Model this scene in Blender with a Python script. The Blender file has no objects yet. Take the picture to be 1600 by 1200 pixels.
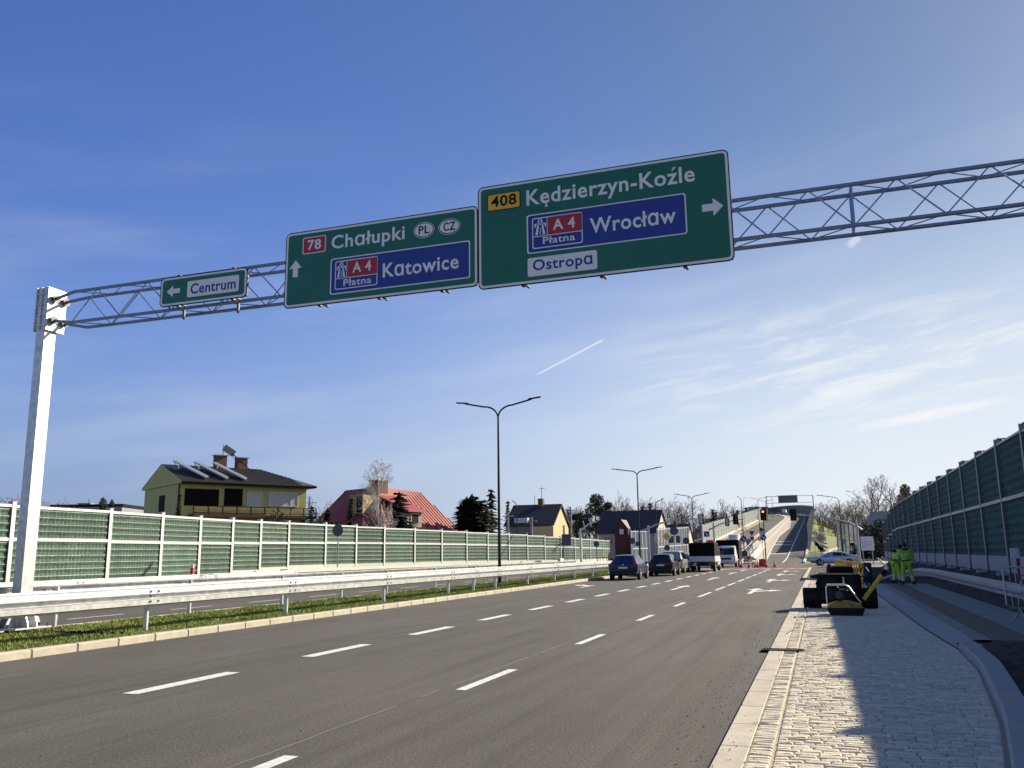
import bpy, bmesh, math, random
import numpy as np
from mathutils import Vector, Matrix
random.seed(7)
R = math.radians
SC = bpy.context.scene
COL = SC.collection

# ------------------------------------------------------------------ camera, sky, sun, exposure
EYE = 1.65
FPX, ROLL, PITCH, YAW = 1365.0, 0.0132, R(10.9624), R(19.0299)
_c, _s = math.cos(YAW), math.sin(YAW)
_R0 = Vector((_c, _s, 0)); _H0 = Vector((-_s, _c, 0)); _Z = Vector((0, 0, 1))
_F = _H0*math.cos(PITCH) + _Z*math.sin(PITCH)
_U = -_H0*math.sin(PITCH) + _Z*math.cos(PITCH)
_CR = _R0*math.cos(ROLL) - _U*math.sin(ROLL)
_CU = _R0*math.sin(ROLL) + _U*math.cos(ROLL)
cam = bpy.data.objects.new('camera', bpy.data.cameras.new('camera')); COL.objects.link(cam)
cam.matrix_world = Matrix(((_CR.x, _CU.x, -_F.x, 0), (_CR.y, _CU.y, -_F.y, 0), (_CR.z, _CU.z, -_F.z, EYE), (0, 0, 0, 1)))
cam.data.sensor_width = 36; cam.data.lens = FPX/1600*36
cam.data.clip_start = 0.1; cam.data.clip_end = 12000
SC.camera = cam

def ray(x, y):
    """direction in the place of a measured spot of the photograph (1600 x 1200)"""
    return _CR*(x-800) + _CU*(600-y) + _F*FPX
def at(x, y, Y):
    r = ray(x, y); return Vector((0, 0, EYE)) + r*(Y/r.y)
def gnd(x, y, z=0.0):
    r = ray(x, y); return Vector((0, 0, EYE)) + r*((z-EYE)/r.z)

SUN_AZ, SUN_EL = R(37.5), R(28.7)          # clockwise from +Y (along the road)
SUN_DIR = Vector((math.sin(SUN_AZ)*math.cos(SUN_EL), math.cos(SUN_AZ)*math.cos(SUN_EL), math.sin(SUN_EL)))
sl = bpy.data.lights.new('sun', 'SUN'); sl.energy = 5.0; sl.angle = R(0.53); sl.color = (1.0, 0.89, 0.70)
so = bpy.data.objects.new('sun', sl); COL.objects.link(so)
so.rotation_euler = SUN_DIR.to_track_quat('Z', 'Y').to_euler()
so.location = (30, 40, 60)

W = bpy.data.worlds.new('World'); SC.world = W; W.use_nodes = True
nt = W.node_tree; nt.nodes.clear()
def N(t, **k):
    n = nt.nodes.new(t)
    for a, b in k.items(): setattr(n, a, b)
    return n
def LK(a, b): nt.links.new(a, b)
def MATH(op, a, b=None, c=None):
    n = N('ShaderNodeMath', operation=op)
    for i, v in enumerate((a, b, c)):
        if v is None: continue
        if isinstance(v, (int, float)): n.inputs[i].default_value = v
        else: LK(v, n.inputs[i])
    return n.outputs[0]
def SMOOTH(v, lo, hi):
    n = N('ShaderNodeMapRange', interpolation_type='SMOOTHSTEP')
    LK(v, n.inputs[0]); n.inputs[1].default_value = lo; n.inputs[2].default_value = hi
    return n.outputs[0]
sky = N('ShaderNodeTexSky', sky_type='NISHITA', sun_disc=False, sun_elevation=SUN_EL, sun_rotation=SUN_AZ,
        air_density=1.0, dust_density=0.45, ozone_density=3.5, altitude=200)
tc = N('ShaderNodeTexCoord'); sep = N('ShaderNodeSeparateXYZ'); LK(tc.outputs['Generated'], sep.inputs[0])
az = MATH('ARCTAN2', sep.outputs[0], sep.outputs[1]); el = MATH('ARCSINE', sep.outputs[2])
# thin cirrus drawn out in streaks, mostly on the sunny side
cv = N('ShaderNodeCombineXYZ')
LK(MATH('MULTIPLY', az, 2.6), cv.inputs[0]); LK(MATH('SUBTRACT', MATH('MULTIPLY', el, 17.0), MATH('MULTIPLY', az, 2.2)), cv.inputs[1])
cn = N('ShaderNodeTexNoise'); LK(cv.outputs[0], cn.inputs['Vector'])
cn.inputs['Scale'].default_value = 2.9; cn.inputs['Detail'].default_value = 9; cn.inputs['Roughness'].default_value = 0.62; cn.inputs['Distortion'].default_value = 0.55
cm = SMOOTH(cn.outputs[0], 0.42, 0.72)
right = SMOOTH(az, R(-16), R(0)); lowm = MATH('SUBTRACT', 1.0, SMOOTH(el, R(11.5), R(16.5)))
floor_ = SMOOTH(el, R(6), R(9.5))
cl1 = MATH('MULTIPLY', MATH('MULTIPLY', cm, right), MATH('MULTIPLY', lowm, floor_))
cn2 = N('ShaderNodeTexNoise'); LK(cv.outputs[0], cn2.inputs['Vector']); cn2.inputs['Scale'].default_value = 0.9; cn2.inputs['Detail'].default_value = 6
veil = MATH('MULTIPLY', MATH('MULTIPLY', SMOOTH(cn2.outputs[0], 0.42, 0.75), 0.16), MATH('SUBTRACT', 1.0, SMOOTH(el, R(14), R(30))))
def streak(p, q, wd, amp, fade=0.3):
    a = ray(*p).normalized(); b = ray(*q).normalized(); n = a.cross(b).normalized(); t = (b-a*a.dot(b)).normalized(); L = math.acos(a.dot(b))
    def dot(v):
        d = N('ShaderNodeVectorMath', operation='DOT_PRODUCT'); LK(tc.outputs['Generated'], d.inputs[0]); d.inputs[1].default_value = v; return d.outputs['Value']
    across = MATH('ABSOLUTE', dot(n)); along = MATH('DIVIDE', dot(t), L)
    m = MATH('SUBTRACT', 1.0, SMOOTH(across, wd*0.25, wd))
    m = MATH('MULTIPLY', m, MATH('MULTIPLY', SMOOTH(along, 0.0, fade), MATH('SUBTRACT', 1.0, SMOOTH(along, 1-fade*0.5, 1.02))))
    return MATH('MULTIPLY', MATH('MULTIPLY', m, amp), MATH('GREATER_THAN', dot(a), 0.0))
tot = MATH('ADD', MATH('MULTIPLY', cl1, 0.75), veil)
for s in (((834, 588), (944, 530), 0.0013, 0.62, 0.12), ((1290, 680), (1600, 618), 0.007, 0.55, 0.5), ((1322, 388), (1344, 368), 0.006, 0.4, 0.4)):
    tot = MATH('ADD', tot, streak(*s))
tot = MATH('MINIMUM', tot, 0.9)
SKY_K, EXPO = 0.062, 0.75
def MIX(f, a, b, mode='MIX'):
    x = N('ShaderNodeMix', data_type='RGBA', blend_type=mode)
    for i, v in ((0, f), (6, a), (7, b)):
        if isinstance(v, (int, float)): x.inputs[i].default_value = v
        elif isinstance(v, tuple): x.inputs[i].default_value = (*v, 1)
        else: LK(v, x.inputs[i])
    return x.outputs[2]
UN = 1/(SKY_K*2**EXPO)                       # a wanted picture value -> sky units
sunny = SMOOTH(az, R(-50), R(18))
blue = MIX(1.0, sky.outputs[0], MIX(sunny, (0.92, 1.02, 1.50), (0.90, 0.86, 0.84)), 'MULTIPLY')
hz = MATH('POWER', MATH('SUBTRACT', 1.0, SMOOTH(el, R(-2), R(25))), 1.35)
hcol = MIX(SMOOTH(az, R(-50), R(8)), tuple(c*UN for c in (0.27, 0.36, 0.55)), tuple(c*UN for c in (0.82, 0.88, 0.95)))
hazy = MIX(MATH('MULTIPLY', hz, 0.88), blue, hcol)
sd_ = N('ShaderNodeVectorMath', operation='DOT_PRODUCT'); LK(tc.outputs['Generated'], sd_.inputs[0]); sd_.inputs[1].default_value = SUN_DIR
glow = MATH('MULTIPLY', SMOOTH(sd_.outputs['Value'], math.cos(R(66)), math.cos(R(24))), MATH('SUBTRACT', 1.0, SMOOTH(el, R(5), R(27))))
hazy = MIX(MATH('MULTIPLY', glow, 0.42), hazy, tuple(c*UN for c in (0.86, 0.90, 0.95)))
wcl = MIX(tot, hazy, tuple(c*UN for c in (0.93, 0.95, 0.97)))
bg = N('ShaderNodeBackground'); LK(wcl, bg.inputs[0]); bg.inputs[1].default_value = SKY_K
wo = N('ShaderNodeOutputWorld'); LK(bg.outputs[0], wo.inputs[0])

SC.view_settings.view_transform = 'Standard'; SC.view_settings.look = 'None'
SC.view_settings.exposure = EXPO; SC.view_settings.gamma = 1.0; SC.view_settings.use_curve_mapping = False
SC.render.engine = 'CYCLES'; SC.cycles.max_bounces = 6

# ------------------------------------------------------------------ materials
MATS = {}
def M(name, col, rough=0.6, metal=0.0, var=0.12, scale=6.0, bump=0.0, bscale=60.0, stretch=(1, 1, 1), col2=None, island=0.0, spec=0.5, alpha=None, trans=0.0, emit=None, detail=5):
    if name in MATS: return MATS[name]
    m = bpy.data.materials.new(name); m.use_nodes = True; t = m.node_tree; b = t.nodes['Principled BSDF']
    b.inputs['Roughness'].default_value = rough; b.inputs['Metallic'].default_value = metal; b.inputs['Specular IOR Level'].default_value = spec
    tcn = t.nodes.new('ShaderNodeTexCoord'); mp = t.nodes.new('ShaderNodeMapping'); mp.inputs['Scale'].default_value = stretch
    t.links.new(tcn.outputs['Object'], mp.inputs[0])
    nz = t.nodes.new('ShaderNodeTexNoise'); nz.inputs['Scale'].default_value = scale; nz.inputs['Detail'].default_value = detail; nz.inputs['Roughness'].default_value = 0.65
    t.links.new(mp.outputs[0], nz.inputs['Vector'])
    cr = t.nodes.new('ShaderNodeValToRGB'); cr.color_ramp.elements[0].position = 0.3; cr.color_ramp.elements[1].position = 0.7
    lo = [max(0, c*(1-var)) for c in col]; hi = [min(1, c*(1+var)) for c in (col2 or col)]
    cr.color_ramp.elements[0].color = (*lo, 1); cr.color_ramp.elements[1].color = (*hi, 1)
    t.links.new(nz.outputs[0], cr.inputs[0]); out = cr.outputs[0]
    if island:
        ge = t.nodes.new('ShaderNodeNewGeometry'); mr = t.nodes.new('ShaderNodeMapRange'); mr.inputs[3].default_value = 1-island; mr.inputs[4].default_value = 1+island
        t.links.new(ge.outputs['Random Per Island'], mr.inputs[0])
        vm = t.nodes.new('ShaderNodeVectorMath'); vm.operation = 'SCALE'; t.links.new(out, vm.inputs[0]); t.links.new(mr.outputs[0], vm.inputs['Scale']); out = vm.outputs[0]
    t.links.new(out, b.inputs['Base Color'])
    if bump:
        n2 = t.nodes.new('ShaderNodeTexNoise'); n2.inputs['Scale'].default_value = bscale; n2.inputs['Detail'].default_value = 4
        t.links.new(tcn.outputs['Object'], n2.inputs['Vector'])
        bp = t.nodes.new('ShaderNodeBump'); bp.inputs['Strength'].default_value = bump; bp.inputs['Distance'].default_value = 0.02
        t.links.new(n2.outputs[0], bp.inputs['Height']); t.links.new(bp.outputs[0], b.inputs['Normal'])
    if trans: b.inputs['Transmission Weight'].default_value = trans
    if alpha is not None: b.inputs['Alpha'].default_value = alpha
    if emit: b.inputs['Emission Color'].default_value = (*emit[0], 1); b.inputs['Emission Strength'].default_value = emit[1]
    MATS[name] = m; return m

def mat_asphalt(name, base, dust):
    m = bpy.data.materials.new(name); m.use_nodes = True; t = m.node_tree; b = t.nodes['Principled BSDF']; L = t.links.new
    tcn = t.nodes.new('ShaderNodeTexCoord')
    def noise(sc, st=(1, 1, 1), det=6, ro=0.65):
        mp = t.nodes.new('ShaderNodeMapping'); mp.inputs['Scale'].default_value = st; L(tcn.outputs['Object'], mp.inputs[0])
        n = t.nodes.new('ShaderNodeTexNoise'); n.inputs['Scale'].default_value = sc; n.inputs['Detail'].default_value = det; n.inputs['Roughness'].default_value = ro
        L(mp.outputs[0], n.inputs['Vector']); return n.outputs[0]
    def ramp(src, p0, c0, p1, c1):
        r = t.nodes.new('ShaderNodeValToRGB'); r.color_ramp.elements[0].position = p0; r.color_ramp.elements[1].position = p1
        r.color_ramp.elements[0].color = (*c0, 1); r.color_ramp.elements[1].color = (*c1, 1); L(src, r.inputs[0]); return r.outputs[0]
    def mix(f, a, bb, mode='MIX'):
        x = t.nodes.new('ShaderNodeMix'); x.data_type = 'RGBA'; x.blend_type = mode
        if isinstance(f, float): x.inputs[0].default_value = f
        else: L(f, x.inputs[0])
        L(a, x.inputs[6]); L(bb, x.inputs[7]); return x.outputs[2]
    g = lambda k: tuple(c*k for c in base)
    c1 = ramp(noise(0.42, (1, 0.4, 1), 8, 0.7), 0.32, g(0.82), 0.68, g(1.18))
    c2 = ramp(noise(140, det=2), 0.36, (0.45,)*3, 0.7, (1.6,)*3)
    c = mix(0.85, c1, c2, 'MULTIPLY'); c = mix(0.8, c, ramp(noise(38, det=3), 0.40, (0.55,)*3, 0.66, (1.5,)*3), 'MULTIPLY')
    d = ramp(noise(1.1, (1, 0.12, 1), 8, 0.7), 0.52, (0, 0, 0), 0.8, (1, 1, 1))
    dd = ramp(noise(9, (1, 0.8, 1), 6, 0.8), 0.5, (0, 0, 0), 0.75, (1, 1, 1))
    f = t.nodes.new('ShaderNodeMath'); f.operation = 'MULTIPLY'; L(d, f.inputs[0]); L(dd, f.inputs[1])
    f2 = t.nodes.new('ShaderNodeMath'); f2.operation = 'MULTIPLY'; L(f.outputs[0], f2.inputs[0]); f2.inputs[1].default_value = 0.9
    rgb = t.nodes.new('ShaderNodeRGB'); rgb.outputs[0].default_value = (*dust, 1)
    c = mix(f2.outputs[0], c, rgb.outputs[0])
    sx = t.nodes.new('ShaderNodeSeparateXYZ'); L(tcn.outputs['Object'], sx.inputs[0])
    def mth(op, a, v):
        n = t.nodes.new('ShaderNodeMath'); n.operation = op
        for i, q in enumerate((a, v)):
            if isinstance(q, (int, float)): n.inputs[i].default_value = q
            else: L(q, n.inputs[i])
        return n.outputs[0]
    wob = mth('MULTIPLY', noise(0.8), 0.10); brk = mth('GREATER_THAN', noise(1.7, (1, .3, 1)), 0.42)
    seam = mth('MULTIPLY', mth('LESS_THAN', mth('ABSOLUTE', mth('ADD', mth('ADD', sx.outputs[0], 4.55), wob), 0), 0.014), brk)   # joint between two paving passes
    c = mix(mth('MULTIPLY', seam, 0.55), c, rgb.outputs[0])
    tr = ramp(noise(2.2, (1.6, 0.04, 1), 4, 0.6), 0.46, (1.04, 1.04, 1.04), 0.76, (0.74, 0.74, 0.74)); c = mix(1.0, c, tr, 'MULTIPLY')
    L(c, b.inputs['Base Color'])
    b.inputs['Roughness'].default_value = 0.86; b.inputs['Specular IOR Level'].default_value = 0.3
    bp = t.nodes.new('ShaderNodeBump'); bp.inputs['Strength'].default_value = 0.5; bp.inputs['Distance'].default_value = 0.006
    L(noise(160, det=3), bp.inputs['Height']); L(bp.outputs[0], b.inputs['Normal'])
    MATS[name] = m; return m

def mat_panel(name, base, wire, k=1.0):
    """noise barrier infill: dark green mesh-covered mats, thin pale wires every few centimetres"""
    m = bpy.data.materials.new(name); m.use_nodes = True; t = m.node_tree; b = t.nodes['Principled BSDF']; L = t.links.new
    tcn = t.nodes.new('ShaderNodeTexCoord'); sp = t.nodes.new('ShaderNodeSeparateXYZ'); L(tcn.outputs['UV'], sp.inputs[0])
    def mth(op, a, v=None):
        n = t.nodes.new('ShaderNodeMath'); n.operation = op
        for i, q in enumerate((a, v)):
            if q is None: continue
            if isinstance(q, (int, float)): n.inputs[i].default_value = q
            else: L(q, n.inputs[i])
        return n.outputs[0]
    nz = t.nodes.new('ShaderNodeTexNoise'); nz.inputs['Scale'].default_value = 9; nz.inputs['Detail'].default_value = 6; L(tcn.outputs['Object'], nz.inputs['Vector'])
    nw = t.nodes.new('ShaderNodeTexNoise'); nw.inputs['Scale'].default_value = 1.3; L(tcn.outputs['Object'], nw.inputs['Vector'])
    jit = mth('MULTIPLY', mth('SUBTRACT', nz.outputs[0], 0.5), 0.12)
    hx = mth('LESS_THAN', mth('FRACT', mth('ADD', mth('DIVIDE', sp.outputs[0], 0.19), jit)), 0.10*k)
    hz = mth('LESS_THAN', mth('FRACT', mth('ADD', mth('DIVIDE', sp.outputs[1], 0.25), jit)), 0.10*k)
    w = mth('MAXIMUM', mth('MULTIPLY', hx, 0.5), hz)
    w = mth('MULTIPLY', w, mth('ADD', nw.outputs[0], 0.2))
    r = t.nodes.new('ShaderNodeValToRGB'); r.color_ramp.elements[0].position = 0.3; r.color_ramp.elements[1].position = 0.72
    r.color_ramp.elements[0].color = (*[c*0.55 for c in base], 1); r.color_ramp.elements[1].color = (*[c*1.35 for c in base], 1); L(nz.outputs[0], r.inputs[0])
    x = t.nodes.new('ShaderNodeMix'); x.data_type = 'RGBA'; L(w, x.inputs[0]); L(r.outputs[0], x.inputs[6]); x.inputs[7].default_value = (*wire, 1)
    oi = t.nodes.new('ShaderNodeObjectInfo'); mr = t.nodes.new('ShaderNodeMapRange'); mr.inputs[3].default_value = 0.84; mr.inputs[4].default_value = 1.16; L(oi.outputs['Random'], mr.inputs[0])
    ns = t.nodes.new('ShaderNodeTexNoise'); ns.inputs['Scale'].default_value = 0.9; ns.inputs['Detail'].default_value = 5; mp = t.nodes.new('ShaderNodeMapping'); mp.inputs['Scale'].default_value = (3, 3, .35); L(tcn.outputs['Object'], mp.inputs[0]); L(mp.outputs[0], ns.inputs['Vector'])
    st = mth('MULTIPLY', mr.outputs[0], mth('ADD', mth('MULTIPLY', ns.outputs[0], 0.6), 0.7)); vs = t.nodes.new('ShaderNodeVectorMath'); vs.operation = 'SCALE'; L(x.outputs[2], vs.inputs[0]); L(st, vs.inputs['Scale'])
    L(vs.outputs[0], b.inputs['Base Color']); b.inputs['Roughness'].default_value = 0.8; b.inputs['Specular IOR Level'].default_value = 0.2
    bp = t.nodes.new('ShaderNodeBump'); bp.inputs['Strength'].default_value = 0.6; bp.inputs['Distance'].default_value = 0.03
    L(nz.outputs[0], bp.inputs['Height']); L(bp.outputs[0], b.inputs['Normal'])
    MATS[name] = m; return m

# ------------------------------------------------------------------ mesh builder
class MB:
    def __init__(s): s.v = []; s.f = []; s.mi = []; s.m = 0; s.uv = {}
    def add(s, vs, fs):
        o = len(s.v); s.v += [tuple(p) for p in vs]
        for f in fs: s.f.append([i+o for i in f]); s.mi.append(s.m)
        return s
    def box(s, x0, x1, y0, y1, z0, z1):
        return s.add([(x0, y0, z0), (x1, y0, z0), (x1, y1, z0), (x0, y1, z0), (x0, y0, z1), (x1, y0, z1), (x1, y1, z1), (x0, y1, z1)],
                     [(0, 3, 2, 1), (4, 5, 6, 7), (0, 1, 5, 4), (1, 2, 6, 5), (2, 3, 7, 6), (3, 0, 4, 7)])
    def cbox(s, c, d, ch=0.02, mat=None):
        """box with chamfered edges; c centre, d full sizes"""
        hx, hy, hz = (q/2 for q in d); ch = min(ch, hx*.9, hy*.9, hz*.9); b = bmesh.new()
        vs = []
        for sx in (-1, 1):
            for sy in (-1, 1):
                for sz in (-1, 1):
                    vs += [(sx*hx, sy*(hy-ch), sz*(hz-ch)), (sx*(hx-ch), sy*hy, sz*(hz-ch)), (sx*(hx-ch), sy*(hy-ch), sz*hz)]
        for v in vs: b.verts.new(v)
        r = bmesh.ops.convex_hull(b, input=b.verts); b.verts.index_update()
        bmesh.ops.dissolve_limit(b, angle_limit=0.01, verts=b.verts, edges=b.edges); b.verts.index_update()
        M_ = mat or Matrix.Identity(3); C_ = Vector(c)
        s.add([M_ @ v.co + C_ for v in b.verts], [[v.index for v in f.verts] for f in b.faces]); b.free(); return s
    def tube(s, pts, r, n=8, cap=True):
        pts = [Vector(p) for p in pts]; k = len(pts); rs = r if isinstance(r, (list, tuple)) else [r]*k
        o = len(s.v); u = None
        for i, p in enumerate(pts):
            t = (pts[min(i+1, k-1)]-pts[max(i-1, 0)])
            if t.length < 1e-9: t = Vector((0, 0, 1))
            t.normalize()
            if u is None: u = t.orthogonal().normalized()
            else:
                u = u - t*u.dot(t); u = u.normalized() if u.length > 1e-6 else t.orthogonal().normalized()
            w = t.cross(u)
            for j in range(n):
                a = 2*math.pi*j/n + (math.pi/4 if n == 4 else 0); q = p + (u*math.cos(a)+w*math.sin(a))*rs[i]; s.v.append((q.x, q.y, q.z))
        for i in range(k-1):
            for j in range(n):
                a = o+i*n+j; b = o+i*n+(j+1) % n; s.f.append([a, b, b+n, a+n]); s.mi.append(s.m)
        if cap:
            s.f.append([o+j for j in range(n)][::-1]); s.mi.append(s.m)
            s.f.append([o+(k-1)*n+j for j in range(n)]); s.mi.append(s.m)
        return s
    def prism(s, poly, ax, d0, d1):
        P = {'y': lambda a, b, d: (a, d, b), 'x': lambda a, b, d: (d, a, b), 'z': lambda a, b, d: (a, b, d)}[ax]
        n = len(poly); vs = [P(a, b, d0) for a, b in poly]+[P(a, b, d1) for a, b in poly]
        return s.add(vs, [list(range(n))[::-1], list(range(n, 2*n))]+[(i, (i+1) % n, n+(i+1) % n, n+i) for i in range(n)])
    def sweep(s, prof, path, closed=True):
        """profile points (offset to the right of the path, height) carried along a path of (x, y, z)"""
        path = [Vector(p) for p in path]; k = len(path); n = len(prof); o = len(s.v)
        for i, p in enumerate(path):
            t = path[min(i+1, k-1)]-path[max(i-1, 0)]; t.z = 0; t.normalize(); rt = Vector((t.y, -t.x, 0))
            for a, b in prof: q = p+rt*a; s.v.append((q.x, q.y, q.z+b))
        for i in range(k-1):
            for j in range(n if closed else n-1):
                a = o+i*n+j; b = o+i*n+(j+1) % n; s.f.append([a, b, b+n, a+n]); s.mi.append(s.m)
        if closed:
            s.f.append([o+j for j in range(n)][::-1]); s.mi.append(s.m); s.f.append([o+(k-1)*n+j for j in range(n)]); s.mi.append(s.m)
        return s
    def lathe(s, prof, c, ax='z', n=16):
        c = Vector(c); o = len(s.v)
        A = {'z': (Vector((1, 0, 0)), Vector((0, 1, 0)), Vector((0, 0, 1))), 'x': (Vector((0, 1, 0)), Vector((0, 0, 1)), Vector((1, 0, 0))), 'y': (Vector((0, 0, 1)), Vector((1, 0, 0)), Vector((0, 1, 0)))}[ax]
        for r, h in prof:
            for j in range(n):
                a = 2*math.pi*j/n; q = c+A[0]*r*math.cos(a)+A[1]*r*math.sin(a)+A[2]*h; s.v.append((q.x, q.y, q.z))
        for i in range(len(prof)-1):
            for j in range(n):
                a = o+i*n+j; b = o+i*n+(j+1) % n; s.f.append([a, b, b+n, a+n]); s.mi.append(s.m)
        s.f.append([o+j for j in range(n)][::-1]); s.mi.append(s.m); s.f.append([o+(len(prof)-1)*n+j for j in range(n)]); s.mi.append(s.m)
        return s
    def blob(s, c, r, n=10, k=6):
        c = Vector(c)
        prof = [(math.sin(math.pi*i/k), -math.cos(math.pi*i/k)) for i in range(k+1)]; o = len(s.v)
        for a, h in prof:
            for j in range(n):
                t = 2*math.pi*j/n; s.v.append((c.x+r[0]*a*math.cos(t), c.y+r[1]*a*math.sin(t), c.z+r[2]*h))
        for i in range(k):
            for j in range(n):
                a = o+i*n+j; b = o+i*n+(j+1) % n; s.f.append([a, b, b+n, a+n]); s.mi.append(s.m)
        return s
    def mesh(s, name, mats, smooth=None):
        me = bpy.data.meshes.new(name); me.from_pydata(s.v, [], s.f)
        for m in (mats if isinstance(mats, (list, tuple)) else [mats]): me.materials.append(m)
        if any(s.mi): me.polygons.foreach_set('material_index', s.mi)
        b = bmesh.new(); b.from_mesh(me)
        bmesh.ops.remove_doubles(b, verts=b.verts, dist=1e-5)
        bmesh.ops.recalc_face_normals(b, faces=b.faces)
        if smooth is not None:
            for f in b.faces: f.smooth = True
            for e in b.edges:
                if len(e.link_faces) != 2 or e.calc_face_angle(9) > R(smooth): e.smooth = False
        b.to_mesh(me); b.free(); return me
    def raw(s, name, mats):
        me = bpy.data.meshes.new(name); me.from_pydata(s.v, [], s.f)
        for m in (mats if isinstance(mats, (list, tuple)) else [mats]): me.materials.append(m)
        if any(s.mi): me.polygons.foreach_set('material_index', s.mi)
        return me
    def build(s, name, mats, parent=None, smooth=None, raw=False):
        return link(name, s.raw(name, mats) if raw else s.mesh(name, mats, smooth), parent)
def link(name, me, parent=None):
    o = bpy.data.objects.new(name, me); COL.objects.link(o)
    if parent: o.parent = parent
    return o
def tag(o, label, cat, group=None, kind=None):
    o['label'] = label; o['category'] = cat
    if group: o['group'] = group
    if kind: o['kind'] = kind
    return o
def thing(name, label, cat, loc=(0, 0, 0), rz=0.0, group=None):
    o = bpy.data.objects.new(name, None); COL.objects.link(o); o.location = loc; o.rotation_euler = (0, 0, rz); o.empty_display_size = 0.2
    return tag(o, label, cat, group)
def struct(name, mb, mats, label, smooth=None, raw=False):
    o = mb.build(name, mats, None, smooth, raw); return tag(o, label, name.replace('_', ' '), kind='structure')
def dup(o, loc=None, rz=None, label=None, scale=None, parent=None):
    c = o.copy(); COL.objects.link(c); c.parent = parent
    if loc is not None: c.location = loc
    if rz is not None: c.rotation_euler = (0, 0, rz)
    if scale is not None: c.scale = scale if isinstance(scale, tuple) else (scale,)*3
    if label: c['label'] = label
    for ch in [x for x in COL.objects if x.parent == o]: dup(ch, parent=c)
    return c

_font = {}
def text_mb(s, bold=0.010):
    """polygons of a line of lettering, cap height 1, starting at x = 0 on the baseline; returns (verts2d, faces, width)"""
    def raw(q):
        cu = bpy.data.curves.new('lettering', 'FONT'); cu.body = q; cu.size = 1.0; cu.offset = bold; cu.space_character = 1.07; cu.resolution_u = 3
        o = bpy.data.objects.new('lettering', cu); COL.objects.link(o); dg = bpy.context.evaluated_depsgraph_get()
        me = bpy.data.meshes.new_from_object(o.evaluated_get(dg)); vs = [(v.co.x, v.co.y) for v in me.vertices]; fs = [list(p.vertices) for p in me.polygons]
        bpy.data.objects.remove(o); bpy.data.curves.remove(cu); bpy.data.meshes.remove(me); return vs, fs
    if bold not in _font:
        vs, _ = raw('H'); _font[bold] = (max(y for x, y in vs)-min(y for x, y in vs), min(y for x, y in vs))
    ch, b0 = _font[bold]; vs, fs = raw(s); x0 = min(x for x, y in vs); x1 = max(x for x, y in vs)
    return [((x-x0)/ch, (y-b0)/ch) for x, y in vs], fs, (x1-x0)/ch

# ------------------------------------------------------------------ shared materials
ASPH = mat_asphalt('asphalt', (0.112, 0.107, 0.094), (0.26, 0.25, 0.23))
ASPH2 = mat_asphalt('asphalt_old', (0.120, 0.113, 0.098), (0.20, 0.19, 0.18))
CONC = M('concrete', (0.50, 0.45, 0.365), 0.85, var=0.14, scale=5, bump=0.25, bscale=90, island=0.06)
CONCW = M('pale_concrete', (0.60, 0.58, 0.53), 0.8, var=0.10, scale=4, bump=0.15, bscale=60)
CONCG = M('grey_concrete', (0.33, 0.335, 0.34), 0.85, var=0.12, scale=3, bump=0.2, bscale=70)
PAINT = M('road_paint', (0.72, 0.72, 0.70), 0.6, var=0.30, scale=11, detail=8)
REDP = M('red_road_paint', (0.45, 0.12, 0.09), 0.8, var=0.15, scale=8)
SETT = M('sett_stone', (0.66, 0.595, 0.465), 0.8, var=0.20, scale=14, bump=0.5, bscale=55, island=0.12)
SAND = M('joint_sand', (0.44, 0.37, 0.26), 0.95, var=0.25, scale=25, bump=0.4, bscale=120)
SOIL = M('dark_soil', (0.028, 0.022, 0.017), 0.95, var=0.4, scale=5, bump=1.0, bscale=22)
GROUND = M('meadow', (0.10, 0.115, 0.040), 0.95, var=0.35, scale=0.12, col2=(0.17, 0.15, 0.065), bump=0.4, bscale=8)
TURF = M('turf_soil', (0.10, 0.125, 0.03), 0.95, var=0.3, scale=2.5, bump=0.6, bscale=30)
BLADE = M('grass_blade', (0.20, 0.265, 0.045), 0.65, var=0.3, scale=0.9, island=0.35, col2=(0.27, 0.31, 0.08), spec=0.2)
GALV = M('galvanised_steel', (0.60, 0.61, 0.62), 0.50, metal=0.70, var=0.24, scale=6, bump=0.04, bscale=25)
GALVD = M('dull_galvanised_steel', (0.36, 0.385, 0.42), 0.5, metal=0.5, var=0.12, scale=5)
BOLT = M('bolt_steel', (0.12, 0.12, 0.13), 0.5, metal=0.6)
BLACKM = M('black_paint', (0.016, 0.017, 0.021), 0.45, var=0.2)
POLE = M('anthracite_pole', (0.014, 0.016, 0.022), 0.5, metal=0.0, spec=.25)
RUBBER = M('rubber', (0.014, 0.014, 0.015), 0.85, var=0.2)
GLASSD = M('dark_glass', (0.010, 0.012, 0.016), 0.06, var=0.1, spec=0.7)
WHITEP = M('white_paint', (0.74, 0.74, 0.73), 0.35, var=0.05)
REDPL = M('red_plastic', (0.52, 0.035, 0.030), 0.45, var=0.1)
SIGNBACK = M('sign_back', (0.075, 0.083, 0.10), 0.55, metal=0.3, var=0.1)

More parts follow.
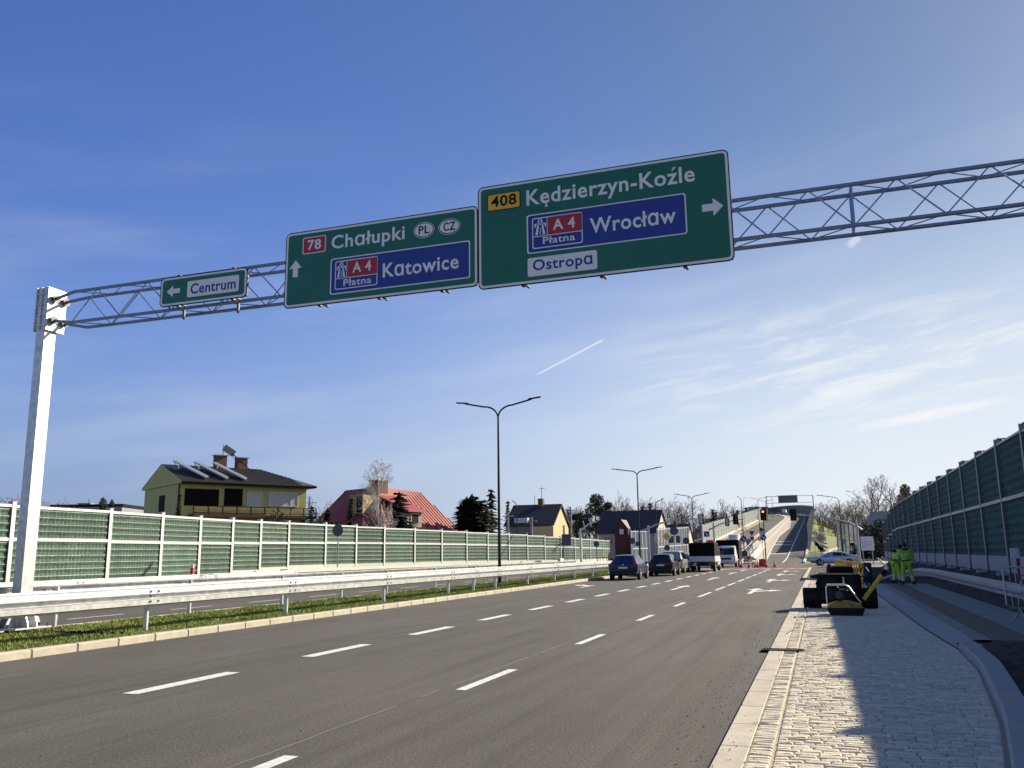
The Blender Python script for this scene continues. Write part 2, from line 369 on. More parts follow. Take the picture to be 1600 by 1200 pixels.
# ------------------------------------------------------------------ the setting
def zr(Y):
    """height of the ramp that climbs from the junction"""
    if Y < 110: return 0.0
    if Y < 140: return 0.06*(Y-110)**2/60
    if Y < 385: return 0.06*(Y-125)
    return 0.06*260 + 0.06*(Y-385)*(1-min(1, (Y-385)/120)/2) if Y < 505 else 0.06*260+3.6
def strip(name, label, mat, xs, ys, zf, mb=None):
    """grid over xs(Y) lists"""
    b = mb or MB(); o = len(b.v); n = len(xs(ys[0]))
    for Y in ys:
        for X in xs(Y): b.v.append((X, Y, zf(X, Y)))
    for i in range(len(ys)-1):
        for j in range(n-1):
            a = o+i*n+j; b.f.append([a, a+1, a+n+1, a+n]); b.mi.append(b.m)
    return b if mb else struct(name, b, mat, label)
def lin(tab, y):
    for (a, p), (b, q) in zip(tab, tab[1:]):
        if y <= b: return p+(q-p)*max(0, (y-a))/(b-a)
    return tab[-1][1]
def frange(a, b, n): return [a+(b-a)*i/(n-1) for i in range(n)]

g = MB(); g.add([(-3000, -600, -0.16), (3000, -600, -0.16), (3000, 5200, -0.16), (-3000, 5200, -0.16)], [(0, 1, 2, 3)])
struct('ground', g, GROUND, 'flat meadow ground reaching to the horizon on both sides of the road')
b = MB()
for x0, x1, y0, y1, z in ((-13.0, -0.92, -9, 80, 0), (-24.6, -17.25, -9, 80, 0)):
    b.add([(x0, y0, z), (x1, y0, z), (x1, y1, z), (x0, y1, z)], [(0, 1, 2, 3)])
struct('road', b, ASPH, 'grey asphalt carriageways either side of the median')
b = MB(); b.add([(-70, 80, 0.0), (60, 80, 0.0), (60, 114, 0.0), (-70, 114, 0.0)], [(0, 1, 2, 3)])
struct('junction', b, ASPH2, 'worn paler asphalt of the junction before the ramp')
# kerb blocks on the right hand side of the median
def kerb_blocks(xf, y0, y1, w, h, L=1.0, ch=0.015, zf=lambda y: 0.0, gap=0.008):
    b = MB(); y = y0
    while y < y1:
        xa, xb = xf(y), xf(y+L); ang = math.atan2(-(xb-xa), L)
        m = Matrix.Rotation(ang, 3, 'Z')
        b.cbox(((xa+xb)/2+w/2, y+L/2, h/2-0.04+zf((y+L/2))), (w, L-gap, h+0.08), ch, m); y += L
    return b
xk = lambda y: lin([(-9, -13.2), (10, -13.1), (30, -13.15), (79, -13.15)], y)
struct('kerb', kerb_blocks(xk, -9, 78, 0.20, 0.14, ch=0.02), CONC, 'beige concrete kerb blocks edging the grass median')
struct('kerb', kerb_blocks(lambda y: -17.42, -9, 78, 0.15, 0.10, 2.0), CONC, 'low kerb on the far side of the grass median')
b = strip('', '', None, lambda Y: frange(-17.27, -13.14, 12), [-9+i*0.75 for i in range(117)], lambda X, Y: 0.07+0.05*math.sin(math.pi*(X+17.27)/4.13)+random.uniform(-.012, .012), MB())
struct('median', b, TURF, 'soil of the grass median between the carriageways')
# right edge: flush concrete band, gutter row, setts
struct('edge_band', kerb_blocks(lambda y: -0.93, -6, 52, 0.24, 0.03, 1.0, 0.006), CONC, 'flush pale concrete band between the asphalt and the setts')
XR = [(-6, 0.2), (5, 0.75), (6.5, 1.0), (7.9, 1.22), (9.6, 1.47), (11.7, 1.69), (13.7, 1.89), (16.2, 1.98), (18, 1.92), (21, 1.86), (35, 1.80), (60, 1.80)]
b = MB(); strip('', '', None, lambda Y: [-0.70, 0.5, lin(XR, Y)+0.05], frange(-6, 51, 60), lambda X, Y: 0.010, b)
struct('sand_bed', b, SAND, 'sandy joints under the stone setts')
b = MB(); y = 4.6; row = 0
while y < 47:
    k = 1 if y < 26 else 1.5
    pitch = 0.092*k*random.uniform(0.9, 1.1)
    def stone(x0, x1, d):
        h = 0.024+random.uniform(0, 0.009); g_ = 0.005; t = 0.014; y0, y1 = y+g_+random.uniform(0, .006), y+d-g_-random.uniform(0, .006)
        s1, s2, s3, s4 = (random.uniform(-.004, .004) for _ in range(4)); j = lambda: random.uniform(-.006, .006)
        b.add([(x0, y0, 0), (x1, y0, 0), (x1, y1, 0), (x0, y1, 0),
               (x0+t*.4, y0+t*.3, h-.005), (x1-t*.4, y0+t*.3, h-.005), (x1-t*.4, y1-t*.3, h-.005), (x0+t*.4, y1-t*.3, h-.005),
               (x0+t*1.6+j(), y0+t+j()*.5, h+s1), (x1-t*1.6+j(), y0+t+j()*.5, h+s2), (x1-t*1.6+j(), y1-t+j()*.5, h+s3), (x0+t*1.6+j(), y1-t+j()*.5, h+s4)],
              [(0, 1, 5, 4), (1, 2, 6, 5), (2, 3, 7, 6), (3, 0, 4, 7), (4, 5, 9, 8), (5, 6, 10, 9), (6, 7, 11, 10), (7, 4, 8, 11), (8, 9, 10, 11)])
    stone(-0.685, -0.50, pitch)
    x = -0.478; xe = lin(XR, y)-0.01; first = True
    while x < xe-0.05:
        w = random.uniform(0.15, 0.27)*k*(0.55 if first and row % 2 else 1); first = False
        if x+w > xe-0.06: w = xe-x
        stone(x+0.003, x+w-0.003, pitch); x += w
    y += pitch; row += 1
struct('setts', b, SETT, 'rows of worn beige stone setts on the verge beside the road', raw=True)
# raised kerb that bends round the near verge, then a dropped pale ramp
path = [(lin(XR, y)+0.02, y, 0) for y in frange(-5, 16.3, 40)]
b = MB(); b.sweep([(0, -0.05), (0.24, -0.05), (0.26, 0.13), (0.245, 0.15), (0.02, 0.15), (0.0, 0.13)], path)
struct('kerb', b, CONCG, 'raised grey kerb bending round the near edge of the setts', smooth=40)
b = MB(); strip('', '', None, lambda Y: [lin(XR, Y)+.02, lin(XR, Y)+.10, lin(XR, Y)+.40, 2.36], frange(16.3, 46, 40), lambda X, Y: 0.035 + 0.05*min(1, max(0, (X-lin(XR, Y)-.05)/.4)), b)
struct('kerb_ramp', b, CONCG, 'dropped pale concrete kerb between setts and footpath')
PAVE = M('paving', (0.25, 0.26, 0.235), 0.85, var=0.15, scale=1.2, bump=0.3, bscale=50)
TACT = M('ribbed_paving', (0.18, 0.15, 0.105), 0.85, var=0.2, scale=3)
b = MB()
strip('', '', None, lambda Y: [2.361, 2.65], frange(17.4, 44, 20), lambda X, Y: 0.080, b)
strip('', '', None, lambda Y: [3.35, 4.36], frange(17.4, 44, 20), lambda X, Y: 0.080, b)
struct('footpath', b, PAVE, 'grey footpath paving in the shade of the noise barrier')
b = MB(); x = 2.65
while x < 3.345: b.box(x, x+0.028, 17.4, 44, 0.02, 0.083); x += 0.05
b.box(2.65, 3.35, 17.405, 43.99, 0.0, 0.074)
struct('ribbed_paving', b, TACT, 'brown ribbed paving band along the footpath')
def zsoil(X, Y):
    base = 0.02 if Y > 17.2 and X < 4.36 else 0.09
    return base + (0.80*min(1, max(0, (X-4.3)/1.15))**1.2 if Y > 0 else 0)
b = MB(); ys = [-6+i*0.28 for i in range(300)]
strip('', '', None, lambda Y: [max(lin(XR, min(Y, 59))+.1, 1.0)+i*(5.62-max(lin(XR, min(Y, 59))+.1, 1.0))/26 for i in range(27)], ys, lambda X, Y: zsoil(X, Y)+random.uniform(-.035, .035)*(0.3 if 17.2 < Y < 44.2 and X < 4.4 else 1), b)
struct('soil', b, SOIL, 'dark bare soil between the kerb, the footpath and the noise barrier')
b = MB(); strip('', '', None, lambda Y: [5.6, 9, 60], [-9, 40, 78], lambda X, Y: 0.86 if X < 10 else 0.5, b)
struct('bank', b, GROUND, 'grassy ground behind the noise barrier')
# kerbed island of soil before the junction
b = MB(); strip('', '', None, lambda Y: frange(-0.88, 2.3, 14), frange(51, 79.5, 80), lambda X, Y: 0.10+random.uniform(-.03, .05), b)
struct('soil_island', b, M('brown_soil', (0.075, 0.062, 0.050), 0.95, var=0.4, scale=4, bump=0.8, bscale=15), 'heap of bare brown soil inside a kerbed island before the junction')
b = MB(); b.sweep([(-.1, -.05), (.1, -.05), (.1, .15), (-.1, .15)], [(1.8, 50.9, 0), (-0.97, 50.9, 0)])
b.sweep([(-.1, -.05), (.1, -.05), (.1, .149), (-.1, .149)], [(-0.97, 50.9, 0), (-0.97, 79.6, 0)]); b.sweep([(-.1, -.05), (.1, -.05), (.1, .148), (-.1, .148)], [(-0.97, 79.6, 0), (2.6, 80.4, 0)])
struct('kerb', b, CONC, 'pale kerb round the soil island before the junction')
# road markings
b = MB()
def dash(x, y0, y1, w=0.13, z=0.004): b.add([(x-w/2, y0, z), (x+w/2, y0, z), (x+w/2, y1, z), (x-w/2, y1, z)], [(0, 1, 2, 3)])
y = -2.9
while y < 78: dash(-8.22, y+.0, y+2.05, 0.24); y += 4.02
for y0, y1 in ((-1, 1), (4.6, 6.75), (10.45, 12.45), (16.05, 18.05), (21.7, 23.7), (27.4, 29.5), (33, 36.8), (38.5, 42.5), (43.7, 47.7), (49.2, 53.2), (54.6, 58.6), (60, 64), (65.4, 69.4), (70.8, 74.8), (76, 79.6)): dash(-4.33, y0, y1, 0.14)
y = 3.1
while y < 76: dash(-20.0, y, y+2.1, 0.13); y += 4.15
dash(-17.75, -9, 76, 0.2)
def arrow(x, y, straight=True, right=False, left=False, s=1.0):
    z = 0.004; q = lambda pts: b.add([(x+a*s, y+c*s, z) for a, c in pts], [list(range(len(pts)))])
    q([(-.09, 0), (.09, 0), (.09, 3.3 if straight else 2.6), (-.09, 3.3 if straight else 2.6)])
    if straight: q([(-.36, 3.3), (.36, 3.3), (0, 5.0)])
    for f, sg in ((right, 1), (left, -1)):
        if f:
            q([(sg*.09, 1.5), (sg*.09, 2.3), (sg*.62, 3.1), (sg*.62, 2.45)][::sg]); q([(sg*.62, 1.95), (sg*.62, 3.6), (sg*1.12, 3.0)][::sg])
for yy in (39, 52, 64, 74): arrow(-6.25, yy)
for yy in (35.6, 48.5, 60, 70): arrow(-2.75, yy, right=True)
arrow(-11.0, 41.5, straight=False, left=True)
for x in frange(-12.4, -1.6, 11): dash(x, 80.6, 81.3, 0.6); dash(x+.2, 83.6, 84.2, 0.6)
for x in frange(-9.0, -3.0, 9): dash(x, 111.2, 111.9, 0.4)
for y_ in (84.8,): pass
struct('road_markings', b, PAINT, 'white painted lane dashes and turn arrows on the asphalt')
b = MB(); b.add([(-13, 81.6, 0.004), (-1, 81.6, 0.004), (-1, 83.4, 0.004), (-13, 83.4, 0.004)], [(0, 1, 2, 3)])
struct('cycle_crossing', b, REDP, 'red painted cycle crossing band across the road')

# the ramp
YS = [114+i*6 for i in range(66)]
def bend(Y): return -max(0, Y-330)**2*0.0012
zf = lambda X, Y: zr(Y)
b = MB(); strip('', '', None, lambda Y: [lin([(114, -7.0), (157, -7.9), (200, -8.4), (246, -7.6), (356, -9.7), (520, -10)], Y)+bend(Y), -4.6+bend(Y), -2.2+bend(Y)], YS, zf, b)
strip('', '', None, lambda Y: [-19+bend(Y), -15+bend(Y), -11.6+bend(Y)], YS, zf, b)
struct('ramp_road', b, ASPH, 'asphalt carriageways climbing the ramp beyond the junction')
b = MB(); strip('', '', None, lambda Y: [-11.6+bend(Y), lin([(114, -7.0), (157, -7.9), (200, -8.4), (246, -7.6), (356, -9.7), (520, -10)], Y)+bend(Y)], YS, lambda X, Y: zr(Y)+0.10, b)
struct('ramp_median', b, CONC, 'pale paved median of the ramp')
b = MB()
for off in (lambda Y: lin([(114, -7.0), (157, -7.9), (200, -8.4), (246, -7.6), (356, -9.7), (520, -10)], Y), lambda Y: -11.6, lambda Y: -9.6 if Y < 150 else -9.9):
    b.sweep([(-.12, -.1), (.12, -.1), (.12, .17), (-.12, .17)], [(off(Y)+bend(Y), Y, zr(Y)) for Y in YS])
b.sweep([(-.15, -.1), (.15, -.1), (.15, .2), (-.15, .2)], [(-2.1+bend(Y), Y, zr(Y)) for Y in YS])
struct('kerb', b, CONCW, 'pale kerbs edging the median of the ramp')
b = MB()
for yy in (141, 166, 176): b.add([(-7.9, yy, zr(yy)+.03), (-5.0, yy, zr(yy)+.03), (-5.0, yy+1.6, zr(yy+1.6)+.03), (-7.9, yy+1.6, zr(yy+1.6)+.03)], [(0, 1, 2, 3)])
for i in range(46):
    ya = 116+i*5.0; yb = ya+5.02
    b.add([(-4.75+bend(ya), ya, zr(ya)+.03), (-4.55+bend(ya), ya, zr(ya)+.03), (-4.55+bend(yb), yb, zr(yb)+.03), (-4.75+bend(yb), yb, zr(yb)+.03)], [(0, 1, 2, 3)])
struct('road_markings', b, PAINT, 'white painted bars and lane line on the ramp')
DRYG = M('dry_grass', (0.24, 0.19, 0.095), 0.95, var=0.3, scale=0.5, bump=0.5, bscale=6)
GREENG = M('green_slope', (0.17, 0.20, 0.060), 0.95, var=0.25, scale=0.4, bump=0.5, bscale=6)
b = MB(); strip('', '', None, lambda Y: [-46+bend(Y), -34+bend(Y), -23.2+bend(Y), -20.3+bend(Y)], YS, lambda X, Y: -.1 if X < -45+bend(Y) else (zr(Y)*.5 if X < -30+bend(Y) else zr(Y)-.05), b)
struct('embankment', b, DRYG, 'dry brown grass slope on the far side of the ramp')
b = MB(); strip('', '', None, lambda Y: [-2.0+bend(Y), -1.0+bend(Y), 8+bend(Y), 20+bend(Y)], YS, lambda X, Y: zr(Y)-.03 if X < -.5+bend(Y) else (max(0, zr(Y)-1.5)*.72 if X < 10+bend(Y) else -.1), b)
struct('embankment', b, GREENG, 'green grass slope on the near side of the ramp')
b = MB()
b.prism([(-2.05, -.3), (-1.8, -.3), (-1.8, .5), (-2.05, .5)], 'y', 114, 115)
# side path and verge at the far right of the junction
b = MB(); b.add([(-1.2, 114.2, 0.03), (12, 114.2, 0.03), (7, 150, 1.2), (3.0, 165, 1.7), (0.6, 150, 1.2)], [(0, 1, 2, 3, 4)])
struct('path', b, M('path_paving', (0.36, 0.32, 0.26), 0.9, var=0.12, scale=1.5), 'beige side path rising beside the ramp')
b = MB(); b.sweep([(-.15, -.1), (.15, -.1), (.15, .2), (-.15, .2)], [(-0.9, 116, 0.05), (0.3, 138, .9), (1.6, 156, 1.5), (3.6, 168, 1.9)])
struct('kerb', b, CONCW, 'pale kerb curving along the side path')
b = MB(); strip('', '', None, lambda Y: [2.7, 6, 60], [80.2, 84, 88, 91.5], lambda X, Y: 0.05, b)
b.add([(6, 104.0, .05), (60, 104, .05), (60, 150, .05), (11, 150, .05), (6.5, 110, .05)], [(0, 1, 2, 3, 4)])
struct('verge', b, M('straw_verge', (0.33, 0.28, 0.17), 0.95, var=0.3, scale=1.5), 'straw coloured verge at the side road')
# bank and ledge beyond the far carriageway
b = MB(); strip('', '', None, lambda Y: [-26.0, -25.2, -24.6], frange(-9, 88, 40), lambda X, Y: 0.55 if X < -25.9 else (.2 if X < -25 else 0.0), b)
strip('', '', None, lambda Y: [-90, -34, -28, -26.0], frange(-9, 104, 40), lambda X, Y: 0.5, b)
struct('bank', b, GROUND, 'low grass bank carrying the left noise barrier')

# grass of the median, thinning out with distance
rng = np.random.default_rng(3)
def grass(name, label, n, xs, ys, hgt, mat, zfun, wd=0.006):
    x = rng.uniform(*xs, n); yy = rng.uniform(0, 1, n)**1.6*(ys[1]-ys[0])+ys[0]
    keep = ~((((x+16.6)**2/0.5+(yy-14.95)**2/0.35) < 1)) & ~((np.abs(x+15.2) < 1.1) & (np.abs(yy-14.9-0.12*(x+15.2)) < 0.22) & (rng.uniform(0, 1, n) < 0.85))
    x, yy = x[keep], yy[keep]; n = len(x)
    z = zfun(x, yy); h = hgt*rng.uniform(0.4, 1.25, n)*(1+0.45*np.sin(x*3.1)*np.sin(yy*2.3)); a = rng.uniform(0, 6.28, n); lean = rng.uniform(0.1, 0.9, n)*h; la = rng.uniform(0, 6.28, n)
    w = wd*(1+yy/14)
    v = np.empty((n, 3, 3)); v[:, 0] = np.c_[x-w*np.cos(a), yy-w*np.sin(a), z-.01]; v[:, 1] = np.c_[x+w*np.cos(a), yy+w*np.sin(a), z-.01]; v[:, 2] = np.c_[x+lean*np.cos(la), yy+lean*np.sin(la), z+h]
    me = bpy.data.meshes.new(name); me.vertices.add(n*3); me.loops.add(n*3); me.polygons.add(n)
    me.vertices.foreach_set('co', v.ravel()); me.loops.foreach_set('vertex_index', np.arange(n*3, dtype=np.int32)); me.polygons.foreach_set('loop_start', np.arange(0, n*3, 3, dtype=np.int32))
    me.update(); me.validate(); me.materials.append(mat)
    return tag(link(name, me), label, 'grass', kind='stuff')
grass('grass', 'short bright green grass covering the median under the guardrails', 150000, (-17.25, -13.2), (5, 78), 0.052, BLADE, lambda x, y: 0.07+0.05*np.sin(np.pi*(x+17.27)/4.13))
# lumps of dug soil at the foot of the mast
b = MB()
for i in range(160):
    x = random.gauss(-15.35, .62); y = 14.95+0.1*(x+15.2)+random.gauss(0, .11); r = random.uniform(.015, .05); b.blob((x, y, .12+r*.3), (r, r*random.uniform(.7, 1.2), r*.8), 6, 4)
tag(b.build('dug_soil', M('clod_soil', (0.045, 0.027, 0.018), 0.95, var=0.4, scale=20), smooth=180), 'crumbled brown soil dug up beside the foot of the gantry mast', 'soil', kind='stuff')

# grit along the road edge and a dry twig
b = MB(); rg = random.Random(4)
for i in range(700):
    x = -1.0+rg.gauss(0, .24) if i % 6 else rg.uniform(-12.5, -1.0); y = 5+22*rg.random()**1.8; r = rg.uniform(.002, .006)*(1+y/25)
    if -.95 < x < -.69 and rg.random() < .5: continue
    b.blob((x, y, (.034 if x > -.93 else .002)+r*.4), (r*rg.uniform(.8, 1.6), r, r*.7), 5, 3)
tag(b.build('grit', M('loose_grit', (.20, .18, .145), .9, var=.5, scale=40), raw=True), 'scattered grit and crumbs of soil along the edge of the asphalt', 'grit', kind='stuff')
p = gnd(1242, 985); b = MB(); b.tube([(p.x-.12, p.y-1.2, .04), (p.x-.02, p.y-.3, .05), (p.x+.03, p.y+.25, .045), (p.x+.12, p.y+1.0, .05)], [.012, .010, .008, .004], 5); b.tube([(p.x+.03, p.y+.25, .045), (p.x-.02, p.y+.6, .06)], [.006, .003], 4)
tag(b.build('dry_twig', M('dry_twig', (.20, .17, .05), .8)), 'thin dry twig lying across the gutter setts', 'twig')

# ------------------------------------------------------------------ gantry and its direction signs
GY = 15.0
SG = M('sign_green', (0.004, 0.135, 0.085), 0.42, var=0.06, scale=1.2)
SB = M('sign_blue', (0.013, 0.035, 0.27), 0.42, var=0.05, scale=1.2)
SWH = M('sign_white', (0.80, 0.81, 0.83), 0.45, var=0.04, scale=2)
SRD = M('sign_red', (0.42, 0.012, 0.022), 0.42, var=0.05)
SYE = M('sign_yellow', (0.88, 0.46, 0.008), 0.42, var=0.05)
SBK = M('sign_black', (0.006, 0.006, 0.008), 0.55, spec=.2)
CLAMP = M('clamp_steel', (0.10, 0.11, 0.13), 0.5, metal=0.5)
TRUSS = M('truss_steel', (0.21, 0.27, 0.42), 0.45, metal=0.5, var=0.1, scale=6)
g = thing('sign_gantry', 'galvanised steel mast carrying a long lattice arm across the road', 'gantry', (-16.64, 15.08, 0.0))
mb = MB(); mb.cbox((0, 0, 4.0), (0.25, 0.35, 7.55), 0.02); mb.build('mast', GALV, g, 30)
mb = MB(); mb.cbox((0.02, 0, 0.19), (0.80, 0.95, 0.04), 0.008)
for sx, sy in ((-1, 0), (1, 0), (0, -1), (0, 1)):
    for k in (-.12, .12):
        if sx: mb.prism([(sx*.113, .21), (sx*.38, .21), (sx*.36, .32), (sx*.20, .66), (sx*.113, .66)], 'y', k-.015, k+.015)
        else: mb.prism([(sy*.163, .21), (sy*.45, .21), (sy*.43, .32), (sy*.26, .66), (sy*.163, .66)], 'x', k*.8-.015, k*.8+.015)
bp = mb.build('base_plate', GALV, g)
mb = MB()
for sx in (-.33, -.11, .11, .33):
    for sy in (-.41, .41): mb = MB(); mb.lathe([(.028, .205), (.028, .25), (.016, .25), (.016, .29)], (sx+.02, sy, 0), 'z', 6); mb.build('bolt', BOLT, bp)
mb = MB(); mb.cbox((.0, 0, 7.36), (.30, .36, 1.02), 0.015); mb.box(.155, .185, -.20, .33, 6.84, 7.86); mb.box(-.185, -.155, -.2, .2, 6.82, 7.86)
for zz in (6.95, 7.2, 7.45, 7.7): mb.box(-.15, .15, -.205, -.178, zz-.012, zz+.012)
for xx in (-.15, 0, .15): mb.box(xx-.012, xx+.012, -.215, -.182, 6.85, 7.86)
mb.build('mast_head', GALV, g)
# the lattice arm: four chords, zigzag bracing on all four sides
X0, X1, ZT, ZB, D = 0.36, 26.0, 7.72, 6.99, 0.46
mb = MB(); yy = (-.02, D)
for zz, yv in ((ZT, yy[0]), (ZT, yy[1]), (ZB, yy[0]), (ZB, yy[1])):
    mb.tube([(.2, yv*.6, zz-.12 if zz > 7.3 else zz+.10), (.75, yv, zz), (X1, yv, zz)], .037, 10)
ar = mb.build('lattice_arm', TRUSS, g, 50)
mb = MB(); n = 18; st = (X1-.75)/n
for i in range(n):
    a = .75+i*st; m_ = a+st/2; e = a+st
    for yv, s in ((yy[0], 0), (yy[1], 1)):
        t0, t1 = (ZB, ZT) if s == 0 else (ZT, ZB)
        mb.tube([(a, yv, t0), (m_, yv, t1)], .0135, 6); mb.tube([(m_, yv, t1), (e, yv, t0)], .0135, 6)
    for zz in (ZT, ZB):
        mb.tube([(a, yy[0], zz), (m_, yy[1], zz)], .011, 5); mb.tube([(m_, yy[1], zz), (e, yy[0], zz)], .011, 5)
mb.build('bracing', TRUSS, ar, 60)
xs_ = at(1333, 330, GY+.06).x+16.64
mb = MB()
for yv in yy: mb.tube([(xs_, yv, ZB), (xs_, yv, ZT)], .02, 6)
for zz in (ZT, ZB): mb.tube([(xs_, yy[0], zz), (xs_, yy[1], zz)], .02, 6)
mb.build('joint_frame', TRUSS, ar)
mb = MB(); mb.cbox((24.9, 0.1, 4.0), (0.27, 0.42, 8.0), 0.025); mb.build('mast', GALV, g, 30)
mb = MB()
for zz in (ZT-.12, ZB+.1):
    for yv in (-.02, .28):
        mb = MB(); mb.lathe([(.075, .2), (.075, .24), (.10, .24), (.10, .26)], (0, yv, zz), 'x', 10); mb.build('flange', BOLT, g)

def sign_board(name, label, tl, tr, bl, br, frame_px, depth=0.06):
    """board in the plane just before the arm; frame_px turns a spot of the zoomed photograph into (x, z) on it"""
    ys = GY-.16
    def xz(cx, cy):
        p = at(*frame_px(cx, cy), ys); return p.x, p.z
    c = [xz(*q) for q in (tl, tr, bl, br)]
    x0 = (c[0][0]+c[2][0])/2; x1 = (c[1][0]+c[3][0])/2; z1 = (c[0][1]+c[1][1])/2; z0 = (c[2][1]+c[3][1])/2
    root = thing(name, label, 'direction sign', (x0, ys, z0)); w, h = x1-x0, z1-z0
    S = dict(root=root, w=w, h=h, loc=lambda cx, cy: (xz(cx, cy)[0]-x0, xz(cx, cy)[1]-z0))
    rounded(S, 'border', (0, 0, w, h), .09, 0, .02, SWH, edge=SBK)
    rounded(S, 'panel', (.045, .045, w-.045, h-.045), .06, .0015, -.004, SG)
    mb = MB(); mb.box(.01, w-.01, .022, .075, .01, h-.01)
    for zz in (h*.25, h*.5, h*.75): mb.box(.03, w-.03, .076, .13, zz-.03, zz+.03)
    mb.build('backing', SIGNBACK, root)
    for f in (.18, .5, .82):
        if w < 3 and f == .5: continue
        mb = MB(); mb.cbox((w*f, .11, .035), (.07, .09, .12), .01); mb.cbox((w*f, .30, .06), (.05, .30, .04), .01)
        mb.build('clamp', CLAMP, root)
        if w < 3:
            mb = MB(); mb.cbox((w*f, .11, h+.03), (.08, .10, .10), .01); mb.build('clamp', CLAMP, root); mb = MB(); mb.cbox((w*f, .30, -.12), (.05, .06, .26), .01); mb.build('strut', CLAMP, root)
    return S
def rpoly(x0, z0, x1, z1, r, n=5):
    r = min(r, (x1-x0)/2, (z1-z0)/2); out = []
    for cx, cz, a0 in ((x1-r, z0+r, -90), (x1-r, z1-r, 0), (x0+r, z1-r, 90), (x0+r, z0+r, 180)):
        for i in range(n+1): a = R(a0+90*i/n); out.append((cx+r*math.cos(a), cz+r*math.sin(a)))
    return out
def rounded(S, name, rc, r, y0, y1, mat, parent=None, edge=None):
    mb = MB(); mb.prism(rpoly(*rc, r), 'y', y0, y1)
    if edge:
        e = .022; mb.m = 1; mb.prism(rpoly(rc[0]-e, rc[1]-e, rc[2]+e, rc[3]+e, r+e), 'y', .004, .018)
        return mb.build(name, [mat, edge], parent or S['root'])
    return mb.build(name, mat, parent or S['root'])
def rect_of(S, tl, tr, bl, br):
    a, b_, c, d = (S['loc'](*q) for q in (tl, tr, bl, br))
    return ((a[0]+c[0])/2, (c[1]+d[1])/2, (b_[0]+d[0])/2, (a[1]+b_[1])/2)
def letter(S, s, left, right, caph, mat, y, parent=None, bold=0.018, name='lettering'):
    """a line of lettering from its left to its right baseline end"""
    marks = [(i, c) for i, c in enumerate(s) if c in 'ęź']; plain = s.replace('ę', 'e').replace('ź', 'z')
    a, b_ = S['loc'](*left), S['loc'](*right); vs, fs, w = text_mb(plain, bold); top = S['loc'](left[0], left[1]-caph)[1]-a[1]
    k = (b_[0]-a[0])/w; z0 = (a[1]+b_[1])/2; mb = MB(); n = len(vs)
    for i, c in marks:      # the tail under e and the stroke over z
        r1 = text_mb(plain[:i+1], bold)[2]; cw = text_mb(plain[i], bold)[2]
        q = [(r1-cw*.42, -.015), (r1-cw*.52, -.14), (r1-cw*.44, -.25), (r1-cw*.18, -.25), (r1-cw*.20, -.18), (r1-cw*.33, -.16), (r1-cw*.24, -.015)] if c == 'ę' else [(r1-cw*.56, .84), (r1-cw*.40, .84), (r1-cw*.12, 1.06), (r1-cw*.36, 1.06)]
        mb.prism([(a[0]+px*k, z0+pz*top) for px, pz in q], 'y', y, y+.002)
    mb.add([(a[0]+px*k, y, z0+pz*top) for px, pz in vs]+[(a[0]+px*k, y+.0025, z0+pz*top) for px, pz in vs], [f for f in fs]+[[i+n for i in f][::-1] for f in fs])
    return mb.build(name, mat, parent or S['root'], raw=True)
def arrow_on(S, a, b_, wd, mat, y):
    (ax, az_), (bx, bz) = S['loc'](*a), S['loc'](*b_); d = Vector((bx-ax, bz-az_)); 
    d = Vector((d.x, 0)) if abs(d.x) > abs(d.y) else Vector((0, d.y)); L = d.length; u = d/L; v = Vector((-u.y, u.x))
    pl = [(0, -.22), (L*.52, -.22), (L*.52, -.55), (L, 0), (L*.52, .55), (L*.52, .22), (0, .22)]
    pts = [Vector((ax, az_))+u*p+v*q*wd for p, q in pl]
    mb = MB(); mb.prism([(p.x, p.y) for p in pts], 'y', y, y+.003); mb.build('arrow', mat, S['root'])
def motorway_badge(S, panel, rc_px, sym, red, a4, platna, lab):
    """small framed inset: motorway symbol, red number field, toll note"""
    rc = rect_of(S, *rc_px); ins = rounded(S, 'inset_frame', rc, .04, -.0115, -.0085, SWH, panel); e = .02
    r2 = (rc[0]+e, rc[1]+e, rc[2]-e, rc[3]-e); bl = rounded(S, 'inset_panel', r2, .03, -.014, -.011, SB, panel)
    rr = rect_of(S, *red); rounded(S, 'route_shield', rr, .03, -.019, -.015, SRD, panel)
    s = rect_of(S, *sym); mb = MB(); x0, z0, x1, z1 = s; w, h = x1-x0, z1-z0; q = lambda pts: mb.prism([(x0+a*w, z0+c*h) for a, c in pts], 'y', -.018, -.0145)
    q([(.08, 0), (.30, 0), (.43, 1), (.36, 1)]); q([(.92, 0), (.64, 1), (.57, 1), (.70, 0)]); q([(.47, 0), (.53, 0), (.52, .45), (.48, .45)]); q([(.48, .6), (.52, .6), (.515, 1), (.485, 1)])
    q([(.02, .62), (.98, .62), (.98, .70), (.02, .70)]); q([(.02, .46), (.09, .46), (.14, .62), (.02, .62)]); q([(.98, .46), (.91, .46), (.86, .62), (.98, .62)])
    zl = (rr[1]*1.0)-.015; mb.prism([(rc[0]+.02, zl), (rc[2]-.02, zl), (rc[2]-.02, zl+.014), (rc[0]+.02, zl+.014)], 'y', -.0182, -.0146)
    mb.prism([(rr[0]-.022, zl), (rr[0]-.01, zl), (rr[0]-.01, rc[3]-.02), (rr[0]-.022, rc[3]-.02)], 'y', -.0181, -.0147)
    mb.build('motorway_symbol', SWH, panel)
    letter(S, 'A 4', *a4, SWH, -.0225, panel); letter(S, 'Płatna', *platna, SWH, -.0175, panel, 0.012)
f6 = lambda x, y: (430+x/2.1918, 220+y/2.1918)
f7 = lambda x, y: (x/3.478, 400+y/3.478)
A_ = 'ɑ'
S = sign_board('direction_sign', 'green sign reading Chałupki and Katowice with an upward arrow', (40, 320), (690, 227), (33, 570), (692, 497), f6)
